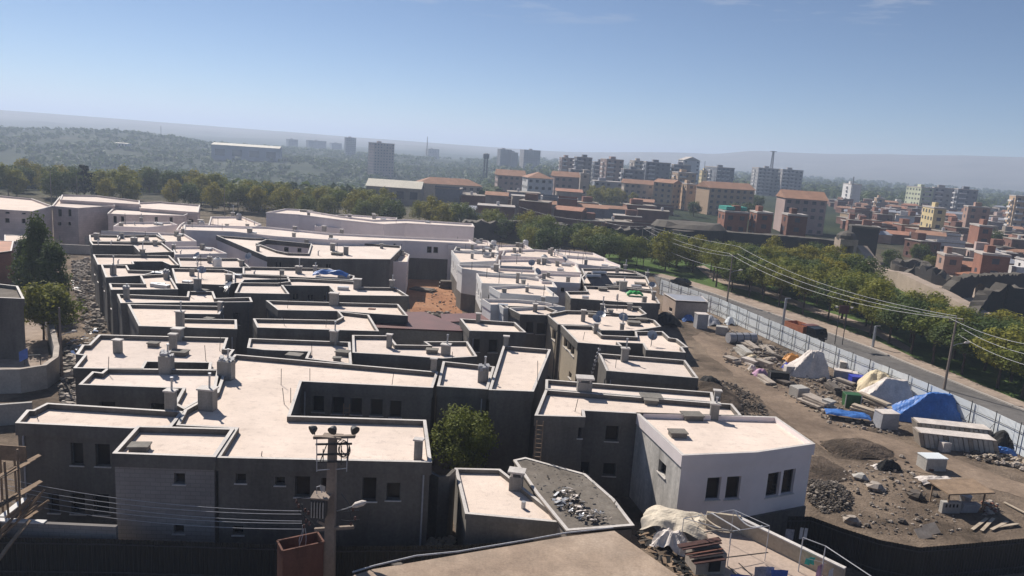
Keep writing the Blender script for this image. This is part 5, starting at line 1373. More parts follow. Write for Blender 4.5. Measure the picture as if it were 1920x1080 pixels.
drape('flat_blue_tarp', 'low blue tarp lying flat at the track edge', 'tarp', 1590, 792, 4.3, 1.9, .75, -.28, 'tarpb', 19, flat=.75, fold=.25)
crate('white_cube', 'large white covered cube left of the blue tent', 'cube', 1667, 806, 1.8, 1.4, 1.6, .15, 'tarpg', 'tarpw', taper=1.1)
drape('blue_tent', 'big bright blue tarp tent with a dark right end against the hoarding', 'tent', 1742, 796, 7.0, 3.6, 2.9, -.12, 'tarpb', 20, peak=(.66, .5), flat=.42, fold=.14, tent=(.55, .13, .45, .4), nx=34, ny=24)
def panel_stack(px, py, label, n=16):
    b = G(px, py); t = thing('panel_stack', label, 'panel stack', b, 'leaning panel stacks'); yaw = -.12; co, si = math.cos(yaw), math.sin(yaw); rnd = random.Random(px)
    L = 6.6; 
    for k in range(n):
        x = (k / (n - 1) - .5) * L; m = MB(); j = rnd.uniform(-.05, .05); hh = 1.35 + rnd.uniform(-.06, .06)
        c = Vector((b.x + co * x, b.y + si * x, hh / 2)); ex = Vector((co, si, 0)); ey = Vector((-si, co, 0)); lean = Vector((.35, .0, 1)).normalized()
        m.obox(c + ey * .8 + ey * j, ex * (L / n * .46), ey * .75, Vector((-co * .22, -si * .22, hh / 2))); m.build('panel', 'cblock' if k % 5 else 'conc', t)
    m = MB(); m.obox((b.x - co * .18 * 1 - si * .8, b.y + co * .8 - .02, 1.42), (co * L / 2, si * L / 2, 0), (-si * .8, co * .8, 0), (0, 0, .03)); m.build('top_sheet', 'tarpw', t)
panel_stack(1790, 826, 'rear white topped stack of leaning panels in front of the blue tent')
panel_stack(1796, 846, 'front white topped stack of leaning panels near the hoarding')
def lean_board():
    a, b = G(1828, 812), G(1888, 838); m = MB(); m.obox(((a.x + b.x) / 2, (a.y + b.y) / 2, .8), ((b.x - a.x) / 2, (b.y - a.y) / 2, -.05), (.1, .55, .3), (0, -.02, .05)); o = m.build('wide_board', 'board', None, base=(a.x, a.y, 0)); tag(o, 'pale wide board leaning along the hoarding right of the panel stacks', 'board')
lean_board()
crate('small_white_box', 'little white box on the soil before the panel stacks', 'box', 1774, 848, .8, .6, .9, .2, 'tarpw')
drape('dark_tarp', 'black tarp sagging against the hoarding', 'tarp', 1888, 846, 3.4, 2.2, 1.6, -.4, 'rubber', 22, fold=.2)
drape('blue_scrap_tarp', 'crumpled blue tarp strip on the scrap at the hoarding', 'tarp', 1884, 853, 2.2, .9, .6, -.2, 'tarpb', 23, fold=.3)
pile('scrap_strip', 'pale strips and scrap strewn before the panel stacks', [(1790,842),(1850,846),(1920,862),(1960,900),(1900,878),(1820,862)], 170, .08, .28, .3, ['rubblel', 'rubble', 'board'], 24)
crate('film_wrapped_crate', 'crate wrapped in blue white film alone on the soil', 'crate', 1754, 884, 1.9, 1.3, 1.1, .12, 'cblock', 'hoardb')
for i, (px, py, r, mt, lb) in enumerate([
    (1611, 898, .8, 'cblock', 'grey block lying flat, left one of the lone blocks'), (1640, 918, .95, 'rubblel', 'pale boulder with a deep shadow below the lone grey block'),
    (1715, 934, .95, 'rubble', 'grey wrapped bale with a pale top edge left of the pavilion'), (1752, 930, .4, 'rubble', 'small dark stone left of the pavilion'),
    (1596, 980, .85, 'rubblel', 'pale rubble lump near the dark hoarding'), (1690, 980, .5, 'rubble', 'brown lump of soil and stone above the dark hoarding'),
    (1741, 882, .5, 'rust', 'rusty brown lump beside the wrapped crate'), (1682, 905, .35, 'rubblel', 'small pale stone between the blocks and the crate'), (1690, 858, .4, 'rubblel', 'pale stone at the right end of the dug mound'),
    (1625, 987, .35, 'rubble', 'little grey stone right of the pale rubble lump')]):
    m = MB(); rr = random.Random(i + 90); b = G(px, py); r *= .75; rock_mb(m, (b.x, b.y, r * .35), r, rr, .62); rock_mb(m, (b.x + r * .5, b.y - r * .3, r * .2), r * .6, rr, .6); o = m.build('boulder', mt, None, base=(b.x, b.y, 0)); tag(o, lb, 'boulder')
drape('black_white_bags', 'black and white rubbish bag in the middle of the soil', 'rubbish bag', 1672, 884, 2.2, 1.2, .8, .1, 'rubber', 26)
drape('white_litter', 'white litter sheet beside the black rubbish bag', 'litter', 1658, 881, 1.6, .9, .4, .1, 'tarpw', 27)
drape('white_sheet', 'long crumpled white sheet behind the little pavilion', 'sheet', 1764, 916, 3.2, 1.3, .6, .1, 'tarpw', 28, flat=.7, fold=.3)
def pavilion():
    b = G(1808, 962); t = thing('pavilion', 'little open pavilion with a brown board roof on the soil', 'pavilion', b); yaw = .12; co, si = math.cos(yaw), math.sin(yaw)
    def P(x, y, z): return Vector((b.x + x * co - y * si, b.y + x * si + y * co, z))
    for x, y in ((-1.5, 0), (1.5, .1), (1.5, 1.9), (-1.5, 1.9)):
        m = MB(); m.bar(P(x, y, 0), P(x, y, 1.65), .09); m.build('post', 'wood', t)
    m = MB(); m.obox(P(.1, .95, 1.72), Vector((co, si, .05)) * 1.9, Vector((-si, co, 0)) * 1.25, (0, 0, .05)); m.build('roof', 'wood', t)
    m = MB(); m.obox(P(-1.2, .1, .45), Vector((co, si, 0)) * .75, Vector((-si, co, 0)) * .18, (0, 0, .45)); m.build('counter', 'cblock', t)
    for k in range(4):
        m = MB(); m.obox(P(-1.65 + k * .3, -.085, .62), Vector((co, si, 0)) * .07, Vector((-si, co, 0)) * .01, (0, 0, .13)); m.build('slot', 'dark', t)
    m = MB(); m.obox(P(.5, .3, .35), Vector((co, si, 0)) * .7, Vector((-si, co, 0)) * .3, (.12, 0, .33)); m.build('panel', 'tarpg', t)
    m = MB(); m.tube([P(.9, 1.2, 0), P(.9, 1.2, .9)], [.3, .45], 10); m.build('tub', 'metal', t)
pavilion()
pile('brick_heap', 'red brick heap right of the pavilion', [(1840,945),(1866,945),(1872,965),(1845,968)], 90, .08, .2, .6, ['brick', 'rubblel'], 29)
pile('rubble_heap', 'grey rubble heap right of the white house', [(1512,905),(1560,898),(1592,925),(1588,955),(1545,965),(1515,940)], 1100, .03, .13, .75, ['rubble', 'rubble', 'rubble', 'rubble', 'conc'], 30)
pile('loose_stones', 'loose stones strewn over the soil', [(1500,880),(1700,860),(1800,980),(1800,1010),(1640,1000),(1520,950)], 420, .04, .15, .02, ['rubble', 'rubblel'], 31)
pile('track_debris', 'small debris along the store yard', [(1350,650),(1500,700),(1640,790),(1700,820),(1560,800),(1440,720),(1360,680)], 500, .05, .2, .1, ['rubble', 'rubblel', 'board'], 32)
pile('yard_debris', 'mixed debris lying under the hoarding', [(1340,606),(1430,640),(1560,705),(1700,770),(1660,780),(1520,712),(1400,660)], 420, .08, .34, .3, ['rubble', 'rubblel', 'conc'], 33)
pile('spoil_stones', 'stones on the dark spoil slope', [(1310,716),(1360,715),(1420,745),(1450,790),(1400,790),(1350,750)], 800, .04, .14, .5, ['rubble'], 34)
mound('dug_mound', 'dark dug earth mound', 1632, 862, 6.2, 4.5, .9, .1, 'dirt', 35)
mound('spoil_mound', 'dark spoil bank', 1375, 775, 6, 9, 1.6, .3, 'dirt', 36)
mound('spoil_mound', 'low soil bank', 1560, 905, 6, 5, .5, .3, 'dirt', 37)
drape('black_net', 'black netting bundle beside the single chimney house', 'netting', 1338, 742, 3.4, 3.4, 1.6, .1, 'rubber', 38, fold=.25)
for i, (px, py, px2, py2, lb) in enumerate([(1882, 958, 1922, 980, 'long pale plank lying alone at the right edge'), (1822, 1010, 1850, 990, 'plank tilted left at the dark hoarding corner'), (1840, 1012, 1862, 990, 'middle plank of the group at the dark hoarding corner'), (1858, 1010, 1888, 996, 'plank tilted right at the dark hoarding corner'), (1870, 1005, 1908, 1000, 'low plank nearest the right edge at the dark hoarding')]):
    a, b = G(px, py - 14), G(px2, py2 - 14); m = MB(); m.bar((a.x, a.y, .12), (b.x, b.y, .18), .22, .06); o = m.build('plank', 'board', None, base=(a.x, a.y, 0)); tag(o, lb, 'plank', 'planks on the soil')
for i, (px, py, lb) in enumerate([(1745, 1006, 'grey bent sheet at the corner of the dark hoarding'), (1730, 1014, 'smaller pale sheet at the corner of the dark hoarding')]):
    b = G(px, py - 8); m = MB(); m.obox((b.x, b.y, .25), (.5, .1, .1), (-.1, .3, .25), (0, -.02, .03)); o = m.build('bent_sheet', 'rubblel', None, base=(b.x, b.y, 0)); tag(o, lb, 'sheet')
# ---- poles, wires, street things
def pole(px, py, h, label, arm=True, lamp=0, lean=0, D=None, mat='polec', r=.17):
    b = G(px, py) if D is None else WD(px, py, D); b = Vector((b.x, b.y, ground_z(b.x, b.y))); t = thing('utility_pole', label, 'utility pole', b)
    m = MB(); m.tube([b, (b.x, b.y, b.z + h)], [r, r * .6], 8); m.build('shaft', mat, t)
    if arm:
        m = MB(); m.bar((b.x - .9, b.y, b.z + h - .25), (b.x + .9, b.y, b.z + h - .25), .1); m.build('crossarm', 'steel', t)
        for q in (-.8, 0, .8):
            m = MB(); m.tube([(b.x + q, b.y, b.z + h - .2), (b.x + q, b.y, b.z + h + .1)], [.05, .07], 6); m.build('insulator', 'ceramic', t)
    if lamp:
        z = b.z + h * .62; m = MB(); m.tube([(b.x, b.y, z), (b.x + lamp * .5, b.y, z + .35), (b.x + lamp, b.y - .2, z + .55)], .04, 5); a = m.build('lamp_arm', 'metal', t)
        m = MB(); m.tube([(b.x + lamp * .95, b.y - .2, z + .53), (b.x + lamp * 1.1, b.y - .2, z + .6), (b.x + lamp * 1.45, b.y - .25, z + .68)], [.05, .14, .1], 8); m.build('lamp_head', 'tarpw', a)
    return b + Vector((0, 0, h))
def wire(a, b, sag, label, r=.022, n=18):
    a, b = Vector(a), Vector(b); m = MB(); m.tube([a.lerp(b, k / n) - Vector((0, 0, 4 * sag * (k / n) * (1 - k / n))) for k in range(n + 1)], r, 4); o = m.build('power_line', 'wire', None, base=a); tag(o, label, 'wire', 'overhead wires'); return o
T1 = pole(1363, 567, 9.0, 'concrete power pole on the street between hoarding and grove, lamp on a side arm', lamp=1.4)
T2 = pole(1770, 730, 8.7, 'leaning looking power pole in front of the park at the right, with a white lamp', lamp=1.3)
T3 = pole(1200, 484, 8.2, 'grey power pole among the trees right of the green tarp house', r=.14)
T4 = pole(1124, 466, 7.5, 'far grey power pole behind the right block', r=.13)
T5 = pole(970, 436, 8, 'power pole in front of the brown brick rows, left of the old wall', r=.13, lamp=.9)
T6 = pole(97, 392, 11, 'tall thin pole in front of the left tree belt', r=.13)
T7 = pole(146, 392, 9.5, 'thin pole with a small lamp right of the tall thin pole', arm=False, r=.11)
T8 = pole(421, 408, 9, 'thin pole standing behind the pale cluttered house', arm=False, r=.12)
T9 = pole(628, 405, 8, 'thin grey pole in the trees behind the curved house', arm=False, r=.11)
TR = WD(1990, 655, 80); TR2 = WD(1990, 676, 80); TR3 = WD(1990, 700, 80)
for k, (q, s) in enumerate([(-.8, 1.4), (.8, 1.1)]): wire(T1 + Vector((q, 0, .1)), T2 + Vector((q, 0, .1)), s * 1.4, ['left street wire between the two street poles', 'right street wire between the two street poles'][k])
wire(T2 + Vector((-.8, 0, .1)), TR, .6, 'upper wire leaving the right pole to the picture edge'); wire(T2 + Vector((.8, 0, -1.)), TR2, .6, 'lower wire leaving the right pole to the picture edge')
wire(T2 + Vector((.5, 0, -1.8)), TR3, .6, 'lowest wire leaving the right pole to the picture edge')
wire(T3 + Vector((.8, 0, .1)), T1 + Vector((-.8, 0, .1)), .9, 'upper wire from the tree pole to the lamp pole'); wire(T3 + Vector((0, 0, -.5)), T1 + Vector((0, 0, -.4)), 1.2, 'middle wire from the tree pole to the lamp pole')
wire(T3 + Vector((.3, 0, -2.6)), T1 + Vector((0, 0, -2.9)), 1.2, 'lower wire from the tree pole to the lamp pole'); wire(T4, T3, .5, 'wire between the two grey tree poles'); wire(T5, T4, 1.0, 'wire across the front of the old wall')
wire(T3 + Vector((.8, 0, .1)), WD(1385, 462, 150), .3, 'short wire running into the yellow tree'); wire(WD(1385, 462, 150), T2 + Vector((0, 0, .4)), 1.6, 'high wire crossing above the park trees')
def steel_post(px, py, h, label):
    b = G(px, py); t = thing('steel_column', label, 'column', b); m = MB(); m.tube([b, (b.x, b.y, h)], .2, 8); m.build('shaft', 'metal', t); m = MB(); m.bar((b.x - .1, b.y, h + .05), (b.x + .8, b.y + .3, h + .05), .14, .16); m.build('bracket', 'metal', t); m = MB(); m.box((b.x, b.y, .05 + .06), (.6, .6, .1)); m.build('foot_plate', 'kerb', t)
steel_post(1467, 613, 4.6, 'short grey steel column just behind the hoarding'); steel_post(1636, 652, 3.2, 'grey steel column on the pavement below the red board')
def red_board():
    b = G(1572, 646); t = thing('red_board', 'dark red board on two posts with a lamp at each side', 'sign board', b)
    for s in (-.55, .55): m = MB(); m.tube([(b.x + s, b.y, 0), (b.x + s, b.y, 5.0)], .06, 6); m.build('post', 'steel', t)
    m = MB(); m.box((b.x, b.y - .1, 5.3), (1.4, .1, 1.2)); m.build('panel', 'redroof', t)
    for s in (-1.1, 1.1): m = MB(); m.bar((b.x + s * .6, b.y - .05, 5.5), (b.x + s, b.y - .1, 5.6), .05); a = m.build('arm', 'steel', t); m = MB(); m.tube([(b.x + s, b.y - .1, 5.5), (b.x + s, b.y - .1, 5.75)], [.15, .22], 8); m.build('lamp', 'tarpw', a)
red_board()
def truck():
    b = G(1509, 636); d = (SR[4] - SR[3]).normalized(); e = Vector((d.x, d.y, 0)); n = Vector((-d.y, d.x, 0)); t = thing('dump_truck', 'dump truck with a faded orange bed and dark cab on the street', 'truck', b)
    O = Vector((b.x, b.y, 0)) - n * .2
    def B(m, u, v, z, lu, lv, lz, tilt=0): m.obox(O + e * u + n * v + Vector((0, 0, z)), e * lu / 2, n * lv / 2, (0, 0, lz / 2))
    m = MB(); B(m, .2, 0, .75, 6.6, .9, .25); m.build('chassis', 'steel', t)
    m = MB(); B(m, -1.2, 0, 1.05, 4.0, 2.3, .12)
    for v in (-1.12, 1.12): B(m, -1.2, v, 1.62, 4.0, .08, 1.02)
    for u in (-3.17, .77): B(m, u, 0, 1.62, .08, 2.16, 1.02)
    bd = m.build('bed', 'truckor', t)
    m = MB(); B(m, .85, 0, 2.4, 1.2, 2.3, .1); m.build('bed_canopy', 'redroof', bd)
    m = MB(); c = O + e * 2.4; 
    prof = [(-.95, .75), (1.0, .75), (1.02, 1.5), (.62, 2.35), (-.9, 2.4)]
    vs = [c + e * u + n * s * 1.1 + Vector((0, 0, z)) for s in (-1, 1) for u, z in prof]; m.add(vs, [(4, 3, 2, 1, 0), (5, 6, 7, 8, 9)] + [(i, (i + 1) % 5, 5 + (i + 1) % 5, 5 + i) for i in range(5)]); cb = m.build('cab', 'carb', t)
    m = MB(); a = [(1.025, 1.55), (.67, 2.28)]; vs = [c + e * (u + .02) + n * s * .98 + Vector((0, 0, z)) for s in (-1, 1) for u, z in a]; m.add(vs, [(0, 1, 3, 2)]); m.build('windscreen', 'glass', cb)
    for s in (-1, 1):
        m = MB(); B(m, 3.44, s * .8, 1.0, .06, .35, .2); m.build('headlight', 'tarpw', cb)
        m = MB(); B(m, 2.5, s * 1.115, 1.85, .9, .03, .6); m.build('side_window', 'glass', cb)
    for u in (-2.3, -1.1, 2.5):
        for s in (-1, 1):
            m = MB(); p = O + e * u + n * s * 1.0 + Vector((0, 0, .5)); m.tube([p - n * .15, p + n * .15], .5, 14); w = m.build('wheel', 'rubber', t); m = MB(); m.tube([p - n * .16, p + n * .16], .25, 10); m.build('rim', 'metal', w)
truck()
def car(px, py, yaw, mat, label):
    b = G(px, py); t = thing('parked_car', label, 'car', b); co, si = math.cos(yaw), math.sin(yaw); E = Vector((co, si, 0)); N = Vector((-si, co, 0)); O = Vector((b.x, b.y, 0))
    prof = [(-2.1, .3), (2.1, .3), (2.15, .75), (1.2, .95), (.6, 1.42), (-1.1, 1.45), (-1.9, .98), (-2.15, .85)]; k = len(prof)
    m = MB(); vs = [O + E * u + N * s * (.85 if z < 1.1 else .68) + Vector((0, 0, z)) for s in (-1, 1) for u, z in prof]; m.add(vs, [tuple(reversed(range(k))), tuple(range(k, 2 * k))] + [(i, (i + 1) % k, k + (i + 1) % k, k + i) for i in range(k)]); m.build('body', mat, t)
    for s in (-1, 1):
        m = MB(); vs = [O + E * u + N * s * (w) + Vector((0, 0, z)) for u, z, w in ((.95, 1.0, .84), (.5, 1.36, .72), (-1.05, 1.38, .72), (-1.65, 1.02, .84))]; m.add(vs, [(0, 1, 2, 3)]); m.build('side_window', 'glass', t)
        m = MB(); m.obox(O + E * 2.13 + N * s * .6 + Vector((0, 0, .7)), E * .04, N * .16, (0, 0, .09)); m.build('headlight', 'tarpw', t)
        for u in (-1.3, 1.35): m = MB(); p = O + E * u + N * s * .8 + Vector((0, 0, .32)); m.tube([p - N * .1, p + N * .1], .32, 12); m.build('wheel', 'rubber', t)
    m = MB(); vs = [O + E * u + N * s * w + Vector((0, 0, z)) for s in (-1, 1) for u, z, w in ((1.22, .97, .8), (.64, 1.42, .66))]; m.add(vs, [(0, 1, 3, 2)]); m.build('windscreen', 'glass', t)
car(788, 520, math.pi + .1, 'carb', 'black car parked at the far end of the orange soil alley')
car(1276, 534, 2.2, 'carb', 'dark car at the far end of the street near the hoarding')
stack('block_pallet', 'pallet of grey blocks at the right side of the soil alley', 'pallet', 840, 540, 3.4, 1.5, .32, 4, .1, 'rubble', 71, .03)
stack('board_stack', 'low dark board stack on the left of the soil alley', 'board stack', 792, 545, 4.5, 2.2, .12, 3, -.4, 'rubble', 72, .1)
pile('alley_scrap', 'dark scrap at the near end of the soil alley', [(772,605),(800,585),(845,590),(862,606)], 200, .1, .35, .5, ['rubble', 'rubble', 'rubblel'], 73)
pile('alley_litter', 'scattered bits on the orange soil', [(780,560),(850,540),(862,575),(850,600),(790,600)], 120, .05, .18, .05, ['rubble', 'rubblel', 'orange'], 74)
# roof things
def roof_drape(name, label, cat, px, py, key_z, w, d, h, mat, seed): return drape(name, label, cat, px, py, w, d, h, .05, mat, seed, flat=.55, fold=.2, z=key_z)
roof_drape('blue_roof_tarp', 'crumpled blue tarp on the long narrow roof', 'tarp', 618, 523, 6.15, 4.6, 1.6, 1.05, 'tarpb', 61)
roof_drape('green_roof_tarp', 'bright green tarp on a right block roof', 'tarp', 1191, 558, 6.15, 2.3, 1.4, .75, 'greent', 62)
for i, (px, py, key, lb) in enumerate([
    (378, 522, 6.4, 'dish on the square roof left of the broad flue'), (428, 552, 6.2, 'dish lying low at the right end of the thin strip roof'), (369, 493, 6.2, 'dish on its mast behind the dish roof'), (466, 494, 6.2, 'white dish at the rounded corner of the tank house'),
    (996, 505, 6.2, 'white dish at the left of the far right roofs'), (1008, 522, 6.2, 'white dish on a tall mast among the far right roofs'), (1058, 497, 6.2, 'dark dish on a stand near the park edge'), (1117, 616, 6.2, 'dish beside the skylight house chimney'), (1125, 607, 6.2, 'dish right of the skylight house chimney'), (1221, 648, 6.2, 'dish on a bent stand at the right roof edge'), (1167, 612, 6.2, 'little dish before the slim chimney'), (1222, 548, 6.2, 'dish at the corner of the green tarp roof')]):
    b = W(px, py, key); t = thing('satellite_dish', lb, 'satellite dish', b, 'satellite dishes'); m = MB(); hh = 1.1; m.tube([b, (b.x, b.y, b.z + hh)], .04, 6); m.build('mast', 'metal', t)
    m = MB(); n = Vector((R.uniform(-.5, .5), -.5 + R.uniform(-.5, .3), .55)).normalized(); a = n.cross(Vector((0, 0, 1))).normalized(); c = n.cross(a); O = Vector((b.x, b.y, b.z + hh)); vs = [O - n * .12]
    for rr, dz in ((.3, -.08), (.55, .05)): vs += [O + (a * math.cos(k * .5236) + c * math.sin(k * .5236)) * rr + n * dz for k in range(12)]
    m.add(vs, [(0, 1 + k, 1 + (k + 1) % 12) for k in range(12)] + [(1 + k, 13 + k, 13 + (k + 1) % 12, 1 + (k + 1) % 12) for k in range(12)]); d = m.build('dish', 'metal', t, smooth=True); m = MB(); m.tube([O + c * .5, O + n * .5], .02, 4); m.build('feed_arm', 'steel', d)
for i, (px, py, lb) in enumerate([(1120, 541, 'lower row of sloping solar panels on the right block'), (1131, 534, 'upper row of sloping solar panels on the right block')]):
    b = W(px, py, 6.15); t = thing('solar_heater', lb, 'solar panel', b, 'solar panels'); m = MB()
    m.obox((b.x, b.y + .6, b.z + .7), (1.0, .3, 0), (-.5, 1.6, .55), (0, -.03, .05)); m.build('panel', 'glass', t)
    m = MB(); m.tube([(b.x - 1.6, b.y + 2., b.z + 1.4), (b.x + .6, b.y + 2.6, b.z + 1.4)], .28, 10); m.build('tank', 'metal', t); m = MB(); m.bar((b.x - .9, b.y + 2.1, b.z), (b.x - .9, b.y + 2.1, b.z + 1.3), .06); m.bar((b.x + .2, b.y + 2.4, b.z), (b.x + .2, b.y + 2.4, b.z + 1.3), .06); m.build('stand', 'steel', t)
for i, (px, py, z, lb) in enumerate([(408, 500, 6.2, 'white water tank on the tank house'), (378, 427, 6.4, 'grey tank on the lilac house at the back'), (925, 463, 6.2, 'small white tank left at the back of the right block'), (985, 462, 6.2, 'small white tank right at the back of the right block'), (448, 412, 6.6, 'dark clutter tank on the pale back house'), (1020, 492, 6.2, 'white tank in the middle of the far right roofs')]):
    b = W(px, py, z); t = thing('roof_tank', lb, 'water tank', b, 'roof water tanks'); m = MB(); m.tube([(b.x, b.y, b.z), (b.x, b.y, b.z + 1.1), (b.x, b.y, b.z + 1.3)], [.55, .55, .3], 12); m.build('tank', 'white' if 'white' in lb else 'tarpg', t); m = MB(); m.tube([(b.x, b.y, b.z + 1.3), (b.x, b.y, b.z + 1.38)], .22, 10); m.build('lid', 'steel', t)
# ---------------------------------------------------------------- foreground
def sheet_fence(name, label, pts, z, h, mat='hoard'):
    P = [v2(W(x, y, z)) for x, y in pts]; t = thing(name, label, 'hoarding', (P[0].x, P[0].y, 0)); m = MB(); rnd = random.Random(7)
    for a, b in zip(P, P[1:]):
        k = max(1, int((b - a).length / .24)); e = (b - a) / k; n = Vector((e.y, -e.x)).normalized()
        for i in range(k):
            p = a + e * i; q = [p, p + e * .35 + n * .035, p + e * .65 + n * .035, p + e]
            for u, v in zip(q, q[1:]): m.add([(u.x, u.y, 0), (v.x, v.y, 0), (v.x, v.y, z), (u.x, u.y, z)], [(0, 1, 2, 3)])
    m.build('corrugated_sheet', mat, t)
    m = MB()
    for a, b in zip(P, P[1:]):
        for zz in (.5, z - .3):
            n = Vector((b - a).orthogonal()).normalized() * .06; m.bar((a.x - n.x, a.y - n.y, zz), (b.x - n.x, b.y - n.y, zz), .06)
    m.build('rail', 'steel', t)
    return t
sheet_fence('dark_hoarding', 'dark corrugated sheet hoarding in front of the largest grey house', [(-80, 1006), (222, 1011), (440, 1018), (640, 1024), (860, 1022), (1000, 1012)], 2.5, 2.5)
sheet_fence('dark_hoarding', 'dark corrugated sheet hoarding bending round the soil yard at the lower right', [(1478, 968), (1520, 968), (1580, 990), (1650, 1012), (1725, 1026), (1800, 1020), (1920, 1009), (2080, 996)], 2.5, 2.5)
def yard_wall():
    z = 3.0; A, B, C_ = v2(W(-30, 975, z)), v2(W(219, 986, z)), v2(W(48, 936, z)); t = thing('yard_wall', 'low block wall of the front yard with a pale coping', 'wall', (A.x, A.y, 0))
    m = MB(); m.bar((A.x, A.y, z / 2), (B.x, B.y, z / 2), .25, z); D_ = v2(W(-2, 975, z)); m.bar((D_.x - .1, D_.y + .2, z / 2 - .01), (C_.x, C_.y, z / 2 - .01), .25, z - .02); m.build('wall', 'block', t)
    E_ = A.lerp(B, .46); m = MB(); m.bar((A.x, A.y, z + .04), (E_.x, E_.y, z + .04), .36, .08); m.bar((D_.x, D_.y + .25, z + .05), (C_.x, C_.y, z + .05), .36, .08); m.build('coping', 'white', t)
yard_wall()
def near_roof():
    z = 4.0; P = ccw([v2(W(x, y, z)) for x, y in [(560, 1110), (700, 1067), (900, 1033), (1060, 1006), (1152, 995), (1300, 1100)]]); c = P[0]
    t = thing('near_house', 'near house with a flat brown screed roof at the bottom edge', 'house', (c.x, c.y, 0))
    m = MB(); m.wallloop(offset(P, .1), 0, z - .2); m.build('wall', 'conc', t); m = MB(); m.prism(P, z - .2, z); m.build('roof', 'nearroof', t)
    m = MB(); L = [W(x, y, z + .06) for x, y in [(660, 1075), (700, 1063), (780, 1044), (860, 1036), (900, 1029), (990, 1014), (1060, 1001), (1150, 991)]]; m.tube([l + Vector((0, .1, 0)) for l in L], .045, 6); m.build('edge_pipe', 'wire', t)
    m = MB(); q = [W(x, y, z + .012) for x, y in [(728, 1056), (752, 1054), (756, 1058), (740, 1060)]]; m.add(q, [(0, 1, 2, 3)]); m.build('leaf_patch', 'rubble', t)
near_roof()
def curved_wall():
    pts = [WD(x, y, D) for x, y, D in [(797, 912, 46.5), (806, 925, 45.2), (822, 930, 44.6), (838, 928, 44.8), (850, 915, 45.8)]]; P = [v2(p) for p in pts]
    m = MB(); A = off_line(P, .12); B = off_line(P, -.12); z = 4.3
    for i in range(len(P) - 1):
        m.add([(*A[i], 0), (*A[i + 1], 0), (*A[i + 1], z), (*A[i], z), (*B[i], 0), (*B[i + 1], 0), (*B[i + 1], z), (*B[i], z)], [(0, 1, 2, 3), (7, 6, 5, 4), (3, 2, 6, 7)])
    o = m.build('curved_wall', 'grey', None, base=(P[0].x, P[0].y, 0)); tag(o, 'dark curved concrete wall below the court bush', 'wall')
curved_wall()
pile('court_litter', 'litter and broken boards on the court floor', [(800, 1010), (850, 1010), (850, 1040), (800, 1040)], 60, .08, .3, .2, ['board', 'rubblel'], 81)
def scrap(name, label, pxs, z, n, mats, seed, s=.35):
    rnd = random.Random(seed); P = [v2(W(x, y, z)) for x, y in pxs]; x0, x1 = min(p.x for p in P), max(p.x for p in P); y0, y1 = min(p.y for p in P), max(p.y for p in P); m = MB(); k = 0
    for _ in range(n * 20):
        q = Vector((rnd.uniform(x0, x1), rnd.uniform(y0, y1)))
        if not inpoly(q, P): continue
        a = Vector((rnd.gauss(0, 1), rnd.gauss(0, 1), rnd.gauss(0, .35))).normalized() * s * rnd.uniform(.2, 1); b = Vector((-a.y, a.x, rnd.uniform(-.1, .1))) * rnd.uniform(.2, .7)
        m.obox((q.x, q.y, z + .05 + rnd.uniform(0, .22)), a * .6, b * .5, (0, 0, .015), rnd.randrange(len(mats))); k += 1
        if k >= n: break
    o = m.build(name, mats); o['kind'] = 'stuff'; o['label'] = label
scrap('roof_scrap', 'torn sheet scrap heap on the felt roof', [(1030, 925), (1075, 920), (1100, 955), (1075, 968), (1040, 950)], 3.9, 110, ['metal', 'rubble', 'tarpw', 'rubber'], 82, .45)
scrap('roof_scrap', 'second scrap patch lower on the felt roof', [(1080, 965), (1130, 962), (1135, 978), (1085, 980)], 3.9, 55, ['metal', 'tarpw', 'rubble'], 83, .35)
scrap('roof_bits', 'loose bits over the felt roof', [(985, 862), (1098, 892), (1150, 940), (1180, 980), (1080, 985), (1010, 925)], 3.9, 60, ['rubble', 'rubblel', 'steel'], 84, .2)
def ladder(key, a, b, z0, z1, label, wpx=14):
    d0 = ray(*a); A = WD(a[0], a[1], b); t = thing('ladder', label, 'ladder', (A.x, A.y, 0)); w = .45
    for s in (-w / 2, w / 2): m = MB(); m.bar((A.x + s, A.y - .35, z0), (A.x + s, A.y, z1), .06); m.build('rail', 'wood', t)
    n = int((z1 - z0) / .32)
    for k in range(1, n):
        f = k / n; m = MB(); m.bar((A.x - w / 2, A.y - .35 * (1 - f), z0 + (z1 - z0) * f), (A.x + w / 2, A.y - .35 * (1 - f), z0 + (z1 - z0) * f), .045); m.build('rung', 'wood', t)
dZ = math.hypot(*v2(W(1012, 782, 6.6))) - .25
ladder('Z1', (1012, 800), dZ, 2.2, 6.4, 'wooden ladder on the front wall of the cowled chimney house')
dM = math.hypot(*v2(W(650, 722, 6.6))) - .25
ladder('M', (650, 760), dM, 1.5, 5.2, 'pale ladder in the sunken court of the largest house')
def bunting_pole():
    a, b = W(1105, 708, 2.5), W(1124, 652, 7.2); m = MB(); m.bar((a.x, a.y, 2.0), (b.x, b.y - .5, 7.6), .07); t = thing('striped_pole', 'thin pole with white rags tied along it, leaning between two houses', 'pole', (a.x, a.y, 0)); m.build('shaft', 'steel', t)
    for k in range(9):
        f = .1 + k * .1; p = Vector((a.x, a.y, 2)).lerp(Vector((b.x, b.y - .5, 7.6)), f); m = MB(); m.obox(p + Vector((0, -.06, 0)), (.11, 0, .05), (0, .05, 0), (-.04, 0, .12)); m.build('rag', 'cloth_w', t)
bunting_pole()
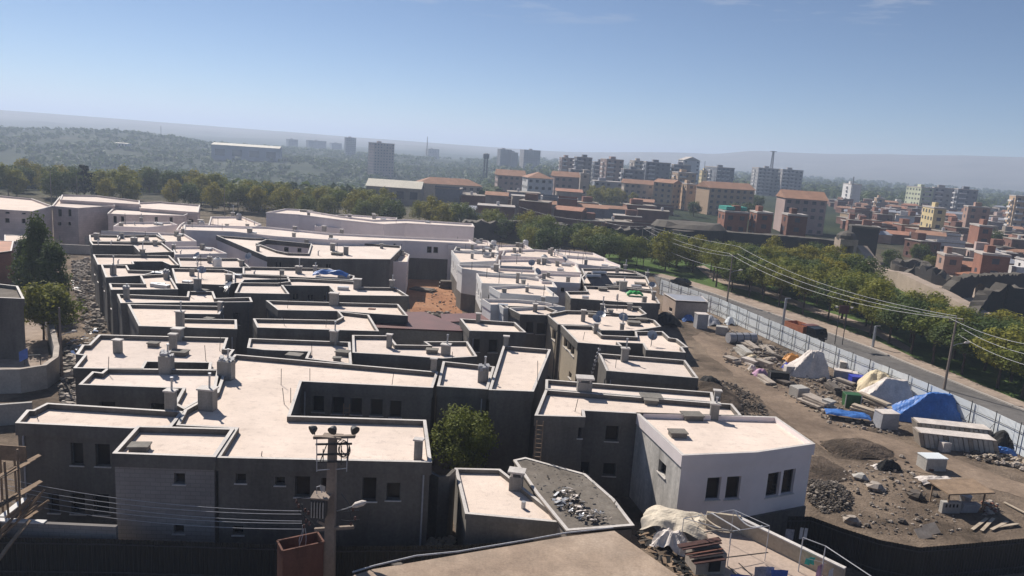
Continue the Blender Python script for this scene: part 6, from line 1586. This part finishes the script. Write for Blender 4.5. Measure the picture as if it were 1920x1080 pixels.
# ---- front utility pole
def front_pole():
    D = 37.5; c = WD(617, 1075, D); y0 = c.y; x0 = c.x; t = thing('front_utility_pole', 'big concrete utility pole with transformer, floodlights and coiled cables in front', 'utility pole', (c.x, c.y, 0))
    def Q(px, py, dy=0): d = ray(px, py); k = (y0 + dy) / d.y; return CAM + d * k
    top = Q(624, 818); m = MB()
    def sec(z, wx, wy, x): return [(x - wx, y0 - wy, z), (x + wx, y0 - wy, z), (x + wx, y0 + wy, z), (x - wx, y0 + wy, z)]
    zt = top.z; vs = sec(-.2, .30, .26, x0) + sec(zt * .5, .25, .22, lerp(x0, top.x, .5)) + sec(zt, .20, .18, top.x)
    m.add(vs, [(i, (i + 1) % 4, 4 + (i + 1) % 4, 4 + i) for i in range(4)] + [(4 + i, 4 + (i + 1) % 4, 8 + (i + 1) % 4, 8 + i) for i in range(4)] + [(8, 9, 10, 11)]); m.build('shaft', 'polec', t)
    m = MB(); m.bar(Q(588, 820, -.1), Q(666, 818, -.1), .22, .14); m.box((top.x, y0 - .05, zt + .02), (1.0, .6, .1)); m.build('top_crossarm', 'polec', t)
    for px, ang in ((590, -.9), (626, -.2), (663, .8)):
        p = Q(px, 815, -.15); a = MB(); q = p + Vector((.0, -.05, .35)); a.bar(p, q, .05); ar = a.build('floodlight_arm', 'steel', t)
        n = Vector((math.sin(ang), -.75, -.35)).normalized(); m = MB(); m.tube([q - n * .12, q, q + n * .16, q + n * .2], [.10, .18, .24, .25], 10); f = m.build('floodlight', 'steel', ar); 
    for k, (yy, x1, x2) in enumerate([(833, 592, 660), (852, 595, 655), (866, 592, 652)]):
        m = MB(); m.bar(Q(x1, yy, -.2), Q(x2, yy - 1, -.2), .09); m.build('bracket_bar', 'steel', t)
    for k, (xa, ya, xb, yb) in enumerate([(594, 822, 594, 884), (652, 822, 650, 884), (594, 882, 618, 880), (630, 880, 650, 878), (606, 842, 606, 866), (640, 836, 640, 872), (612, 835, 600, 866), (655, 835, 652, 866)]):
        m = MB(); m.tube([Q(xa, ya, -.25), Q(xb, yb, -.25)], .028, 5); m.build('cable', 'wire' if k in (0, 1, 2, 3) else 'steel', t)
    for k in range(5):
        cx, cy, rr = 645 + R.uniform(-4, 4), 842 + R.uniform(-3, 6), R.uniform(10, 16); m = MB(); m.tube([Q(cx + rr * .7 * math.cos(q * .35), cy + rr * math.sin(q * .35), -.3 - .02 * k) for q in range(19)], .022, 4); m.build('cable_coil', 'steel', t)
    a = Q(586, 930, -.4); b = Q(612, 968, -.4); m = MB(); m.box(((a.x + b.x) / 2, y0 - .45, (a.z + b.z) / 2), (b.x - a.x, .7, a.z - b.z)); tr = m.build('transformer', 'steel', t)
    m = MB(); m.box(((a.x + b.x) / 2 + .1, y0 - .45, a.z + .08), (b.x - a.x + .2, .85, .08)); m.build('cover', 'polec', tr)
    for k in range(5): m = MB(); m.box((lerp(a.x, b.x, (k + .5) / 5), y0 - .84, (a.z + b.z) / 2), (.04, .08, (a.z - b.z) * .8)); m.build('cooling_fin', 'metal', tr)
    m = MB(); p = [Q(594, 926, -.5), Q(594, 913, -.5), Q(600, 911, -.5), Q(604, 924, -.5)]; m.tube(p, .03, 5); m.build('lifting_hoop', 'wire', tr)
    m = MB(); m.add([Q(600, 908, -.5), Q(610, 912, -.5), Q(610, 924, -.5), Q(600, 918, -.5)], [(0, 1, 2, 3)]); m.build('small_plate', 'metal', tr)
    m = MB(); m.bar(Q(590, 993, -.1), Q(664, 988, -.1), .16, .16); m.bar(Q(596, 978, -.6), Q(616, 988, 0), .14); m.build('lower_crossarm', 'polec', t)
    for k, (px, py) in enumerate([(572, 960), (578, 965), (574, 980), (580, 985), (570, 990), (662, 958), (666, 975), (658, 985), (560, 952), (556, 944)]):
        p = Q(px, py, -.3); m = MB(); m.tube([p, p + Vector((0, 0, .09)), p + Vector((0, 0, .2))], [.05, .08, .04], 8); m.build('insulator', 'ceramic', t)
    for k, (xa, ya, xb, yb) in enumerate([(640, 925, 658, 950), (645, 960, 672, 957), (650, 977, 674, 975), (556, 935, 590, 930), (566, 945, 572, 975), (640, 975, 656, 978), (560, 958, 590, 985), (654, 950, 664, 986)]):
        m = MB(); m.tube([Q(xa, ya, -.25), Q(xb, yb, -.3)], .03, 5); m.build('stay', 'steel', t)
    m = MB(); m.tube([Q(632, 958, -.1), Q(645, 955, -.4), Q(662, 949, -.7)], .035, 6); la = m.build('lamp_arm', 'metal', t)
    m = MB(); m.tube([Q(661, 950, -.7), Q(667, 947, -.75), Q(680, 943, -.85), Q(687, 941, -.9)], [.06, .15, .15, .05], 10); m.build('lamp_head', 'tarpw', la)
    for k, (a, b) in enumerate([((570, 985), (548, 1080)), ((572, 990), (573, 1080)), ((567, 985), (560, 1030))]):
        m = MB(); p, q = Q(*a, -.3), Q(*b, -.4); m.tube([p.lerp(q, s / 8) + Vector((.05 * math.sin(s), 0, 0)) for s in range(9)], .018, 4); m.build('hanging_cable', 'wire', t)
    for k, (y1, y2) in enumerate([(888, 958), (901, 964), (908, 977), (920, 981), (930, 992)]):
        a = Q(566, y2, -.2); e = WD(-30, y1, 52); wire(a, e, .55, '%s from the top of the five bare wires left of the front pole' % ordw(k), .016)
    m = MB()
front_pole()
def rusty_box():
    D = 36.6; A, B = WD(530, 1034, D), WD(607, 1022, D + .6); a, b = v2(A), v2(B); e = (b - a).normalized(); n = Vector((-e.y, e.x)); z = A.z; t = thing('rusty_cabin', 'open rusty sheet metal box at the foot of the front pole', 'metal box', (a.x, a.y, 0)); L = (b - a).length; d = 1.1
    P = [a, b, b + n * d, a + n * d]; m = MB(); Q = offset(ccw(P), .05)
    m.wallloop(P, 0, z); m.add([(*q, z - .0) for q in Q] + [(*q, z - 2) for q in Q], [(1, 0, 4, 5), (2, 1, 5, 6), (3, 2, 6, 7), (0, 3, 7, 4), (4, 5, 6, 7)]); m.build('wall', 'rust', t)
    m = MB()
    for i in range(4): m.bar((*P[i], z + .02), (*P[(i + 1) % 4], z + .02), .1, .07)
    m.build('rim', 'rust', t)
rusty_box()
# ---- lower right roof terrace
def terrace():
    z = 4.6; P = ccw([v2(W(x, y, z)) for x, y in [(1322, 990), (1385, 998), (1580, 1095), (1300, 1110), (1345, 1052)]]); t = thing('roof_terrace', 'small house with a tan roof terrace and a low wall at the bottom right', 'house', (P[0].x, P[0].y, 0))
    m = MB(); m.wallloop(offset(P, .05), 0, z - .15); m.build('wall', 'conc', t); m = MB(); m.prism(P, z - .15, z); m.build('terrace_floor', 'shedt', t)
    a, b, c = v2(W(1322, 990, z)), v2(W(1385, 998, z)), v2(W(1580, 1095, z))
    m = MB(); m.bar((a.x, a.y, z + .5), (b.x, b.y, z + .5), .18, 1.0); m.bar((b.x, b.y + .02, z + .42), (c.x, c.y, z + .42), .18, .84); m.build('terrace_wall', 'tan', t)
    m = MB(); m.bar((b.x, b.y, z + .87), (c.x, c.y, z + .87), .26, .06); m.build('coping', 'coping', t)
    for k, (u, v) in enumerate([((1340, 1048), (1440, 1036)), ((1365, 1062), (1385, 1082)), ((1385, 1056), (1410, 1080))]):
        p, q = W(*u, z), W(*v, z); m = MB(); m.bar((p.x, p.y, z + .012), (q.x, q.y, z + .012), .05, .02); m.build('floor_joint', 'dark', t)
    # pergola frame of thin poles
    g = thing('pergola', 'thin white pole pergola with bent sticks over the terrace', 'pergola', (b.x, b.y, z)); y0 = 40.
    K = {k: W(x, y, z + 2.0) for k, (x, y) in dict(a=(1282, 972), b=(1376, 956), c=(1443, 986), d=(1372, 996)).items()}
    for k in 'abcd':
        m = MB(); q = K[k]; m.tube([q, (q.x, q.y, z)], .02, 6); m.build('post', 'wire', g)
    for u, v in (('a', 'b'), ('b', 'c'), ('c', 'd'), ('d', 'a')): m = MB(); m.tube([K[u], K[v]], .019, 6); m.build('top_bar', 'wire', g)
    for k, (u, v, s) in enumerate([((1292, 962), (1335, 1000), .25), ((1314, 962), (1352, 990), .1), ((1334, 962), (1388, 994), .0), ((1310, 975), (1372, 998), .2), ((1320, 998), (1375, 997), -.1), ((1377, 957), (1430, 986), .4)]):
        p, q = W(*u, z + 2.05), W(*v, z + 2.05); m = MB(); m.tube([p.lerp(q, f / 8) - Vector((0, 0, s * 4 * f / 8 * (1 - f / 8))) for f in range(9)], .04, 5); m.build('stick', 'board' if k not in (2, 5) else 'wire', g)
    # rusty roofed hutch
    h = thing('hutch', 'small hutch roofed with dark red corrugated sheets on the terrace', 'hutch', v2(W(1330, 1075, z)).to_3d() + Vector((0, 0, z))); c0 = v2(W(1328, 1080, z))
    m = MB(); m.box((c0.x, c0.y + .8, z + .55), (1.6, 1.3, 1.1), .2); m.build('wall', 'conc', h); m = MB(); m.box((c0.x + .3, c0.y + .12, z + .5), (.6, .06, .6), .2); m.build('opening', 'dark', h)
    for k in range(5):
        m = MB(); u = W(1272 + k * 7, 1024 + k * 6.5, z + 1.3); v = W(1350 + k * 2, 1012 + k * 8, z + 1.3); m.obox(((u.x + v.x) / 2, (u.y + v.y) / 2, z + 1.32 - k * .03 + (k % 2) * .06), ((v.x - u.x) / 2, (v.y - u.y) / 2, .03), (R.uniform(-.05, .05), .24, R.uniform(-.09, -.03)), (0, .01, .02)); m.build('roof_sheet', 'rust' if k == 2 else 'hutchroof', h)
    drape('crumpled_awning', 'crumpled cream awning cloth hanging over the debris gap', 'awning', 0, 0, 3.9, 2.6, 1.0, -.35, 'canvas', 91, fold=.45, flat=.6, nx=30, ny=22, at=W(1262, 1016, 3.8))
    drape('grey_rag', 'grey white rag draped at the front of the cream awning', 'rag', 0, 0, 2.0, 1.6, .9, -.5, 'tarpw', 92, fold=.6, flat=.3, nx=24, ny=20, at=W(1250, 1034, 3.6))
    scrap('debris_gap', 'dark broken boards filling the gap beside the brown roof', [(1190, 1000), (1240, 1010), (1330, 1090), (1290, 1100), (1220, 1040)], 3.2, 190, ['rubble', 'wood', 'rubber', 'dark'], 93, .6)
    # clothes lines
    l = thing('clothes_line', 'thin white clothes line frame at the lower right terrace corner', 'clothes line', W(1500, 1080, z))
    A = W(1506, 1008, z + 1.9); B_ = W(1548, 1024, z + 1.9); E = W(1640, 1085, z + 1.9)
    for q in (A, B_): m = MB(); m.tube([q, (q.x, q.y, z - 2)], .028, 6); m.build('post', 'wire', l)
    m = MB(); m.tube([A, B_, E], .025, 6); m.build('top_bar', 'wire', l)
    m = MB(); p = W(1508, 1046, z + .9); q = W(1550, 1056, z + .9); m.tube([p, q], .012, 4); m.build('line', 'wire', l)
    def cloth(px, py, w, h, mat, label, yaw=.2, seed=1):
        t = W(px, py, z + .9); m = MB(); n = 8; vs = []
        for j in range(7):
            for i in range(n + 1):
                u = i / n - .5; v = j / 6; x = u * w * (1 - .1 * v); s = .05 * math.sin(i * 1.7 + seed) * (v + .2); vs.append((t.x + x * math.cos(yaw) - s, t.y + x * math.sin(yaw) + s * 1.5, t.z - v * h - .06 * abs(u)))
        m.add(vs, [(j * 9 + i, j * 9 + i + 1, (j + 1) * 9 + i + 1, (j + 1) * 9 + i) for j in range(6) for i in range(8)]); o = m.build('hanging_cloth', mat, None, smooth=True, base=t); tag(o, label, 'cloth', 'washing on the terrace')
    cloth(1521, 1045, .55, .38, 'cloth_t', 'bright teal cloth hanging on the line')
    cloth(1434, 1062, 1.0, .9, 'cloth_g', 'grey checked cloth hanging at the bottom edge', .1, 3)
    cloth(1462, 1068, .9, .8, 'cloth_b', 'blue cloth hanging right of the grey checked one', .1, 5)
    cloth(1540, 1058, .5, .8, 'cloth_p', 'pinkish cloth hanging at the second post', .6, 2)
    cloth(1560, 1066, .4, .8, 'cloth_w', 'white cloth hanging at the right end of the line', .6, 7)
    cloth(1390, 1077, 1.0, .5, 'cloth_b', 'blue cloth heap edge at the very bottom of the terrace', .0, 9)
    # washing across the dark gap under the white house
    for k, (px, py, w, h, mt, lb) in enumerate([(1479, 988, .55, .75, 'cloth_g', 'blue grey patterned cloth on the dark wall below the white house'), (1501, 985, .22, .8, 'cloth_w', 'left white strip on the dark wall below the white house'), (1509, 986, .22, .8, 'cloth_w', 'right white strip on the dark wall below the white house')]):
        t = W(px, py, 2.4) + Vector((0, -.3, 0)); m = MB(); vs = []
        for j in range(4):
            for i in range(4): vs.append((t.x + (i / 3 - .5) * w, t.y + .03 * math.sin(i * 2 + j), t.z - j / 3 * h))
        m.add(vs, [(j * 4 + i, j * 4 + i + 1, j * 4 + i + 5, j * 4 + i + 4) for j in range(3) for i in range(3)]); o = m.build('wall_cloth', mt, None, base=t); tag(o, lb, 'cloth')
terrace()
# ---- left side
def left_side():
    P = [v2(G(x, y)) for x, y in [(-60, 738), (40, 736), (85, 728), (106, 712), (108, 690), (100, 655), (90, 618)]]
    thick_wall('curved_yard_wall', 'curved block yard wall with a rubble top at the left edge', P, [2.3] * 7, .5, 'cblock', 'rubblel', rough=.06, seed=11)
    m = MB(); Q = ccw([v2(G(x, y)) for x, y in [(-60, 725), (40, 722), (80, 712), (95, 690), (88, 640), (75, 600), (30, 600), (-60, 640)]]); m.poly([Q], .02); struct('yard_floor', m, 'pave')
    house('old', [(-70, 555), (46, 560), (34, 536), (-70, 524)], 'dark shaded old house behind the curved yard wall', z=6.6, wall='grey', group=None, name='old_house', auto=0, roofm='bitumen', wins=[])
    house('old2', [(-40, 478), (22, 470), (26, 452), (-30, 450)], 'small brick house with a red tiled roof at the left edge', z=5, wall='brick', group=None, name='old_house', auto=.5, roofm='tile', par=.05, bandh=.1)
    house('old3', [(8, 452), (58, 452), (56, 440), (8, 440)], 'low white walled house behind the tiled one at the left edge', z=4, wall='white', group=None, name='old_house', auto=0, par=.1, bandh=.15)
    for k, (x0, y0, x1, y1, h, lb) in enumerate([(112, 474, 172, 477, 1.7, 'low pale wall closing the rubble alley at its far end'), (112, 462, 170, 464, 2.2, 'second pale wall behind the far end of the rubble alley')]):
        a, b = G(x0, y0), G(x1, y1); m = MB(); m.bar((a.x, a.y, h / 2), (b.x, b.y, h / 2), .3, h); o = m.build('boundary_wall', 'cblock', None, base=a); tag(o, lb, 'wall')
    a, b = G(-30, 800), G(62, 792); m = MB(); m.bar((a.x, a.y, .9), (b.x, b.y, .9), .3, 1.8); o = m.build('boundary_wall', 'cblock', None, base=a); tag(o, 'low wall left of the long front wing', 'wall')
    pile('alley_rubble', 'rubble covering the alley beside the houses', [(135, 488), (172, 486), (178, 540), (196, 600), (200, 625), (160, 625), (150, 590), (140, 540)], 700, .08, .34, .5, ['rubble', 'rubblel', 'conc'], 95)
    pile('alley_rubble', 'rubble strip at the near end of the alley', [(120, 650), (160, 650), (150, 700), (150, 760), (120, 770), (112, 730)], 360, .1, .4, .4, ['rubblel', 'rubble'], 96)
    scrap('alley_sheets', 'pale blue and white sheets on the alley rubble', [(128, 640), (180, 620), (190, 650), (150, 668), (128, 672)], .4, 40, ['hoardb', 'tarpw', 'tarpb'], 97, .6)
    scrap('alley_sheets', 'pale sheets farther up the alley', [(134, 528), (155, 528), (155, 545), (136, 552)], .3, 16, ['hoardb', 'tarpw'], 98, 1.0)
    pole(117, 716, 7.4, 'lamp pole at the corner of the curved yard wall', arm=False, lamp=1.2, r=.14)
    # yard gate frame
    a, b = G(48, 716), G(78, 714); t = thing('gate_frame', 'thin metal frame with a blue board in the walled yard', 'frame', a)
    for q in (a, b): m = MB(); m.bar((q.x, q.y, 0), (q.x, q.y, 2.6), .06); m.build('post', 'steel', t)
    m = MB(); m.bar((a.x, a.y, 2.6), (b.x, b.y, 2.6), .06); m.build('top_bar', 'steel', t); m = MB(); m.obox((a.x, a.y - .1, 2.7), (.35, .1, .2), (0, .02, 0), (0, 0, .5)); m.build('board', 'cloth_b', t)
    # scaffold
    s0 = WD(12, 880, 47); t = thing('timber_scaffold', 'timber scaffold with tilted planks at the left edge', 'scaffold', (s0.x, s0.y, 0)); rnd = random.Random(4)
    X = [WD(x, 880, D) for x, D in ((-30, 46), (-8, 46.5), (12, 46.8), (32, 47), (0, 49), (28, 49.3))]
    for q in X: m = MB(); m.tube([(q.x, q.y, 0), (q.x + rnd.uniform(-.1, .1), q.y, 6.4 + rnd.uniform(-.6, .8))], .06, 6); m.build('upright', 'wood', t)
    for zz in (2.2, 3.8, 5.4):
        m = MB(); m.bar((X[0].x, X[0].y - .08, zz), (X[3].x, X[3].y - .08, zz + .5), .09); m.build('ledger', 'wood', t)
        for k in range(3): m = MB(); m.bar((X[0].x, X[0].y + .3 + k * .5, zz + .1), (X[3].x + .4, X[3].y + .4 + k * .5, zz + .6), .35, .05); m.build('plank', 'wood', t)
    for k in range(7):
        a = WD(-20 + k * 8, 880, 45.6 + .2 * k); m = MB(); m.bar((a.x - .5, a.y, 2.0 + rnd.uniform(-.4, .4)), (a.x + 1.4, a.y + .6, 4.2 + rnd.uniform(-.5, .5)), .1); m.build('brace', 'wood', t)
    m = MB(); q = WD(10, 800, 48.5); m.box((q.x, q.y, 6.2), (2.2, .06, .9)); m.build('sheet', 'wood', t)
    m = MB(); a = WD(-10, 945, 43); b = WD(40, 915, 44.5)
    for k in range(4): m = MB(); m.bar((a.x, a.y + k * .2, 2.6 + .1 * k), (b.x + k * .1, b.y + .1, 3.5 + .1 * k), .2, .05); m.build('loose_plank', 'wood', t)
left_side()
# ---------------------------------------------------------------- camera, sky, sun, haze
cam = bpy.data.cameras.new('camera'); co = bpy.data.objects.new('camera', cam); COL.objects.link(co)
Mx = Matrix((_R, _U, -_F)).transposed().to_4x4(); Mx.translation = CAM
co.matrix_world = Mx; cam.sensor_width = 36; cam.lens = 36 * FPX / 1920; cam.clip_start = .5; cam.clip_end = 40000
S.camera = co
SUN_EL, SUN_AZ = math.radians(SUN_E), math.radians(SUN_A)   # azimuth from +Y towards +X
sd = Vector((math.sin(SUN_AZ) * math.cos(SUN_EL), math.cos(SUN_AZ) * math.cos(SUN_EL), math.sin(SUN_EL)))
sl = bpy.data.lights.new('sun', 'SUN'); sl.energy = SUN_I; sl.angle = math.radians(.5); sl.color = (1, .93, .84)
so = bpy.data.objects.new('sun', sl); COL.objects.link(so); so.rotation_euler = sd.to_track_quat('Z', 'Y').to_euler(); so.location = (-60, 80, 120)
w = bpy.data.worlds.new('World'); S.world = w; w.use_nodes = True; nt = w.node_tree
sk = nt.nodes.new('ShaderNodeTexSky'); sk.sky_type = 'NISHITA'; sk.sun_disc = False; sk.sun_elevation = SUN_EL; sk.sun_rotation = SUN_AZ
sk.air_density = SKY_AIR; sk.dust_density = SKY_DUST; sk.ozone_density = SKY_OZ; sk.altitude = 600
bg = nt.nodes['Background']; bg.inputs[1].default_value = SKY_S
# a few thin cirrus wisps high in the sky
tc = nt.nodes.new('ShaderNodeTexCoord'); mp = nt.nodes.new('ShaderNodeMapping'); mp.inputs['Scale'].default_value = (5, 5, 40); mp.inputs['Rotation'].default_value = (0, .12, 0)
nt.links.new(tc.outputs['Generated'], mp.inputs[0])
nz = nt.nodes.new('ShaderNodeTexNoise'); nz.inputs['Scale'].default_value = 1.6; nz.inputs['Detail'].default_value = 6; nz.inputs['Roughness'].default_value = .6; nt.links.new(mp.outputs[0], nz.inputs['Vector'])
rp = nt.nodes.new('ShaderNodeValToRGB'); rp.color_ramp.elements[0].position = .57; rp.color_ramp.elements[1].position = .78
rp.color_ramp.elements[0].color = (0, 0, 0, 1); rp.color_ramp.elements[1].color = (.5, .5, .5, 1); nt.links.new(nz.outputs['Fac'], rp.inputs[0])
sx = nt.nodes.new('ShaderNodeSeparateXYZ'); nt.links.new(tc.outputs['Generated'], sx.inputs[0])
mr = nt.nodes.new('ShaderNodeMapRange'); mr.inputs[1].default_value = .15; mr.inputs[2].default_value = .19; nt.links.new(sx.outputs[2], mr.inputs[0])
mu = nt.nodes.new('ShaderNodeMath'); mu.operation = 'MULTIPLY'; nt.links.new(rp.outputs[0], mu.inputs[0]); nt.links.new(mr.outputs[0], mu.inputs[1])
mx = nt.nodes.new('ShaderNodeMix'); mx.data_type = 'RGBA'; nt.links.new(mu.outputs[0], mx.inputs[0]); nt.links.new(sk.outputs[0], mx.inputs[6]); mx.inputs[7].default_value = (8, 8, 8.4, 1)
nt.links.new(mx.outputs[2], bg.inputs[0])
if HAZE > 0:
    m = MB(); m.box((0, 0, (HAZE_TOP + HAZE_BOT) / 2), (21000, 21000, HAZE_TOP - HAZE_BOT))
    hm = bpy.data.materials.new('haze_air'); hm.use_nodes = True; n2 = hm.node_tree
    for q in list(n2.nodes):
        if q.type == 'BSDF_PRINCIPLED': n2.nodes.remove(q)
    pv = n2.nodes.new('ShaderNodeVolumePrincipled'); pv.inputs['Density'].default_value = HAZE; pv.inputs['Color'].default_value = (*HAZE_C, 1); pv.inputs['Anisotropy'].default_value = HAZE_G
    n2.links.new(pv.outputs[0], n2.nodes['Material Output'].inputs['Volume'])
    MAT['haze_air'] = hm
    ho = m.build('haze', 'haze_air'); ho['kind'] = 'stuff'
S.view_settings.view_transform = 'Standard'; S.view_settings.look = 'None'; S.view_settings.exposure = EXPO; S.view_settings.gamma = 1
S.cycles.max_bounces = 5; S.cycles.diffuse_bounces = 3; S.cycles.glossy_bounces = 2; S.cycles.transmission_bounces = 2; S.cycles.transparent_max_bounces = 4; S.cycles.volume_bounces = 1
S.cycles.use_denoising = True
